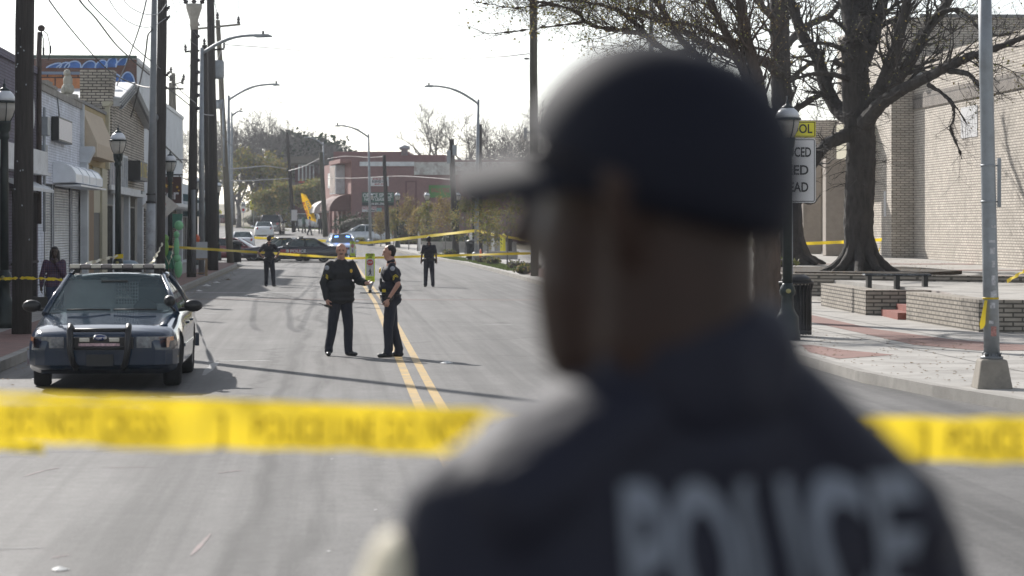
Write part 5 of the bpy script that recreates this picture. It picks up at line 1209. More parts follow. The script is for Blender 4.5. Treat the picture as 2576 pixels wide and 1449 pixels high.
for s in (-1, 1):
    dz = .022 if s < 0 else -.022; sx_ = .202 if s < 0 else .198
    sh, el, wr = Lc(s*sx_,0,1.815+dz), Lc(s*.275,-.03,1.55), Lc(s*.26,.05,1.32)
    J += [(rel(sh), .080, rel(el), .070), (rel(el), .070, rel(wr), .05), (rel(Lc(s*.05,-.015,1.945+dz*.3+(.022 if s > 0 else 0))), .052, rel(Lc(s*.19,-.01,1.842+dz+(.010 if s > 0 else 0))), .060, (1,1.6,1), yf)]
J += [(rel(Lc(.0,-.01,1.955)), .083, rel(Lc(-.0,-.01,1.985)), .082, (1.08,1.05,1), yf), (rel(Lc(.09,0,1.30)), .14, rel(Lc(-.09,0,1.30)), .14, (1,.92,1), yf)]
jk = fchild('jacket', J, 'cloth_fg', .008, 8, .004)
fchild('hair', [(HF(0,-.016,.035), .106, HF(0,-.016,.035), .106, (.82,1.0,1.0), hyw), (HF(0,-.032,-.01), .084, HF(0,-.03,-.03), .078, (.88,.85,1), hyw)], 'hair_dark', .008, 2)
fchild('collar', [(rel(Lc(-.005,-.015,1.95)), .098, rel(Lc(-.008,-.02,1.998)), .093, (1.12,1.05,.6), yf), (rel(Lc(-.06,.06,1.965)), .03, rel(Lc(-.085,.02,1.975)), .034), (rel(Lc(.06,.06,1.965)), .03, rel(Lc(.085,.02,1.975)), .034)], 'cloth_fg', .008, 3)
fchild('trousers', [(rel(Lc(s*.085,0,1.28)), .12, rel(Lc(s*.1,.02,.88)), .085) for s in (-1,1)] + [(rel(Lc(s*.1,.02,.88)), .085, rel(Lc(s*.11,0,GN+.1)), .07) for s in (-1,1)], 'cloth_navy2', .012)
for s in (-1, 1): fchild('shoe', [(rel(Lc(s*.11,-.05,GN+.05)), .045, rel(Lc(s*.13,.15,GN+.04)), .038)], 'leather', .01, 2)
# cap: dome, band, curved peak
M['cap_cloth'] = mat('navy_cap_cloth', (.006,.007,.015), .7, var=.15, scale=8, sheen=.05, spec=.22)
tl = Matrix.Rotation(R(15), 3, 'X')
def HC_(x, y, z): return HF(*(tl @ V((x*1.10, (y-.001)*1.10, z*1.08-.008))))
capo = MB(); rows = []
for i in range(15):
    a = (math.pi/2)*i/14; row = []
    for j in range(36):
        b_ = 2*math.pi*j/36; r_ = math.cos(a)**.82 if i < 14 else 0
        x, y = math.cos(b_)*.094*r_, math.sin(b_)*.113*r_
        row.append(HC_(x, y-.003, .028 + math.sin(a)*.108 + (.01*math.sin(b_) if i == 0 else 0)))
    rows.append(row + [row[0]])
capo.grid(rows, 0, True)
rows2 = [[HC_(math.cos(2*math.pi*j/36)*.090*s_, math.sin(2*math.pi*j/36)*.110*s_-.003, .028 - dz) for j in range(37)] for s_, dz in ((1.02,.0),(1.015,.022),(.96,.022))]
capo.grid(rows2, 0, True); capo.ball(HC_(0,0,.14), .008)
cp_ = capo.build('cap', M['cap_cloth'], FO)
pk = MB(); rt, rb2 = [], []
for i in range(9):
    t = i/8; row = []
    for j in range(17):
        b_ = R(18 + 144*j/16); base = V((math.cos(b_)*.09, math.sin(b_)*.109)); tip = V((math.cos(b_)*.078, .096 + math.sin(b_)*.064)); p = base.lerp(tip, t)
        row.append((p.x, p.y, .020 - .024*t - 4.2*p.x*p.x*(.3+.7*t)))
    rt.append(row)
pk.grid([[HC_(*p) for p in r_] for r_ in rt], 0, True); pk.grid([[HC_(p[0], p[1], p[2]-.004) for p in r_] for r_ in rt], 0, True)
pk.build('cap_peak', M['cap_cloth'], cp_)
# raised letters laid onto the jacket back
cu = bpy.data.curves.new('f', 'FONT'); cu.body = 'POLICE'; cu.size = .165; cu.align_x = 'CENTER'; cu.align_y = 'CENTER'; cu.offset = .0055; cu.space_character = 1.06; cu.resolution_u = 4
to = bpy.data.objects.new('t', cu); COL.objects.link(to); dg = bpy.context.evaluated_depsgraph_get(); dg.update(); tme = bpy.data.meshes.new_from_object(to.evaluated_get(dg)); bpy.data.objects.remove(to)
bm = bmesh.new(); bm.from_mesh(tme); bmesh.ops.triangulate(bm, faces=bm.faces)
for _ in range(3): bmesh.ops.subdivide_edges(bm, edges=[e for e in bm.edges if e.calc_length() > .012], cuts=1)
xs = [v.co.x for v in bm.verts]; wx = max(xs)-min(xs); arc = .282
jb = bmesh.new(); jb.from_mesh(jk.data); bvh = BVHTree.FromBMesh(jb)
byaw = yf + R(7)
for v in bm.verts:
    s_ = (v.co.x - v.co.y*.16)/wx*arc + .008; z_ = 1.814 + v.co.y
    a = s_/.26; d_l = V((math.sin(a), -math.cos(a), 0)); dw = Matrix.Rotation(byaw, 3, 'Z') @ d_l
    o_ = V((0, 0, z_-GN)) + Matrix.Rotation(byaw, 3, 'Z') @ V((s_*.35, .05, 0))
    hit = bvh.ray_cast(o_ + dw*.6, -dw)
    v.co = (hit[0] + hit[1]*.004) if hit[0] else (o_ + dw*.15)
me = bpy.data.meshes.new('back_lettering'); bm.to_mesh(me); me.materials.append(mat('reflective_grey_print', (.16,.18,.22), .5, var=.05))
for p in me.polygons: p.use_smooth = True
lo = bpy.data.objects.new('back_lettering', me); COL.objects.link(lo); lo.parent = FO
# rounded cream piece over the outside of the left upper sleeve
pc = caps_mesh([(rel(Lc(-.268,.012,1.81)), .034, rel(Lc(-.296,.0,1.70)), .056, (.9,1.3,1), yf)], .008, 'sleeve_cream_piece', mat('cream_sleeve_piece', (.55,.50,.38), .7, var=.1), 3); pc.parent = FO
# ---------------------------------------------------------------- trees
def jit(a): return V((random.uniform(-a, a), random.uniform(-a, a), random.uniform(-a, a)))
def limb_pts(pts, n=4, wob=.0):
    """smooth a polyline (Catmull-Rom)"""
    pts = [V(p) for p in pts]; out = []
    P_ = [pts[0]*2-pts[1]] + pts + [pts[-1]*2-pts[-2]]
    for i in range(1, len(P_)-2):
        for k in range(n):
            t = k/n; a, b, c, d = P_[i-1], P_[i], P_[i+1], P_[i+2]
            out.append(.5*((2*b) + (c-a)*t + (2*a-5*b+4*c-d)*t*t + (3*b-a-3*c+d)*t**3) + jit(wob))
    return out + [pts[-1]]
class Tree:
    def __init__(s, name, label, base, bark, group=None, leafm=None):
        s.r = empty(name, base, 0, label=label, cat='tree', group=group); s.o = V(base); s.w = MB(); s.t = MB(); s.l = MB(); s.bark = bark; s.lm = leafm or [M['leaf'], M['leaf_y']]
    def limb(s, pts, r0, r1, n=8, sprout=0, slen=1.0, leaf=0, lsize=.06, wob=.0, depth=2, flare=0, pw=.8):
        q = limb_pts(pts, 4, wob); N = len(q)
        rs = [lerp(r0, r1, (i/(N-1))**pw) for i in range(N)]
        if flare:
            for i in range(min(4, N)): rs[i] *= 1 + flare*(1-i/4)**2
        s.w.tube(q, rs, n)
        for k in range(sprout):
            i = random.randint(max(1, int(N*.25)), N-2); d = (q[i+1]-q[i]).normalized(); a = (d + jit(1.0) + V((0,0,.15))).normalized()
            s.twig(q[i], a, slen*random.uniform(.5, 1.2), max(.006, rs[i]*.28), depth, leaf, lsize)
        return q, rs
    def twig(s, p, d, L_, r, depth, leaf, lsize, droop=0):
        n = 4; q = [V(p)]; c = V(p); dd = V(d)
        for i in range(n):
            dd = (dd + jit(.28) + V((0, 0, .05 - droop))).normalized(); c = c + dd*L_/n; q.append(c.copy())
        s.t.tube(q, [r*(1-.75*i/n) for i in range(n+1)], 3 if r < .03 else 5, cap=False)
        if depth > 0:
            for k in range(random.randint(3, 4)):
                i = random.randint(1, n); a = (dd + jit(.9)).normalized(); s.twig(q[i], a, L_*random.uniform(.4, .65), r*.5, depth-1, leaf, lsize, droop)
        if leaf and depth <= 1:
            for k in range(int(leaf)+ (random.random() < leaf % 1)):
                s.leafat(q[random.randint(1, n)] + jit(lsize*1.2), lsize)
    def leafat(s, p, sz):
        a, b = jit(1).normalized(), jit(1).normalized(); b = (b - a*a.dot(b)).normalized(); sz *= random.uniform(.6, 1.3)
        s.l.add([p, p+a*sz*.5+b*sz*.35, p+a*sz, p+a*sz*.5-b*sz*.35], [(0,1,2,3)], 0 if random.random() < .6 else 1)
    def done(s):
        tr = s.w.build('trunk', s.bark, s.r, s.o)
        if s.bark in (M['bark'], M['bark_brown']):
            sb_ = tr.modifiers.new('s', 'SUBSURF'); sb_.subdivision_type = 'SIMPLE'; sb_.levels = sb_.render_levels = 2
            tx = bpy.data.textures.get('bark') or bpy.data.textures.new('bark', 'CLOUDS'); tx.noise_scale = .16; tx.noise_depth = 3
            dp = tr.modifiers.new('d', 'DISPLACE'); dp.texture = tx; dp.strength = .085; dp.mid_level = .5
            applied(tr)
        n = len(s.t.v); cr = MB(); cr.v, cr.f, cr.m, cr.s = s.t.v + s.l.v, s.t.f + [[i+n for i in f] for f in s.l.f], [0]*len(s.t.f) + [m+1 for m in s.l.m], s.t.s + s.l.s
        me = bpy.data.meshes.new('crown'); me.from_pydata([tuple(V(p)-s.o) for p in cr.v], [], cr.f)
        for m in [s.bark] + s.lm: me.materials.append(m)
        me.polygons.foreach_set('material_index', cr.m); o = bpy.data.objects.new('crown', me); COL.objects.link(o); o.parent = s.r
# tree A: the big one before the school
random.seed(3)
def PA(u, v, dd=0, d0=67.5): return P(u, v, d0+dd)
T = Tree('tree', 'big dark bare tree with wide flared trunk in front of the school tower', (X(2165,67.5), 67.5, .85), M['bark'])
T.limb([PA(2165,697), PA(2163,640), PA(2160,560), PA(2163,470), PA(2166,390), PA(2165,330), PA(2160,280)], .43, .40, 16, flare=.9)
for k in range(9):
    a = k*2*math.pi/9+.3; p = V((X(2165,67.5), 67.5, .85)); q = p + V((math.cos(a), math.sin(a), 0))*1.25
    T.w.tube([q + V((0,0,-.05)), p.lerp(q, .62) + V((0,0,.10)), p.lerp(q, .32) + V((0,0,.45)), p.lerp(q, .15) + V((0,0,1.3))], [.05,.13,.16,.1], 8)
L1 = T.limb([PA(2160,320), PA(2152,220), PA(2150,140), PA(2152,95)], .42, .36, 14, sprout=24, slen=.8, leaf=0.14)
for a in ([(2150,105),(2135,50),(2123,-10),(2100,-90)], [(2152,110),(2152,50),(2156,0),(2165,-90)], [(2156,110),(2172,70),(2180,20),(2186,-60)], [(2170,160),(2196,90),(2212,30),(2228,-30),(2245,-100)]):
    T.limb([PA(u, v, i*.5) for i, (u, v) in enumerate(a)], .24, .12, 10, sprout=16, slen=1.6, leaf=0.27)
T.limb([PA(2170,300), PA(2210,235,-.6), PA(2238,165,-1), PA(2262,90,-1.3), PA(2283,0,-1.5), PA(2300,-80,-1.7)], .25, .11, 10, sprout=26, slen=1.4, leaf=0.32)
T.limb([PA(2180,300,.5), PA(2235,225,1), PA(2290,150,1.2), PA(2330,75,1.5), PA(2375,20,2), PA(2420,-60,2)], .27, .11, 10, sprout=22, slen=1.4, leaf=0.41)
T.limb([PA(2172,310,-.6), PA(2215,262,-1.4), PA(2270,225,-2), PA(2330,195,-2.8), PA(2385,168,-3.3), PA(2440,142,-3.6), PA(2470,135,-4), PA(2540,108,-4.6), PA(2610,80,-5)], .22, .06, 10, sprout=22, slen=1.4, leaf=0.27)
T.limb([PA(2385,178,-3.3), PA(2430,184,-3.8), PA(2455,205,-4.2), PA(2475,240,-4.5), PA(2490,290,-4.6)], .09, .03, 7, sprout=12, slen=1.0, leaf=0.16)
T.limb([PA(2334,212,-2.8), PA(2370,235,-3), PA(2396,262,-3.2), PA(2400,295,-3.2), PA(2392,325,-3.2), PA(2412,375,-3.1), PA(2420,400,-3)], .065, .02, 6, sprout=12, slen=.9)
T.limb([PA(2378,240,-3), PA(2400,262,-3.4), PA(2425,300,-3.6), PA(2436,318,-3.7)], .04, .015, 5, sprout=6, slen=.7)
T.limb([PA(2340,60,1.5), PA(2372,30,1), PA(2415,25,.6), PA(2440,45,0), PA(2460,70,-.5), PA(2500,90,-1), PA(2560,80,-1.5)], .10, .03, 7, sprout=18, slen=1.2, leaf=0.54)
T.limb([PA(2150,300), PA(2120,285,.8), PA(2094,253,1.2), PA(2072,200,1.5), PA(2056,146,1.8), PA(2029,107,2.1), PA(1997,30,2.5), PA(1980,-40,2.8)], .26, .13, 10, sprout=28, slen=1.4, leaf=0.32)
T.limb([PA(2150,330), PA(2118,345,-.3), PA(2085,360,-.6), PA(2060,385,-.8), PA(2040,420,-1)], .21, .15, 10, sprout=8, slen=.9)
T.limb([PA(2145,205), PA(2110,190,-.8), PA(2066,185,-1.3), PA(2025,190,-1.8), PA(1990,205,-2.2)], .09, .04, 7, sprout=10, slen=1, leaf=0.22)
T.limb([PA(2150,160), PA(2125,130,-1), PA(2095,115,-1.5), PA(2060,108,-2), PA(2010,118,-2.4)], .08, .04, 7, sprout=12, slen=1.2, leaf=0.41)
for k in range(60): # witch's-broom twigs on the trunk
    z = random.uniform(250, 470); a = random.uniform(0, 6.28); p = PA(2160, z) + V((math.cos(a), math.sin(a), 0))*.36; T.twig(p, V((math.cos(a), math.sin(a), random.uniform(-.6,.3))), random.uniform(.4,.9), .012, 1, 0, .05, .1)
for (uu, vv, dd) in [(2350,60,1.5),(2290,120,1),(2400,130,-1),(2450,190,-3),(2510,170,-4),(2540,230,-4.5),(2090,60,1),(2150,20,0),(2500,60,-2),(2330,110,-2),(2560,150,-5)]:
    for k in range(5): T.twig(PA(uu, vv, dd)+jit(.5), jit(1).normalized(), random.uniform(.6,1.1), .010, 1, 1.6, .075, .05)
T.done()
# tree B behind it, left
T = Tree('tree', 'dark bare tree half hidden behind the green lamp post and school sign', (X(1990,77), 77, .95), M['bark'])
def PB(u, v, dd=0): return P(u, v, 77+dd)
T.limb([PB(1995,668), PB(1990,600), PB(1985,500), PB(1975,380), PB(1966,250), PB(1963,120), PB(1960,0), PB(1958,-120)], .45, .27, 14, flare=.9, sprout=28, slen=1.2, leaf=0.22)
for k in range(7):
    a = k*2*math.pi/7; p = V((X(1990,77), 77, .95)); q = p + V((math.cos(a), math.sin(a), 0))*1.1; T.w.tube([q, p.lerp(q, .5)+V((0,0,.2)), p.lerp(q, .2)+V((0,0,1))], [.05,.14,.12], 7)
T.limb([PB(1975,300), PB(2010,270,-1), PB(2060,240,-1.6), PB(2085,232,-2)], .14, .07, 8, sprout=10, slen=1.1, leaf=0.14)
T.limb([PB(1968,220), PB(2000,190,1), PB(2040,160,1.6), PB(2075,175,2), PB(2095,200,2.2)], .10, .05, 8, sprout=12, slen=1.1, leaf=0.16)
T.limb([PB(1966,190), PB(1930,158,-1), PB(1880,146,-2), PB(1815,130,-3), PB(1760,104,-4), PB(1700,66,-5), PB(1640,40,-6), PB(1580,20,-7)], .21, .06, 9, sprout=44, slen=1.7, leaf=0.41)
T.limb([PB(1965,130), PB(2000,90,1), PB(2040,60,2), PB(2085,40,2.5), PB(2110,10,3), PB(2140,-40,3)], .15, .07, 8, sprout=18, slen=1.5, leaf=0.32)
T.limb([PB(1960,60), PB(1920,20,-1), PB(1880,-30,-2)], .14, .08, 8, sprout=12, slen=1.6, leaf=0.32)
T.done()
# tree C nearest, its limbs spread over the officer's cap
T = Tree('tree', 'brown barked street tree whose long limbs reach left over the officer\'s cap', (X(1930,50.5), 50.5, .14), M['bark_brown'])
def PC(u, v, dd=0): return P(u, v, 50.5+dd)
T.limb([PC(1930,812), PC(1930,720), PC(1928,620), PC(1925,520), PC(1922,430)], .31, .27, 14, flare=.4)
T.limb([PC(1924,440), PC(1925,330), PC(1910,230), PC(1896,160), PC(1880,97), PC(1866,20), PC(1855,-90)], .17, .10, 10, sprout=26, slen=1.0, leaf=0.22)
T.limb([PC(1922,420), PC(1908,300), PC(1880,205), PC(1857,150), PC(1825,81), PC(1790,15), PC(1760,-50)], .13, .06, 9, sprout=26, slen=1.1, leaf=0.32)
T.limb([PC(1918,430), PC(1880,320,1), PC(1815,210,1.6), PC(1760,150,2), PC(1720,107,2.4), PC(1688,58,2.8), PC(1650,0,3), PC(1620,-60,3)], .12, .05, 9, sprout=30, slen=1.1, leaf=0.38)
T.limb([PC(1740,130,2.2), PC(1690,135,1.5), PC(1650,110,1), PC(1620,88,.6), PC(1582,78,.2), PC(1517,71,-.2), PC(1475,55,-.6), PC(1446,29,-1), PC(1394,12,-1.4), PC(1330,0,-1.8)], .085, .02, 8, sprout=80, slen=1.25, leaf=0.32, depth=3)
T.limb([PC(1650,112,1), PC(1610,70,.5), PC(1560,30,0), PC(1500,10,-.5), PC(1430,0,-1), PC(1370,-10,-1)], .06, .02, 7, sprout=46, slen=1.1, leaf=0.43, depth=2)
T.limb([PC(1475,55,-.6), PC(1420,62,-1), PC(1360,70,-1.2), PC(1300,78,-1.4), PC(1240,84,-1.6), PC(1212,84,-1.7)], .03, .008, 5, sprout=18, slen=.6, leaf=0.14, depth=1)
T.limb([PC(1400,12,-1.4), PC(1350,15,-1.4), PC(1290,20,-1.6), PC(1240,12,-1.8), PC(1195,5,-1.9)], .03, .008, 5, sprout=22, slen=.7, leaf=0.41, depth=2)
T.limb([PC(1880,110), PC(1830,105,1), PC(1780,80,1.5), PC(1730,60,2), PC(1660,55,2), PC(1600,30,2)], .07, .03, 8, sprout=34, slen=1.1, leaf=0.43, depth=2)
for k in range(170):
    uu = random.uniform(1260, 1940); vv = random.uniform(-60, 30 + (uu-1260)*.09); T.twig(PC(uu, vv, random.uniform(-2,3)), jit(1).normalized(), random.uniform(.4,.9), .009, 2, .45, .05, .02)
T.done()

# generic bare trees
def bare_tree(label, x, y, h, spread, bark, leaf=0, lsize=.1, depth=5, seed=1, group=None, lm=None, nl=4, r=None, twigr=.02, name='tree', dens=1):
    random.seed(seed); z = gz(x, y); T = Tree(name, label, (x, y, z), bark, group, lm)
    r = r or h*.022
    th = h*.28; T.limb([(x, y, z-.1), (x+random.uniform(-.1,.1), y, z+th*.5), (x+random.uniform(-.2,.2), y, z+th)], r*1.15, r*.85, 8, flare=.3)
    def br(p, d, L_, rr, k):
        q = [V(p)]; c = V(p); dd = V(d).normalized(); n = 4
        for i in range(n): dd = (dd + jit(.22) + V((0,0,.07))).normalized(); c = c + dd*L_/n; q.append(c.copy())
        (T.w if rr > r*.22 else T.t).tube(q, [rr*(1-.4*i/n) for i in range(n+1)], 6 if rr > r*.25 else 3, cap=False)
        if k == 0:
            for j in range(int(leaf) + (random.random() < leaf % 1)): T.leafat(q[random.randint(1, n)] + jit(lsize), lsize)
            return
        for j in range(random.randint(3, 4) if k > 1 else int(4*dens)):
            a = (dd*1.0 + jit(.85)*spread); br(q[random.randint(2, n)] if j else q[n], a, L_*random.uniform(.55,.82), max(twigr*.35, rr*.55), k-1)
    for j in range(nl):
        a = 2*math.pi*j/nl + random.random(); br((x, y, z+th*random.uniform(.75,1)), (math.cos(a)*.6*spread, math.sin(a)*.6*spread, 1), h*.27, r*.6, depth)
    T.done(); return T
bf = M['bark_far']
B_ = lambda u, d: (X(u, d), d)
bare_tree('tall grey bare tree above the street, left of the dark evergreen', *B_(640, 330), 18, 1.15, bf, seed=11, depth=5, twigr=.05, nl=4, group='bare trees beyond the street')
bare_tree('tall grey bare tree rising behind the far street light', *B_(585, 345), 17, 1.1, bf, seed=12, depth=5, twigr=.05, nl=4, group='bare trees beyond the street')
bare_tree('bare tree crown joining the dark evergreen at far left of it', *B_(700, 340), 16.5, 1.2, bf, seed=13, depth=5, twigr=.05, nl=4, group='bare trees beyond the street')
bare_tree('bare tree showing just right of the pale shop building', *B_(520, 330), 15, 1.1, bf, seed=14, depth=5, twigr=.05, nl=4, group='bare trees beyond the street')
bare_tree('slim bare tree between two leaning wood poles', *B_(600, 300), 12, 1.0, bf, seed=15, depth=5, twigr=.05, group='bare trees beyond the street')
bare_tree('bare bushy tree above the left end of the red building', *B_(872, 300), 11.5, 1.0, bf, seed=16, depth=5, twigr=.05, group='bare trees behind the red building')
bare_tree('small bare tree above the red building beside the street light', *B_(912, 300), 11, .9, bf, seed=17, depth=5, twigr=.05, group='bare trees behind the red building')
bare_tree('spreading bare tree above the white roof edge, left of the street light', *B_(1135, 250), 15.5, 1.2, bf, seed=18, depth=5, twigr=.03, r=.3, group='bare trees behind the red building')
bare_tree('forked bare tree just right of the street light over the red building', *B_(1222, 250), 14.5, 1.0, bf, seed=19, depth=5, twigr=.03, r=.3, group='bare trees behind the red building')
bare_tree('twiggy bare tree above the cap peak', *B_(1290, 262), 13, 1.2, bf, seed=20, depth=5, twigr=.03, group='bare trees behind the red building')
bare_tree('twiggy bare tree between the tall wood pole and the cap', *B_(1395, 240), 15, 1.2, bf, seed=21, depth=5, twigr=.03, group='bare trees behind the red building')
bare_tree('bare tree low beyond the school wall beside the lamp post', *B_(2035, 150), 10, 1.0, bf, seed=22, depth=5, twigr=.03)
# leafy trees
bare_tree('yellow green leafy street tree before the grey bare trees', *B_(662, 300), 11, 1.5, bf, leaf=2.2, lsize=.36, seed=31, depth=5, twigr=.03)
bare_tree('smaller yellow green tree left of the dark red building', *B_(705, 285), 6, 1.3, bf, leaf=2.2, lsize=.36, seed=32, depth=5, twigr=.03)
bare_tree('olive green tree below the mullioned window of the dark red building', *B_(785, 290), 6.2, 1.1, bf, leaf=2.6, lsize=.36, seed=33, depth=5, twigr=.03)
bare_tree('dense dark evergreen above the dark red building roof', *B_(735, 345), 14, .85, bf, leaf=6, lsize=.7, seed=34, depth=5, twigr=.04, lm=[M['leaf_dark'], M['leaf_dark']])
bare_tree('low dark evergreen right of the taller evergreen', *B_(757, 350), 10.5, .85, bf, leaf=5, lsize=.65, seed=35, depth=5, twigr=.04, lm=[M['leaf_dark'], M['leaf_dark']])
# young street trees on the right pavement
def young(label, u, vb, vt, d, seed, w=1.0, yel=False):
    x = X(u, d); z = gz(x, d)+.14; h = Z(vt, d) - z; random.seed(seed)
    T = Tree('street_tree', label, (x, d, z), M['bark_far'], 'young trees along the right pavement', [M['leaf'], M['leaf_y']] if not yel else [M['leaf_y'], M['leaf_brown']])
    T.limb([(x, d, z-.05), (x+.03, d, z+h*.3), (x-.03, d, z+h*.55), (x, d, z+h*.9)], .045, .015, 6)
    for k in range(int(26)):
        t = random.uniform(.28, .92); a = random.uniform(0, 6.28); L_ = h*.28*w*(1-.55*abs(t-.5)*1.6)
        T.twig((x, d, z+h*t), (math.cos(a)*.8, math.sin(a)*.8, .75), L_, .014, 2, 3.2, .13)
    T.done()
for i, (u, vt, d, w, yl, lb) in enumerate([(958,540,190,.9,1,'yellowing young tree left of the first leaning pole'),(990,528,186,.8,0,'young tree between the leaning pole and the lamp post'),(1028,505,180,1.0,1,'tall yellowing young tree right of the dark lamp post'),(1050,530,176,.9,1,'short yellowing young tree before the green banner'),
    (1078,520,170,1.0,0,'young tree just above the walking officer\'s head'),(1120,508,166,1.05,1,'yellowing young tree left of the transformer pole'),(1170,518,162,1.25,0,'broad young tree beside the grey street light pole'),(1226,521,133,1.15,0,'round young tree right of the black litter bin'),(1276,465,131,1.0,0,'taller young tree partly hidden by the cap peak')]):
    young(lb, u, 0, vt, d, 50+i, w, yl)
# hedges and low planting
def bush(name, label, x, y, z, sx, sy, sz, n, ls, lm, cat='hedge', group=None, seed=1, kind=None):
    random.seed(seed); r = empty(name, (x, y, z), 0, label=label, cat=cat, group=group)
    m = MB()
    for k in range(n):
        a = random.uniform(0, 6.28); c = random.uniform(-.2, 1); q = math.sqrt(max(0, 1-c*c)); rr = random.uniform(.82, 1.05)
        p = V((math.cos(a)*abs(math.cos(a))**-.3*q*sx*rr if abs(math.cos(a)) > .05 else 0, math.sin(a)*q*sy*rr, max(.02, (c*.5+.5)*sz*rr)))
        u_, v_ = jit(1).normalized(), jit(1).normalized(); v_ = (v_-u_*u_.dot(v_)).normalized(); s_ = ls*random.uniform(.6,1.4)
        m.add([p, p+u_*s_*.5+v_*s_*.35, p+u_*s_, p+u_*s_*.5-v_*s_*.35], [(0,1,2,3)], 0 if random.random() < .7 else 1)
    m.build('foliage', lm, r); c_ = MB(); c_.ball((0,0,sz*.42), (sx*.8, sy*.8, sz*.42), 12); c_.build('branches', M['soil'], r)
    return r
for i, (u, d, w_, h_, lb) in enumerate([(1105,182,1.2,1.1,'dark hedge block behind the young trees, leftmost'),(1150,180,1.3,1.15,'dark hedge block behind the transformer pole'),(1200,178,1.3,1.1,'dark hedge block right of the grey light pole'),(1245,176,1.0,1.0,'dark hedge block beside the yellow bollards'),(905,211,2.4,2.3,'big dark shrub against the red wall behind the silver hatchback'),(1010,207,1.6,2.0,'big dark shrub behind the dark lamp post'),(655,305,2.2,1.6,'round shrub under the yellow school sign')]):
    x = X(u, d); bush('hedge', lb, x, d, gz(x, d)+.1, w_, w_*.7, h_, 900, .16, [M['hedge'], M['leaf_dark']], seed=70+i)
random.seed(5)
M['purple_leaf'] = mat('purple_grey_leaf', (.10,.09,.09), .8, var=.4, scale=2, transl=.2)
for i, (u, v) in enumerate([(1012,622),(1028,620),(1045,623),(1062,628),(1085,632),(1105,640),(1130,646),(1215,662),(1240,666),(1300,678),(1318,690),(1335,684),(905,604),(945,612)]):
    d = 1.95*FP/(v-HV); d = min(d, 196); x = X(u, d); bush('shrub', 'low scrubby shrub in the right kerbside planting strip', x, d, gz(x, d)+.14, .45, .45, .42, 260, .09, [M['purple_leaf'], M['leaf']] if i % 2 else [M['grass'], M['leaf_y']], 'shrub', 'low shrubs in the kerbside planting strip', 90+i)
bush('shrub', 'small green shrub at the foot of the tree behind the sign', X(1960,74), 74, .85, .6, .4, .35, 350, .08, [M['leaf'], M['grass']], 'shrub', None, 140)
# grass verge, upper street
random.seed(9); m = MB()
for k in range(9000):
    y = random.uniform(262, 305); x = OX(random.uniform(-6.5, 1.5) - (y-262)*.12, y); z = gz(x, y); s_ = random.uniform(.05,.14); a = random.uniform(0, 3.14)
    m.add([(x-.05*math.cos(a), y-.05*math.sin(a), z), (x+.05*math.cos(a), y+.05*math.sin(a), z), (x, y, z+s_)], [(0,1,2)])
for k in range(6000):
    y = random.uniform(110, 170); x = OX(roadR(y) + random.uniform(.3, 1.5), y); z = gz(x, y)+.145; s_ = random.uniform(.04,.12); a = random.uniform(0, 3.14)
    m.add([(x-.03*math.cos(a), y-.03*math.sin(a), z), (x+.03*math.cos(a), y+.03*math.sin(a), z), (x, y, z+s_)], [(0,1,2)])
m.build('verge_grass', M['grass'], kind='stuff', label='dry grass growing in the kerbside verges', cat='grass')

# fallen leaves and crumbs on the pavements
random.seed(41); m = MB()
for k in range(2600):
    if k < 1500: y = random.uniform(26, 75); off = roadR(y) + .2 + abs(random.gauss(0, 2.6)); z = .15
    elif k < 2000: y = random.uniform(64, 80); off = OX(0, 0) + X(random.uniform(1990, 2400), y) + SL*y; z = max(.905, pz(y)+.01)
    else: y = random.uniform(30, 135); off = -4.78 + abs(random.gauss(0, .35)); z = .012
    x = OX(off, y); a = random.uniform(0, 6.28); s_ = random.uniform(.015, .035)
    if k < 1500 and off > 9.1 and y > 44: continue
    m.add([(x+s_*math.cos(a), y+s_*math.sin(a), z+.004), (x-s_*math.sin(a)*.6, y+s_*math.cos(a)*.6, z+.012), (x-s_*math.cos(a), y-s_*math.sin(a), z+.003), (x+s_*math.sin(a)*.6, y-s_*math.cos(a)*.6, z+.006)], [(0,1,2,3)])
m.build('fallen_leaves', M['leaf_brown'], kind='stuff', label='dry fallen leaves scattered along the kerbs and pavements', cat='leaves')
# ---------------------------------------------------------------- poles and street lights
def insul(m, p, up=V((0,0,1)), s=1.0):
    p = V(p)
    if isinstance(m, list): m.append(MB()); m = m[-1]
    m.tube([p, p+up*.05*s, p+up*.1*s, p+up*.15*s, p+up*.2*s, p+up*.25*s], [.02*s,.07*s,.035*s,.075*s,.035*s,.05*s], 8)
def pole(label, d, ub, ut, zt, r0, r1, wood='wood', z0=.14, bend=0, name='utility_pole', extra=None, group='wooden utility poles', dtop=0):
    xb, xt = X(ub, d), X(ut, d); z0 = gz(xb, d)+z0 if d > 140 else z0
    E = empty(name, (xb, d, z0), 0, label=label, cat='utility pole', group=group)
    m = MB(); n = 9; pts = [(lerp(xb, xt, i/n) + bend*math.sin(math.pi*i/n) + random.uniform(-.012,.012), d + dtop*i/n, lerp(z0-.05, zt, i/n)) for i in range(n+1)]
    m.tube(pts, [lerp(r0, r1, i/n)*random.uniform(.97,1.03) for i in range(n+1)], 14); m.build('post', M[wood], E, (xb, d, z0)); return E, (xb, d, z0)
random.seed(21)
def sub(E, o, nm, m, mt, bevel=0):
    if isinstance(m, list): return [q.build(nm[:-1], mt, E, o, bevel) for q in m]
    return m.build(nm, mt, E, o, bevel)
# a: nearest pole
E, o = pole('thick dark wooden pole in front of the purple-grey shop, nearest of all poles', 44.5, 55, 73, 13.0, .19, .15)
m = MB()
for k in range(14): z = random.uniform(.8, 6); m.cb((X(58, 44.5)+random.uniform(-.12,.16), 44.5-.185, z), (.02,.012,.03), rot=(0, random.uniform(-.5,.5), 0))
sub(E, o, 'staples', m, M['galv'])
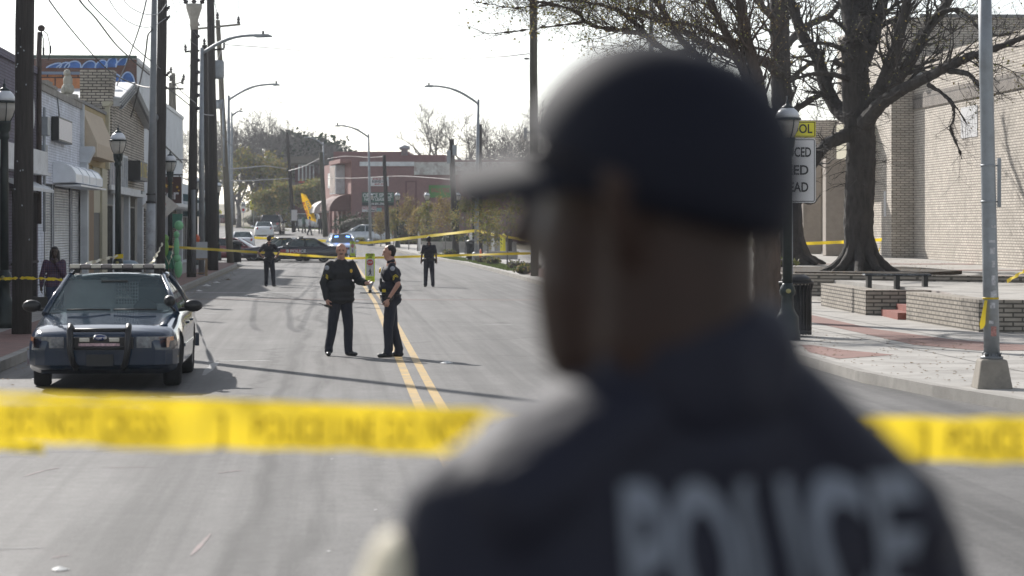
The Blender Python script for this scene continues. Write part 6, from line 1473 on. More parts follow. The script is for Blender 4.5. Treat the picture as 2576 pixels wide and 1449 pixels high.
# service mast beside it
d = 63.0; E = empty('service_mast', (X(98,d), d, 0), 0, label='thin electric service mast with looped cables on the shop roof', cat='mast')
m = MB(); m.tube([(0,0,2.2),(0,0,6.6),(.02,0,7.2)], [.07,.07,.065], 8); m.ball((.06,0,7.3), (.1,.1,.09)); m.build('mast_pipe', mat('rusty_dark_pipe', (.06,.045,.04), .8, var=.3), E)
m = MB(); m.tube([(.08,0,7.28),(.22,0,7.15),(.3,0,6.8),(.28,0,6.6),(.24,0,6.45)], .013, 5); m.tube([(.06,0,7.25),(.12,0,7.0),(.12,0,6.7)], .013, 5); m.cb((.3,0,6.74),(.045,.045,.2)); m.cb((.12,0,6.7),(.045,.045,.2)); m.build('cable_loops', M['wire_dark'], E)
# b: big tapered metal pole with painted base
d = 75.5; E = empty('signal_pole', (X(380,d), d, .14), 0, label='tall grey metal pole with grubby white lower part beside a dark wooden pole', cat='pole'); o = (X(380,d), d, .14)
m = MB(); m.tube([(X(380,d),d,2.9),(X(384,d),d,5.5),(X(389,d),d,10.5)], [.125,.11,.085], 16); m.build('upper_shaft', M['galv_dark'], E, o)
m = MB(); m.tube([(X(379,d),d,.1),(X(379,d),d,1.2),(X(380,d),d,2.9)], [.155,.15,.14], 16); m.build('lower_shaft', M['pole_white'], E, o)
m = MB(); m.lathe([(.13,-.04),(.165,-.03),(.165,.03),(.13,.04)], (X(380,d),d,2.9), 16); m.lathe([(.13,-.03),(.155,-.02),(.155,.02),(.13,.03)], (X(380,d),d,3.15), 16); m.build('collar', M['black'], E, o)
# c
E, o = pole('dark wooden pole right beside the grey metal pole with white base', 79.5, 401, 409, 10.5, .17, .16)
m = MB(); m.tube([(X(393,79.5),79.3,.2),(X(393,79.5),79.3,5.6)], .055, 8); m.ball((X(394,79.5),79.3,5.72),(.1,.08,.12)); sub(E, o, 'conduit', m, M['galv_dark'])
m = []
for z in (9.8, 9.2, 5.9): insul(m, (X(419,79.5), 79.4, Z({9.8:28,9.2:52,5.9:192}[z], 79.5)), V((.6,0,.8)), .8)
sub(E, o, 'insulators', m, M['porcelain'])
# d: riser pole with cone head
E, o = pole('tarred dark pole topped by a pale cone shaped cable head', 95.6, 481, 489, 10.0, .19, .15)
m = MB(); m.tube([(X(489,95.6),95.6,Z(75,95.6)),(X(488,95.6),95.6,Z(50,95.6)),(X(488,95.6),95.6,Z(20,95.6)),(X(488,95.6),95.6,Z(10,95.6))], [.16,.17,.32,.32], 10); sub(E, o, 'cable_head', m, mat('pale_cable_head', (.34,.32,.28), .7, var=.15), )
m = []
for dx, a in ((-.28,-.5),(0,0),(.28,.5)): insul(m, (X(488,95.6)+dx, 95.6, Z(10,95.6)), V((a,0,1)).normalized(), 1.7)
sub(E, o, 'bushings', m, M['porcelain'])
m = []
for v in (92,152,182,211,240,273): m.append(MB()); m[-1].ball((X(500,95.6)-.02, 95.5, Z(v,95.6)), (.09,.09,.08), 8)
sub(E, o, 'insulators', m, M['porcelain'])
m = MB(); m.tube([(X(489,95.6),95.35,.3),(X(488,95.6),95.35,3.6)], .09, 10); sub(E, o, 'pipe', m, M['galv_dark'])
# f and g
E, o = pole('thick dark wooden pole just right of the first far street light', 111, 537, 528, 13.0, .22, .17, bend=.05)
E2, o2 = pole('shorter wooden pole leaning against the thick dark pole', 112.5, 529, 515, Z(113,112.5), .19, .12)
m = MB(); m.tube([(X(466,112.5),112.3,Z(131,112.5)),(X(566,112.5),112.3,Z(124,112.5))], .05, 6); sub(E2, o2, 'crossarm', m, M['wood'])
m = []; insul(m, (X(468,112.5),112.3,Z(129,112.5)), s=1.2); insul(m, (X(514,112.5),112.5,Z(113,112.5)), s=1.2); insul(m, (X(565,112.5),112.3,Z(122,112.5)), s=1.0); sub(E2, o2, 'insulators', m, M['porcelain'])
m = MB(); m.lathe([(0,0),(.26,0),(.28,.1),(.28,.75),(.24,.85),(0,.88)], (X(543,112),112.9,Z(195,112)), 14); m.tube([(X(540,112),112.9,Z(160,112)),(X(540,112),112.9,Z(150,112))], .04, 6); m.tube([(X(546,112),112.9,Z(160,112)),(X(546,112),112.9,Z(150,112))], .04, 6); sub(E, o, 'transformer', m, M['galv'])
# h: leaning pole with crossarm
E, o = pole('pale leaning pole with a long crossarm and insulators', 134, 580, 548, Z(50,134), .2, .13, 'wood_pale')
m = MB(); m.tube([(X(500,134),133.8,Z(73,134)),(X(606,134),133.8,Z(62,134))], .065, 6); sub(E, o, 'crossarm', m, M['wood_pale'])
m = []; insul(m, (X(547,134),134,Z(49,134)), s=1.6); insul(m, (X(601,134),133.8,Z(61,134)), s=1.6); insul(m, (X(503,134),133.8,Z(66,134)), V((-.5,0,.8)), 1.2); sub(E, o, 'insulators', m, M['porcelain'])
m = MB(); m.tube([(X(566,134),133.7,Z(420,134)),(X(562,134),133.7,Z(250,134))], .06, 8); m.lathe([(.0,0),(.18,0),(.2,.5),(0,.52)], (X(553,134),133.5,Z(275,134)), 10); sub(E, o, 'conduit', m, M['galv'])
# k: two small far poles behind the pale building
E, o = pole('small far pole with doubled crossarms behind the pale building roof', 190, 447, 436, Z(184,190), .2, .16, 'wood_pale')
m = MB(); m.tube([(X(418,190),189.8,Z(223,190)),(X(463,190),189.8,Z(224,190))], .08, 6); m.tube([(X(438,190),189.8,Z(214,190)),(X(462,190),189.8,Z(205,190))], .05, 6); sub(E, o, 'crossarm', m, M['wood'])
m = []
for u_, v_ in ((460,213),(463,203),(430,205),(431,185)): insul(m, (X(u_,190),189.8,Z(v_,190)), s=2)
sub(E, o, 'insulators', m, M['porcelain'])
pole('thinner far pole left of the pole with doubled crossarms', 194, 429, 429, Z(208,194), .17, .15, 'wood_pale')
# l..p
E, o = pole('slim leaning dark pole left of the yellow feather flag', 232, 739, 722, Z(333,232), .2, .14)
m = MB(); m.bx(X(739,232)-.2, X(739,232)+.35, 231.7, 231.75, Z(555,232), Z(528,232)); sub(E, o, 'street_notice', m, M['sign_white'])
pole('greenish pole before the awnings of the red building', 212, 819, 807, Z(383,212), .24, .17, 'wood_green')
pole('dark leaning pole in front of the leasing banner', 184, 977, 966, Z(390,184), .2, .13)
E, o = pole('dark pole with grey transformer boxes before the red building', 163, 1147, 1136, Z(350,163), .24, .17)
m = MB(); m.cb((X(1144,163),162.8,Z(378,163)), (.3,.3,.7)); m.cb((X(1129,163),162.8,Z(395,163)), (.25,.3,.9)); sub(E, o, 'transformer', m, M['galv'], .03)
E, o = pole('tall brown wooden pole left of the officer\'s cap', 98, 1346, 1341, 12.5, .17, .155, 'wood_green')
m = MB(); m.cb((X(1322,98),97.8,Z(335,98)), (.13,.12,.42)); m.tube([(X(1325,98),97.8,Z(333,98)),(X(1336,98),97.9,Z(333,98))], .03, 6); sub(E, o, 'meter_box', m, M['galv'])
m = []; insul(m, (X(1331,98),97.9,Z(148,98)), V((-1,0,0)), .8); sub(E, o, 'insulators', m, M['porcelain'])
pole('thin dark pole just behind the far street light over the red building', 166, 1210, 1208, Z(313,166), .13, .11)
# street lights
def street_light(label, d, ub, ut, vt, arm_u, arm_v, head_u, r=.11, z0=.14, side=1, base=False):
    x, xt, zt = X(ub, d), X(ut, d), Z(vt, d); zb = (gz(x, d) if d > 140 else 0) + z0
    E = empty('street_light', (x, d, zb), 0, label=label, cat='street light', group='grey cobra head street lights'); o = (x, d, zb)
    m = MB(); m.tube([(x,d,zb),(lerp(x,xt,.5),d,(zb+zt)/2),(xt,d,zt)], [r,r*.85,r*.62], 12); m.build('pole', M['galv'], E, o)
    if base: m = MB(); m.lathe([(r*1.9,0),(r*1.8,.5),(r*1.1,.55)], (x,d,zb), 12); m.build('base', M['galv'], E, o)
    ax, az = X(arm_u, d), Z(arm_v, d); p0 = V((xt, d, zt-.25)); p3 = V((ax, d, az))
    m = MB(); q = [p0.lerp(p3, t) + V((0,0,(abs(p3.x-p0.x))*.10*math.sin(math.pi*t))) for t in [i/8 for i in range(9)]]; m.tube(q, [.07]*5+[.055]*4, 8); m.build('arm', M['galv'], E, o)
    hx = X(head_u, d); m = MB(); s_ = 1 if hx > ax else -1
    m.prism([(ax-.05*s_, az-.05),(ax+.1*s_, az-.09),(hx, az-.07),(hx+.02*s_, az-.02),(hx-.15*s_, az+.05),(ax, az+.05)], 'Y', d-.14, d+.14); h_ = m.build('lamp_head', M['galv'], E, o, bevel=.02)
    m = MB(); mx = (ax+hx)/2; m.cb((mx, d, az+.12), (.09,.09,.13)); c_ = m.build('photocell', M['black'], h_, o); return E
street_light('nearest grey street light of the left row, arm reaching right', 100.5, 507, 507, 120, 640, 89, 684, .13)
street_light('second grey street light of the left row, above the bare trees', 136, 576, 575, 240, 686, 212, 704, .12)
street_light('third street light of the left row, only its lamp arm showing beside a pole', 157, 583, 583, 282, 603, 279, 610, .1)
street_light('grey street light on the right kerb before the red building', 141, 1198, 1203, 250, 1090, 216, 1068, .13, base=True)
street_light('pale street light between the silver hatchback and the leasing banner', 188, 932, 927, 337, 856, 316, 842, .12, base=True)
street_light('small far street light rising beside the greenish pole', 218, 816, 813, 357, 775, 345, 764, .1)
# the light pole seen through the tree top
d = 62.7; E = empty('street_light', (X(1640,d), d, .14), 0, label='slim grey pole rising from behind the officer\'s cap into the branches', cat='street light'); m = MB(); m.tube([(X(1640,d),d,.14),(X(1637,d),d,9.5)], [.09,.055], 12); m.build('pole', M['galv'], E, (X(1640,d), d, .14))
# near right metal pole on concrete base
d = 29.5; x = X(2495, d); E = empty('metal_pole', (x, d, .145), 0, label='stickered grey metal pole on a tapered concrete base at right kerb', cat='pole'); o = (x, d, .145)
def fr_(m, w0, w1, d0, d1, z0, z1, cx, cy): # tapered block
    m.add([(cx-w0/2,cy-d0/2,z0),(cx+w0/2,cy-d0/2,z0),(cx+w0/2,cy+d0/2,z0),(cx-w0/2,cy+d0/2,z0),(cx-w1/2,cy-d1/2,z1),(cx+w1/2,cy-d1/2,z1),(cx+w1/2,cy+d1/2,z1),(cx-w1/2,cy+d1/2,z1)], [(0,3,2,1),(4,5,6,7),(0,1,5,4),(1,2,6,5),(2,3,7,6),(3,0,4,7)])
m = MB(); fr_(m, .44, .32, .44, .32, .13, .50, x, d); m.build('concrete_base', mat('worn_concrete_base', (.26,.235,.2), .85, var=.2, scale=4, dirt=(.12,.11,.1), dscale=3, damt=.5), E, o, bevel=.025)
xt = X(2476, d)
m = MB(); m.lathe([(.14,.0),(.14,.03),(.1,.04),(.1,.07)], (x,d,.5), 12); m.build('base_plate', M['galv_dark'], E, o)
for k in range(4):
    m = MB(); a = k*math.pi/2+.78; m.lathe([(.014,0),(.014,.06),(.02,.06),(.02,.08),(0,.08)], (x+.12*math.cos(a), d+.12*math.sin(a), .5), 8); m.build('bolt', M['galv_dark'], E, o)
m = MB(); pp = [(lerp(x, xt, t), d, lerp(.54, 5.2, t)) for t in (0,.25,.5,.75,1)]; m.tube(pp, [.098,.093,.088,.084,.08], 20); m.build('shaft', M['galv'], E, o)
def onp(z): t = (z-.54)/(5.2-.54); return lerp(x, xt, t), lerp(.098, .08, t)
random.seed(33); stk = [(.78,.9,'#'),(1.40,1.52),(1.25,1.34),(1.62,1.7),(1.78,1.86),(1.92,1.95),(1.12,1.19),(2.1,2.13),(.93,.97)]
wst = mat('scraped_white_sticker', (.4,.4,.42), .6, var=.5, scale=25); rst = mat('red_printed_sticker', (.34,.16,.14), .6, var=.5, scale=40)
for i, s_ in enumerate(stk):
    z0, z1 = s_[0], s_[1]; cx, r_ = onp((z0+z1)/2); a0 = random.uniform(-.7, .1); a1 = a0 + random.uniform(.4,.9); m = MB(); r_ += .002
    rows = [[(cx + r_*math.sin(lerp(a0,a1,j/5)), d - r_*math.cos(lerp(a0,a1,j/5)), z) for j in range(6)] for z in (z0, (z0+z1)/2+.003, z1)]
    m.grid(rows); m.build('sticker', rst if i == 0 else wst, E, o)
m = MB(); cx, r_ = onp(1.27+.02)
m.lathe([(r_+.003,-.012),(r_+.005,0),(r_+.003,.012)], (onp(1.24)[0],d,1.24), 20); m.build('tape_wrap', M['tape'], E, o)
m = MB(); xx = onp(1.1)[0]; m.grid([[(xx-.09, d-.06, 1.22), (xx-.06, d-.09, 1.22)],[(xx-.12, d-.07, 1.08),(xx-.08,d-.11,1.1)],[(xx-.15,d-.06,.93),(xx-.09,d-.10,.92)],[(xx-.14,d-.06,.86),(xx-.11,d-.09,.88)]]); so_ = m.build('tape_tail', M['tape'], E, o)
m = MB(); cx, r_ = onp(2.65); m.bx(cx+r_+.02, cx+r_+.06, d-.03, d+.03, 2.35, 2.95); m.tube([(cx, d, 2.42),(cx+r_+.04, d, 2.42)], .01, 6); m.tube([(cx, d, 2.86),(cx+r_+.04, d, 2.86)], .01, 6)
m.lathe([(r_+.002,-.012),(r_+.008,0),(r_+.002,.012)], (cx,d,2.42), 18); m.lathe([(r_+.002,-.012),(r_+.008,0),(r_+.002,.012)], (onp(2.86)[0],d,2.86), 18); m.build('sign_bracket', M['galv'], E, o)
# ---------------------------------------------------------------- ornamental lamp posts
def lamp_master(label, group):
    E = empty('lamp_post', (0,0,0), 0, label=label, cat='lamp post', group=group)
    m = MB(); m.lathe([(.22,0),(.22,.12),(.2,.2),(.19,.45),(.15,.52),(.11,.62),(.10,.85),(.13,.88),(.14,.95),(.12,1.02),(.095,1.06),(.088,1.1)], n=20); m.build('base', M['lamp_green'], E)
    m = MB(); m.lathe([(.085,1.1),(.08,3.0),(.075,3.55),(.1,3.58),(.1,3.64),(.085,3.68),(.12,3.74),(.13,3.86),(.14,3.9)], n=20); m.build('shaft', M['lamp_green'], E)
    L_ = MB(); L_.lathe([(.10,3.9),(.15,4.0),(.19,4.12),(.2,4.24)], n=20); gl = L_.build('lamp_globe', M['lamp_glass'], E)
    m = MB()
    for k in range(4): a = k*math.pi/2+.4; c_, s_ = math.cos(a), math.sin(a); m.tube([(.11*c_,.11*s_,3.9),(.165*c_,.165*s_,4.0),(.21*c_,.21*s_,4.14),(.225*c_,.225*s_,4.26)], .009, 5)
    m.lathe([(.2,4.24),(.235,4.245),(.235,4.28),(.2,4.29)], n=20); m.build('cage', M['lamp_green'], gl)
    m = MB(); m.lathe([(.21,4.285),(.2,4.35),(.165,4.42),(.11,4.47)], n=20); cp = m.build('lamp_cap', M['lamp_cap'], E)
    m = MB(); m.lathe([(.11,4.465),(.1,4.5),(.05,4.53),(.025,4.56),(.03,4.59),(.012,4.62),(.008,4.7),(0,4.71)], n=14); m.build('finial', M['lamp_green'], cp)
    m = MB(); m.lathe([(.02,3.95),(.02,4.15),(.035,4.17),(.03,4.24)], n=8); m.build('lamp_burner', M['black'], gl)
    return E
LM = lamp_master('dark green lamp post beside the school speed sign, nearest on the right', 'dark green globe lamp posts'); LM.location = (X(1981,42.2), 42.2, .14); LM.scale = (1.02,1.02,.905)
m = MB(); m.lathe([(0,-.012),(.045,-.012),(.045,0)], (0,-.14,.95), 14, axis='Y'); m.build('brass_plate', mat('brass_plate', (.35,.33,.15), .4, .7), LM)
for (u, d, vt, lb) in [(11,47.2,197,'leftmost lamp post beside the thickest pole'),(297,68,312,'lamp post standing between the tan awning and the gabled shop'),(428,89.5,375,'lamp post in front of the brown hanging sign'),(493,128,436,'lamp post half hidden behind the tarred pole'),(548,146,449,'lamp post peeping out right of the thick dark pole'),(514,176,471,'pale far lamp post left of the small yellow school sign'),
    (1000,186,479,'lamp post right of the office space banner'),(1074,180,478,'lamp post by the green banner with red letters'),(1152,176,477,'lamp post just right of the transformer pole'),(1191,163,466,'lamp post left of the grey street light pole'),(932,202,480,'far lamp post overlapping the office space banner')]:
    c = copy_tree(LM); z0 = .14 + (gz(X(u,d), d) if d > 140 else 0); c.location = (X(u,d), d, z0); s_ = (Z(vt, d) - z0)/4.71; c.scale = (1.04,1.04,s_); c['label'] = lb
# ---------------------------------------------------------------- signs
def rrect(w, h, r, n=5):
    pts = []
    for cx, cz, a0 in ((w/2-r, h/2-r, 0), (-w/2+r, h/2-r, 90), (-w/2+r, -h/2+r, 180), (w/2-r, -h/2+r, 270)):
        for k in range(n+1): a = R(a0 + 90*k/n); pts.append((cx + r*math.cos(a), cz + r*math.sin(a)))
    return pts
def plate(parent, nm, w, h, r, cx, cz, y, face, back=None, th=.006, border=None, bw=.02, inset=.02):
    m = MB(); m.prism([(cx+a, cz+b) for a, b in rrect(w, h, r)][::-1], 'Y', y, y+th); p = m.build(nm, face, parent)
    if border:
        o1 = rrect(w-2*inset, h-2*inset, max(.005, r-inset)); o2 = rrect(w-2*inset-2*bw, h-2*inset-2*bw, max(.004, r-inset-bw)); m = MB(); n = len(o1)
        m.add([(cx+a, y-.003, cz+b) for a, b in o1] + [(cx+a, y-.003, cz+b) for a, b in o2], [(i, (i+1) % n, n+(i+1) % n, n+i) for i in range(n)]); m.build('border', border, p)
    return p
ink = M['black']
d = 45.8; x = X(1991, d); E = empty('speed_sign', (x, d, .145), 0, label='school speed sign reading reduced speed ahead behind the lamp post', cat='sign')
zc = lambda v: Z(v, d) - .145
m = MB(); m.bx(-.03,.03,.02,.06,0,zc(305)); m.build('post', M['galv'], E)
kk = FP/d
pl = plate(E, 'yellow_panel', 122/kk, 40/kk, .03, 0, zc(325), 0, M['sign_lime'] if False else M['sign_yellow'], border=ink, bw=.014, inset=.012)
text('SCHOOL', .24, ink, pl, 'lettering', (0, -.004, zc(325)), CAMF, width=104/kk, bold=.004)
pl = plate(E, 'white_panel', 122/kk, 162/kk, .05, 0, zc(429), 0, M['sign_white'], border=ink, bw=.014, inset=.02)
for s_, v_, w_ in (('REDUCED', 384, 98), ('SPEED', 429, 86), ('AHEAD', 472, 86)): text(s_, .255, ink, pl, 'lettering', (0, -.004, zc(v_)), CAMF, width=w_/kk, bold=.005)
# in-street pedestrian signs
def ped_sign(label, u, vb, d):
    x = X(u, d); E = empty('crossing_sign', (x, d, 0), 0, label=label, cat='sign', group='in-street pedestrian crossing signs')
    pl = plate(E, 'lime_panel', .30, .92, .04, 0, .82, 0, M['sign_lime'])
    w_ = plate(pl, 'white_panel', .24, .56, .01, 0, .83, -.003, M['sign_white'], th=.002)
    text('STATE', .10, ink, pl, 'lettering', (0, -.006, 1.235), CAMF, width=.2, bold=.003); text('LAW', .10, ink, pl, 'lettering', (0, -.006, 1.155), CAMF, width=.12, bold=.003)
    m = MB(); oc = [(math.cos(R(22.5+45*k))*.105, .99+math.sin(R(22.5+45*k))*.105) for k in range(8)]; m.prism(oc, 'Y', -.007, -.004); o_ = m.build('stop_octagon', M['red'], w_); text('STOP', .075, M['sign_white'], o_, 'lettering', (0,-.009,.99), CAMF, width=.15, bold=.003)
    text('FOR', .05, ink, w_, 'lettering', (0,-.006,.845), CAMF, width=.09)
    m = MB(); m.ball((.0,-.006,.775), (.022,.003,.024), 8); m.prism([(-.02,.745),(.02,.745),(.026,.66),(-.015,.66)], 'Y', -.008, -.004)
    for a in ([(-.01,.665),(.02,.66),(-.035,.565),(-.055,.57)], [(0,.665),(.024,.66),(.05,.58),(.03,.565)], [(.02,.74),(.03,.73),(.06,.68),(.05,.675)], [(-.02,.74),(-.018,.71),(-.055,.68),(-.05,.70)]): m.prism(a, 'Y', -.008, -.004)
    m.build('walking_figure', ink, w_)
    text('WITHIN', .04, ink, pl, 'lettering', (0,-.006,.50), CAMF, width=.16); text('CROSSWALK', .04, ink, pl, 'lettering', (0,-.006,.43), CAMF, width=.2)
    m = MB(); m.prism([(-.13,.37),(.13,.37),(.02,.1),(-.02,.1)], 'Y', -.004, .004); m.build('reflective_wedge', M['patch'], E)
    m = MB(); m.prism([(-.33,0),(.33,0),(.3,.035),(-.3,.035)], 'Y', -.18, .18); m.cb((0,0,.07),(.1,.1,.08)); m.build('base', M['black'], E, bevel=.008); return E
ped_sign('lime framed pedestrian crossing sign standing between the two talking officers', 931, 738, 77.4)
c = ped_sign('smaller looking crossing sign farther up the centre line by the bald officer\'s head', 887, 655, 148); c.scale = (1,1,1)
# diamond sign seen from behind
d = 86; x = X(403, d); E = empty('warning_sign', (x, d, .14), 0, label='back of a diamond warning sign with red and blue sticker', cat='sign')
m = MB(); hw = 46*d/FP; m.prism([(0, Z(480,d)-.14-.0), (hw, Z(518,d)-.14), (0, Z(560,d)-.14), (-hw, Z(518,d)-.14)], 'Y', 0, .01); dm = m.build('diamond_plate', M['sign_back'], E, bevel=.003)
m = MB(); m.cb((.1,-.004,Z(512,d)-.14),(.22,.004,.05), rot=(0,.25,0)); m.build('red_sticker', M['red'], dm); m = MB(); m.cb((.12,-.004,Z(527,d)-.14),(.14,.004,.12), rot=(0,.2,0)); m.build('blue_sticker', mat('blue_sticker', (.05,.06,.12), .6, var=.4, scale=30), dm)
m = MB(); m.bx(-.03,.03,.012,.05,0,Z(480,d)-.2); m.build('post', M['galv'], E)
d = 77; E = empty('sign_stake', (X(368,d), d, .14), 0, label='thin metal stake left of the white based pole', cat='stake'); m = MB(); m.bx(-.02,.02,-.01,.01,0,Z(530,d)-.14); m.build('stake', M['galv'], E)
# school warning sign etc. in the distance
d = 290; x = X(638, d); g_ = gz(x, d); E = empty('school_sign', (x, d, g_), 0, label='yellow school crossing sign with ahead plate on the upper street', cat='sign'); z_ = lambda v: Z(v, d)-g_
m = MB(); w2 = 9.6*d/FP; m.prism([(-w2, z_(519)), (w2, z_(519)), (w2, z_(506)), (0, z_(499)), (-w2, z_(506))], 'Y', 0, .02); pl = m.build('pentagon_panel', M['sign_yellow'], E)
m = MB(); m.bx(-w2, w2, 0, .02, z_(528), z_(520)); p2 = m.build('ahead_panel', M['sign_yellow'], E); text('AHEAD', .3, ink, p2, 'lettering', (0,-.01,z_(524)), CAMF, width=.75, bold=.01)
m = MB()
for sx_ in (-.16,.16): m.ball((sx_,-.02,z_(505)), (.06,.01,.06), 8); m.prism([(sx_-.08, z_(507)), (sx_+.08, z_(507)), (sx_+.05, z_(512)), (sx_+.12, z_(517)), (sx_, z_(513)), (sx_-.12, z_(517)), (sx_-.05, z_(512))], 'Y', -.02, -.01)
m.build('walking_figures', ink, pl); m = MB(); m.tube([(0,.05,0),(0,.05,z_(500))], .04, 6); m.build('post', M['galv'], E)
d = 295; x = X(656, d); g_ = gz(x, d); E = empty('yield_sign', (x, d, g_), 0, label='red and white yield sign right of the school crossing sign', cat='sign'); m = MB(); m.prism([(-.36, Z(508,d)-g_), (.36, Z(508,d)-g_), (0, Z(521,d)-g_)], 'Y', 0, .02); p_ = m.build('red_triangle', M['red'], E); m = MB(); m.prism([(-.2, Z(510.5,d)-g_), (.2, Z(510.5,d)-g_), (0, Z(517.5,d)-g_)], 'Y', -.01, -.001); m.build('white_triangle', M['sign_white'], p_); m = MB(); m.tube([(0,.05,0),(0,.05,Z(512,d)-g_)], .035, 6); m.build('post', M['galv'], E)
d = 280; x = X(612, d); g_ = gz(x, d); E = empty('limit_sign', (x, d, g_), 0, label='white speed limit 30 sign on the upper left pavement', cat='sign'); m = MB(); m.bx(-.24,.24,0,.02,Z(522,d)-g_,Z(508,d)-g_); p_ = m.build('panel', M['sign_white'], E); text('30', .42, ink, p_, 'lettering', (0,-.01,Z(516,d)-g_), CAMF, bold=.01); m = MB(); m.bx(-.24,.24,0,.02,Z(535,d)-g_,Z(523,d)-g_); p_ = m.build('no_parking_panel', M['sign_white'], E); m = MB(); m.lathe([(.11,-.01),(.17,-.01),(.17,-.004),(.11,-.004)], (0,0,Z(528,d)-g_), 14, axis='Y'); m.build('red_ring', M['red'], p_); m = MB(); m.tube([(0,.05,0),(0,.05,Z(509,d)-g_)], .035, 6); m.build('post', M['galv'], E)
d = 300; x = X(553, d); g_ = gz(x, d); E = empty('school_sign', (x, d, g_), 0, label='small yellow school sign just right of the thick dark pole', cat='sign'); m = MB(); m.prism([(-.26, Z(538,d)-g_), (.26, Z(538,d)-g_), (.26, Z(532,d)-g_), (0, Z(527,d)-g_), (-.26, Z(532,d)-g_)], 'Y', 0, .02); p_ = m.build('pentagon_panel', M['sign_yellow'], E); m = MB(); m.prism([(-.1, Z(537,d)-g_), (.1, Z(537,d)-g_), (0, Z(530,d)-g_)], 'Y', -.012, -.002); m.build('walking_figures', ink, p_); m = MB(); m.tube([(0,.05,0),(0,.05,Z(532,d)-g_)], .035, 6); m.build('post', M['galv'], E)
# feather flag
d = 234; x = X(792, d); g_ = gz(x, d); E = empty('feather_flag', (x, d, g_), 0, label='tall yellow feather flag with red and blue lettering leaning left', cat='flag'); zf = lambda v: Z(v, d)-g_; xf = lambda u: X(u, d)-x
m = MB(); rows = []
for (ua, va, ub_, vb_) in [(757,487,761,486),(758,495,770,491),(760,505,777,503),(763,518,783,515),(768,532,788,529),(772,545,792,543),(775,552,796,559)]: rows.append([(lerp(xf(ua), xf(ub_), j/4), .05*math.sin(j), lerp(zf(va), zf(vb_), j/4)) for j in range(5)])
m.grid(rows); m.grid([[(a, b+.01, c) for a, b, c in r_] for r_ in rows]); fl = m.build('flag_cloth', mat('yellow_flag_cloth', (.9,.7,.05), .7, var=.05, transl=.5), E)
for s_, mt, u_, v_, z_s in (('BUY SELL', M['red'], 769, 527, .3), ('LOANS', mat('flag_blue', (.05,.25,.4), .6), 777, 522, .36)):
    t = text(s_, z_s, mt, fl, 'lettering', (0,0,0), CAMF, bold=.01, width=1.5 if s_ != 'LOANS' else 1.3); t.location = (xf(u_), -.07, zf(v_)); t.rotation_euler = (0, R(72), 0)
m = MB(); m.tube([(0,0,-.1),(.0,0,zf(556)),(xf(788),0,zf(530)),(xf(775),0,zf(500)),(xf(761),0,zf(486))], .02, 6); m.build('flag_pole', M['galv'], E)
# ---------------------------------------------------------------- litter bins, board, balloons, bollards, bench, cone
def litter_bin(label, x, y, z, r=.3, h=1.0, slats=26, dome=True):
    E = empty('litter_bin', (x, y, z), 0, label=label, cat='litter bin', group='black slatted litter bins')
    m = MB(); m.lathe([(r*.86,.04),(r*.86,h*.9)], n=24); m.build('liner', M['black'], E)
    m = MB()
    for k in range(slats):
        a = 2*math.pi*k/slats; c_, s_ = math.cos(a), math.sin(a); m.tube([(r*.93*c_,r*.93*s_,.03),(r*.93*c_,r*.93*s_,h*.8),(r*1.08*c_,r*1.08*s_,h*.95)], .014, 4)
    m.lathe([(r*.9,.06),(r*.98,.06),(r*.98,.11),(r*.9,.11)], n=24); m.lathe([(r*1.04,h*.93),(r*1.12,h*.93),(r*1.12,h*.97),(r*1.04,h*.97)], n=24); m.build('slats', M['black'], E)
    if dome: m = MB(); m.lathe([(r*1.0,h*.97),(r*.9,h*1.03),(r*.55,h*1.09),(r*.5,h*1.08),(r*.5,h*.98)], n=24); m.build('lid', M['black'], E)
litter_bin('black slatted litter bin behind the nearest right lamp post', X(2003,43.6), 43.6, .145, .285, 1.02)
litter_bin('black litter bin at the corner of the left pavement by the maroon car', X(586,134), 134.5, .145, .42, 1.15)
litter_bin('tall black litter bin at the foot of the right street light', X(1187,143), 143, .15, .34, 1.15)
d = 98; x = X(504, d); E = empty('notice_stand', (x, d, .145), 0, label='pale blank notice board on a small wooden stand at left kerb', cat='notice board')
m = MB(); m.bx(-.29,.29,-.03,.0,.72,1.38); m.build('board', M['stucco_w'], E, bevel=.01); m = MB(); m.bx(-.3,.3,-.05,.02,.66,.72); m.bx(-.27,-.22,-.2,-.15,0,.7); m.bx(.22,.27,-.2,-.15,0,.7); m.bx(-.27,-.22,.15,.2,0,.7); m.bx(.22,.27,.15,.2,0,.7); m.bx(-.27,.27,-.2,.2,.1,.13); m.build('stand', mat('raw_timber', (.3,.2,.1), .8, var=.2), E)
m = MB(); m.ball((0,0,0), (.15,.15,.19), 14); m.lathe([(.0,-.22),(.03,-.22),(.015,-.18)], n=8); o_ = m.build('balloon', mat('orange_balloon', (.75,.16,.06), .25, var=.05, transl=.3), None); o_.location = (X(494,99), 99, Z(601,99)); tag(o_, 'orange balloon floating above the blank notice board', 'balloon')
gm = mat('mint_balloon', (.32,.72,.42), .25, var=.06, transl=.35); gm2 = mat('lime_balloon', (.25,.5,.1), .25, var=.06, transl=.35)
lb = ['round mint balloon at the top of the lamp post cluster','small mint balloon under the top one','long mint balloon beside the lamp shaft','mint balloon half way down the lamp post','lowest mint balloon by the lamp base','long lime balloon left of the lamp shaft','upper lime balloon left of the lamp shaft']
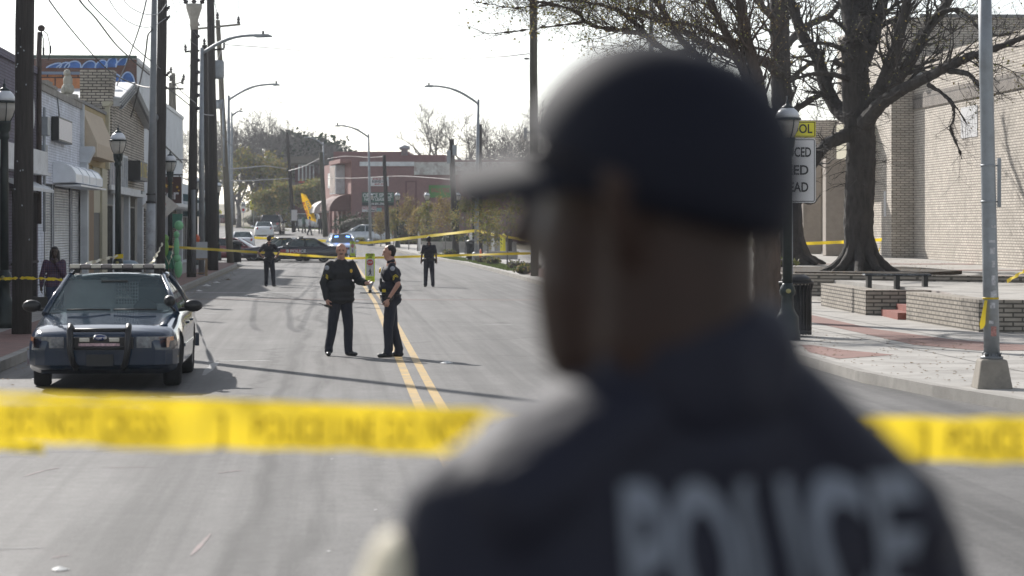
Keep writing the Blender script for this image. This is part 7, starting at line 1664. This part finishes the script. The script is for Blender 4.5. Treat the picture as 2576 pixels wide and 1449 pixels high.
for i, (u, v, sx_, sz_, mt) in enumerate([(450,567,.17,.18,gm),(444,590,.11,.13,gm),(444,622,.1,.42,gm),(445,650,.14,.16,gm),(448,675,.15,.35,gm),(414,622,.14,.36,gm2),(412,600,.17,.16,gm2)]):
    m = MB(); m.ball((0,0,0), (sx_,sx_,sz_), 14); m.tube([(0,0,-sz_),(-.05,.1,-sz_-.12)], .006, 4); o_ = m.build('balloon', mt, None); o_.location = (X(u,87.5), 87.5+.02*i, Z(v,87.5)); tag(o_, lb[i], 'balloon', 'green balloons tied to the lamp post')
m = MB()
for k in range(9): a = k*.7; m.grid([[(math.cos(a)*.1, math.sin(a)*.1, 0), (math.cos(a+.5)*.1, math.sin(a+.5)*.1, 0)], [(math.cos(a)*.3, math.sin(a)*.22, -.6), (math.cos(a+.5)*.27, math.sin(a+.5)*.22, -.66)]])
o_ = m.build('green_streamer', mat('teal_plastic_sheet', (.05,.22,.14), .4, var=.2, transl=.3), None); o_.location = (X(424,88), 88, 1.25); tag(o_, 'teal plastic streamers hanging round the lamp post foot', 'streamer')
m = MB(); m.prism([(-.25,0),(.25,0),(.18,-.55),(-.3,-.5)], 'Y', 0, .01); o_ = m.build('green_flag', mat('sea_green_cloth', (.08,.28,.2), .6, transl=.3), None); o_.location = (X(443,92), 92, Z(538,92)); tag(o_, 'sea green pennant behind the back of the diamond sign', 'flag')
# dome lidded barrel behind the patrol car
d = 73; E = empty('litter_drum', (X(322,d), d, .145), 0, label='low black drum with pale blue domed lid behind the patrol car roof', cat='litter bin'); m = MB(); m.lathe([(.4,0),(.42,.05),(.42,.78),(.44,.8),(.4,.83)], n=20); m.build('drum', M['black'], E); m = MB(); m.lathe([(.33,.83),(.3,.9),(.2,.96),(0,.99)], n=20); m.build('lid', mat('pale_blue_lid', (.2,.27,.33), .4), E)
# flat bench on the plaza
d = 57; xa_, xb_ = X(2172,d), X(2340,d); E = empty('bench', ((xa_+xb_)/2, d, pz(d)), 0, label='black backless metal bench on the plaza edge', cat='bench'); w_ = xb_-xa_
m = MB(); m.bx(-w_/2, w_/2, -.22, .22, Z(717,d)-pz(d)+.0, Z(699,d)-pz(d)-.02); 
zs_ = .36; m = MB(); m.bx(-w_/2, w_/2, -.24, .24, zs_-.05, zs_); m.build('seat', mat('glossy_black_steel', (.03,.035,.04), .25, .5, var=.15, scale=6, dirt=(.3,.32,.34), dscale=9, damt=.6), E, bevel=.02)
for a in (-.42, 0, .42): m = MB(); m.bx(w_*a-.05, w_*a+.05, -.16, .16, 0, zs_-.05); m.build('leg', M['black'], E)
E.location.z = pz(d) - .06
# cone, bollards, low wall on the far right pavement
x, y = X(1209,139), 139; E = empty('traffic_cone', (x, y, .15), 0, label='orange traffic cone by the right street light pole', cat='cone'); m = MB(); m.lathe([(.13,.03),(.03,.72),(0,.72)], n=14); m.build('cone_body', M['orange'], E); m = MB(); m.bx(-.18,.18,-.18,.18,0,.03); m.build('base', M['orange'], E)
for i, (u, d, vt, mt, lb_) in enumerate([(1268,152,588,'sign_yellow','yellow bollard left of the person in black'),(1262,153,591,'sign_yellow','shorter yellow bollard beside the first'),(1185,170,579,'white','white post beside the street light pole'),(1240,168,579,'white','white post under the cap peak'),(1055,176,582,'white','white post above the walking officer')]):
    x = X(u, d); m = MB(); m.lathe([(.1,0),(.1,Z(vt,d)-gz(x,d)-.14-.06),(.06,Z(vt,d)-gz(x,d)-.14),(0,Z(vt,d)-gz(x,d)-.13)], n=12); o_ = m.build('bollard', M[mt], None); o_.location = (x, d, gz(x,d)+.14); tag(o_, lb_, 'bollard')
x0_, x1_ = X(1060,172), X(1300,172); m = MB(); m.bx(0, x1_-x0_, 0, .3, -.2, .75); m.bx(-.03, x1_-x0_+.03, -.03, .33, .75, .82); o_ = m.build('low_wall', M['concrete'], None, bevel=.01); o_.location = (x0_, 172, gz(x0_,172)+.1); tag(o_, 'low grey wall behind the young street trees', 'wall')
x = X(1253,128); m = MB(); m.bx(-1.0,1.0,-.3,.3,0,.42); m.bx(-1.1,1.1,-.35,.35,.42,.5); o_ = m.build('stone_seat', M['concrete'], None, bevel=.02); o_.location = (X(1262,150), 150, .15); tag(o_, 'grey block seat left of the person in black', 'bench')
# litter on the road and pavement
random.seed(77); lc = mat('white_paper_litter', (.6,.6,.58), .7); ld = mat('brown_litter', (.12,.09,.06), .8)
for i, (u, v, s_, mt, lb_) in enumerate([(150,1436,.10,lc,'crushed white cup on the road at bottom left'),(835,1157,.03,lc,'tiny pale scrap on the road below the yellow tape'),(827,1390,.03,lc,'pale scrap on the road near the bottom edge'),(520,720,.3,lc,'white rubbish in the left gutter beside the kerb'),(500,733,.22,lc,'second piece of rubbish in the left gutter'),(545,712,.25,lc,'crumpled paper farther along the left gutter'),(575,705,.3,ld,'brown rubbish at the far end of the left gutter'),(620,745,.12,lc,'white scrap on the shaded road'),(1125,915,.2,lc,'flat white paper on the road by the officer\'s shadow'),(590,950,.05,ld,'dark crumb on the road in the car shadow'),(85,955,.06,lc,'white scrap beside the patrol car wheel'),(945,1285,.025,lc,'tiny pale crumb low on the road')]):
    p = gpt(u, v); m = MB(); n = 7; ring = [(math.cos(k*6.283/n)*s_*random.uniform(.4,.7), math.sin(k*6.283/n)*s_*random.uniform(.4,.7), .006) for k in range(n)]; m.add(ring + [(0,0,s_*.25)], [(k, (k+1) % n, n) for k in range(n)]); o_ = m.build('litter', mt, None); o_.location = p + V((0,0,.004)); tag(o_, lb_, 'litter')
# ---------------------------------------------------------------- barrier tape and wires
def ribbon_tape(label, pts, w=.076, mt='tape', sag=0, tw=0, name='barrier_tape', n=24, txt=False):
    pts = [V(p) for p in pts]; q = []
    for a, b in zip(pts, pts[1:]):
        for i in range(n):
            t = i/n; q.append(a.lerp(b, t) - V((0,0,sag*4*t*(1-t))))
    q.append(pts[-1]); m = MB(); rows = []
    for i, p in enumerate(q):
        a = tw*math.sin(i*.55)+tw*.5*math.sin(i*.23+1); t = (q[min(i+1, len(q)-1)]-q[max(0, i-1)]).normalized(); nrm_ = t.cross(V((0,0,1))).normalized(); up = (V((0,0,1))*math.cos(a) + nrm_*math.sin(a))*w/2
        rows.append([p+up, p-up])
    m.grid(rows); return m.build(name, M[mt], None, pts[0], label=label, cat='tape')
# foreground tape, 3.85 m away, with its wording
d = 3.85; ws = .076
def FT(u, v): return P(u, v, d + (u-1288)*.00002)
m = MB(); rows = []; NU = 240
def tz(u): return interp(u, [(-400,1050),(0,1063),(400,1068),(900,1080),(1288,1088),(1900,1098),(2300,1104),(2576,1108),(3000,1112)])
for i in range(NU+1):
    u = lerp(-420, 3000, i/NU); vc_ = tz(u) + 2*math.sin(i*.26)+1.5*math.sin(i*.11+2); hh = 57 + 3*math.sin(i*.12)+1.5*math.sin(i*.53)
    rows.append([FT(u, vc_-hh) + V((0,.012*math.sin(i*.19)+.003*math.sin(i*.8),0)), FT(u, vc_-hh*.3) + V((0,.006*math.sin(i*.31+1)+.003*math.sin(i*.9),0)), FT(u, vc_+hh*.4) + V((0,-.008*math.sin(i*.23)+.002*math.sin(i*1.1),0)), FT(u, vc_+hh) + V((0,.012*math.cos(i*.17)+.003*math.cos(i*.7),0))])
m.grid(rows); fo_ = m.build('barrier_tape', M['tape'], None, (0, d, 1.7), label='blurred yellow police line tape stretched right across in front', cat='tape')
def tape_text(s_, uc, wd):
    t = text(s_, .062, M['tape_ink'], fo_, 'lettering', (0,0,0), CAMF, width=wd*d/FP, ext=.0003, bold=.0002)
    t.location = V(FT(uc, tz(uc)+2)) - V((0, d, 1.7)) + V((0,-.022,0)); t.rotation_euler.y = R(.7)
for s_, uc, wd in [('POLICE LINE DO NOT CROSS', 60, 720), (']', 563, 22), ('POLICE LINE DO NOT CROSS', 1010, 740), ('POLICE LINE DO NOT CROSS', 1835, 740), (']', 2320, 22), ('POLICE LINE', 2540, 330)]:
    tape_text(s_, uc, wd)
# upper folded edge of the same tape, lying over the car's foot in view
ribbon_tape('loose fold of yellow tape above the main tape at lower left', [P(-300,985,4.3), P(0,994,4.3), P(300,1003,4.25), P(700,1018,4.1), P(1150,1035,3.95)], .012, tw=.3)
ribbon_tape('dark hanging end of tape at the lower left edge', [P(-200,1112,5.2), P(0,1122,5.1), P(110,1130,5.0)], .02, tw=.4)
def tp(label, pts, **k): return ribbon_tape(label, [P(*p) for p in pts], **k)
tp('tape from the left lamp post crossing the street behind the officers', [(415,620,88.5),(620,633,96),(880,650,110),(1335,637,98)], w=.10, tw=.5)
tp('higher tape running from the centre to the street light pole', [(640,598,170),(925,611,160),(1198,580,140.8)], w=.17, tw=.4)
tp('tape from the street light pole down to the right behind the cap peak', [(1200,580,140.8),(1240,590,135),(1340,606,125)], w=.14, tw=.4)
tp('pale twisted tape from the lamp post to the patrol car roof', [(297,643,67.8),(250,655,55),(190,672,34.3)], w=.075, mt='tape_back', tw=1.0)
tp('short wrap of yellow tape round the second left lamp post', [(288,646,67.7),(310,644,67.7)], w=.12)
tp('pale tape from the shopfronts down to the patrol car light bar', [(409,612,79.2),(395,640,60),(378,668,34.2)], w=.075, mt='tape_back', tw=1.0)
tp('loop of pale tape hanging by the balloons', [(411,612,84),(414,640,83),(425,665,83),(433,640,84),(436,615,85)], w=.07, mt='tape_back', tw=.7)
tp('knot of yellow tape ends dangling at the lamp post foot', [(425,663,83),(424,680,83),(429,697,83)], w=.06, tw=.9)
tp('twisted tape at the left edge passing behind the patrol car', [(-60,705,44),(0,702,44),(60,699,44),(130,702,43.6),(205,706,43)], w=.06, mt='tape', tw=1.1)
tp('short tape end hanging before the woman\'s jeans', [(209,704,43),(207,718,43),(203,735,43)], w=.10, tw=.3)
tp('yellow tape strung between the school columns and the tree', [(2020,613,83),(2120,609,82),(2218,603,83)], w=.11, tw=.3)
tp('end of yellow tape hanging from the school tower corner', [(2216,604,83),(2214,622,83),(2208,641,83)], w=.09, tw=.4)
tp('slanting yellow tape at the right edge above the plaza', [(2533,708,60),(2576,682,58),(2640,650,56)], w=.09, tw=.5)
def wire(label, pts, r=.012, mt='wire_dark', group=None):
    q = limb_pts([P(*p) for p in pts], 8); m = MB(); m.tube(q, r, 4, cap=False); return m.build('power_line', M[mt], None, tuple(q[0]), label=label, cat='wire', group=group)
wire('dark twisted cable from top left down to the gabled shop roof', [(95,-60,60),(120,-5,62),(180,75,66),(240,145,72),(272,176,78),(300,195,82),(340,212,86),(375,220,82),(404,213,80)], .022)
wire('thick dark cable from the top sloping to the tarred pole', [(150,-90,60),(200,0,62),(240,45,66),(290,110,72),(330,148,77),(372,185,81),(404,208,84),(440,235,90),(478,266,95)], .028)
wire('pale cable just right of the thick dark one', [(180,-60,60),(228,8,62),(290,70,66),(340,120,71),(390,162,77),(420,188,83),(455,228,90),(493,260,95)], .022, 'wire_pale')
wire('pale drooping wire to the upper insulator', [(250,-60,62),(278,5,63),(310,45,66),(350,66,70),(385,66,75),(418,45,79)], .013, 'wire_pale')
wire('second pale drooping wire ending at the same pole', [(290,-50,62),(315,5,64),(345,28,68),(375,37,73),(400,33,76),(420,8,79)], .013, 'wire_pale')
wire('black cable dropping steeply in front of the graffiti', [(372,-20,70),(365,15,72),(352,65,76),(335,115,80),(318,160,84),(300,200,88),(280,255,92)], .022)
wire('black cable dropping to the roof behind the globe lamp', [(383,75,72),(372,90,74),(367,130,78),(358,180,84),(348,225,88),(335,275,92),(318,330,95)], .026)
wire('wire from the dark pole insulator sloping to the tarred pole', [(420,10,79),(445,70,84),(462,105,89),(480,135,95)], .010, 'wire_pale')
wire('parallel thin wire beside the first sloping one', [(430,-10,80),(452,50,85),(478,100,92),(498,118,95)], .010, 'wire_pale')
wire('long thin wire sloping from top to the tarred pole', [(445,-10,82),(475,60,88),(500,95,95)], .010, 'wire_pale')
wire('thin pale wire between insulators and the crossarm', [(425,35,79.5),(440,70,90),(455,105,100),(468,126,112)], .010, 'wire_pale')
wire('wire hanging straight up from the long crossarm end', [(601,-20,134),(601,48,134)], .02)
wire('wire rising from the leaning pole top', [(535,-20,130),(546,35,134)], .02)
wire('thin wire sagging beyond the long crossarm', [(590,72,134),(566,110,134),(545,155,130)], .014, 'wire_pale')
wire('long thin line crossing the whole sky to the tall brown pole', [(565,112,112),(700,122,110),(900,140,106),(1100,147,102),(1250,143,99),(1331,135,98)], .022, 'wire_pale')
wire('faint long line sloping down behind the bare trees', [(540,175,150),(630,230,160),(700,255,180),(850,310,200),(1000,350,215)], .02, 'wire_pale')
wire('faint second long line above the red building', [(735,265,180),(850,290,190),(1000,320,200),(1130,345,210)], .018, 'wire_pale')
wire('pale cable from the tarred pole to the thick dark pole', [(478,270,95.6),(500,282,103),(520,289,108),(545,290,112)], .022, 'wire_pale')
wire('cable looping down right of the leaning pole', [(536,290,112),(548,310,120),(560,340,128),(585,370,134)], .022, 'wire_pale')
wire('pale cable from the leaning slim pole to the greenish pole', [(725,430,232),(760,420,225),(806,398,212)], .035, 'wire_pale')
wire('upper pale cable from the left light pole to the slim leaning pole', [(575,425,140),(620,422,160),(670,418,190),(723,425,232)], .035, 'wire_pale')
wire('lower pale cable from the left light pole to the slim leaning pole', [(575,455,140),(620,455,160),(670,452,190),(727,449,232)], .035, 'wire_pale')
wire('dark wire sagging across the red building parapet', [(824,400,214),(870,393,210),(925,396,205),(968,394,184)], .02)
wire('lower dark wire sagging across the red wall', [(824,448,212),(900,448,205),(1000,443,190),(1080,447,175),(1140,452,163)], .02)
wire('service wire from the dark tarred pole to the pale building', [(480,160,95.6),(468,180,100),(440,190,108)], .012, 'wire_pale')
wire('thin wire strung from the hanging sign wall to the tarred pole', [(418,402,105),(445,402,100),(470,402,95.6)], .02)

# ---------------------------------------------------------------- haze
hz = MB(); hz.bx(-900, 900, -34, 720, -1.2, 60); hm = bpy.data.materials.new('haze'); hm.use_nodes = True; ht = hm.node_tree
ht.nodes.remove(ht.nodes['Principled BSDF']); pv = nd(ht, 'ShaderNodeVolumePrincipled'); pv.inputs['Color'].default_value = (.88,.93,1,1); pv.inputs['Density'].default_value = .00022; pv.inputs['Anisotropy'].default_value = .3
ht.links.new(pv.outputs[0], ht.nodes['Material Output'].inputs['Volume']); ho = hz.build('haze', hm, kind='stuff', label='thin pale haze in the air over the street', cat='haze')
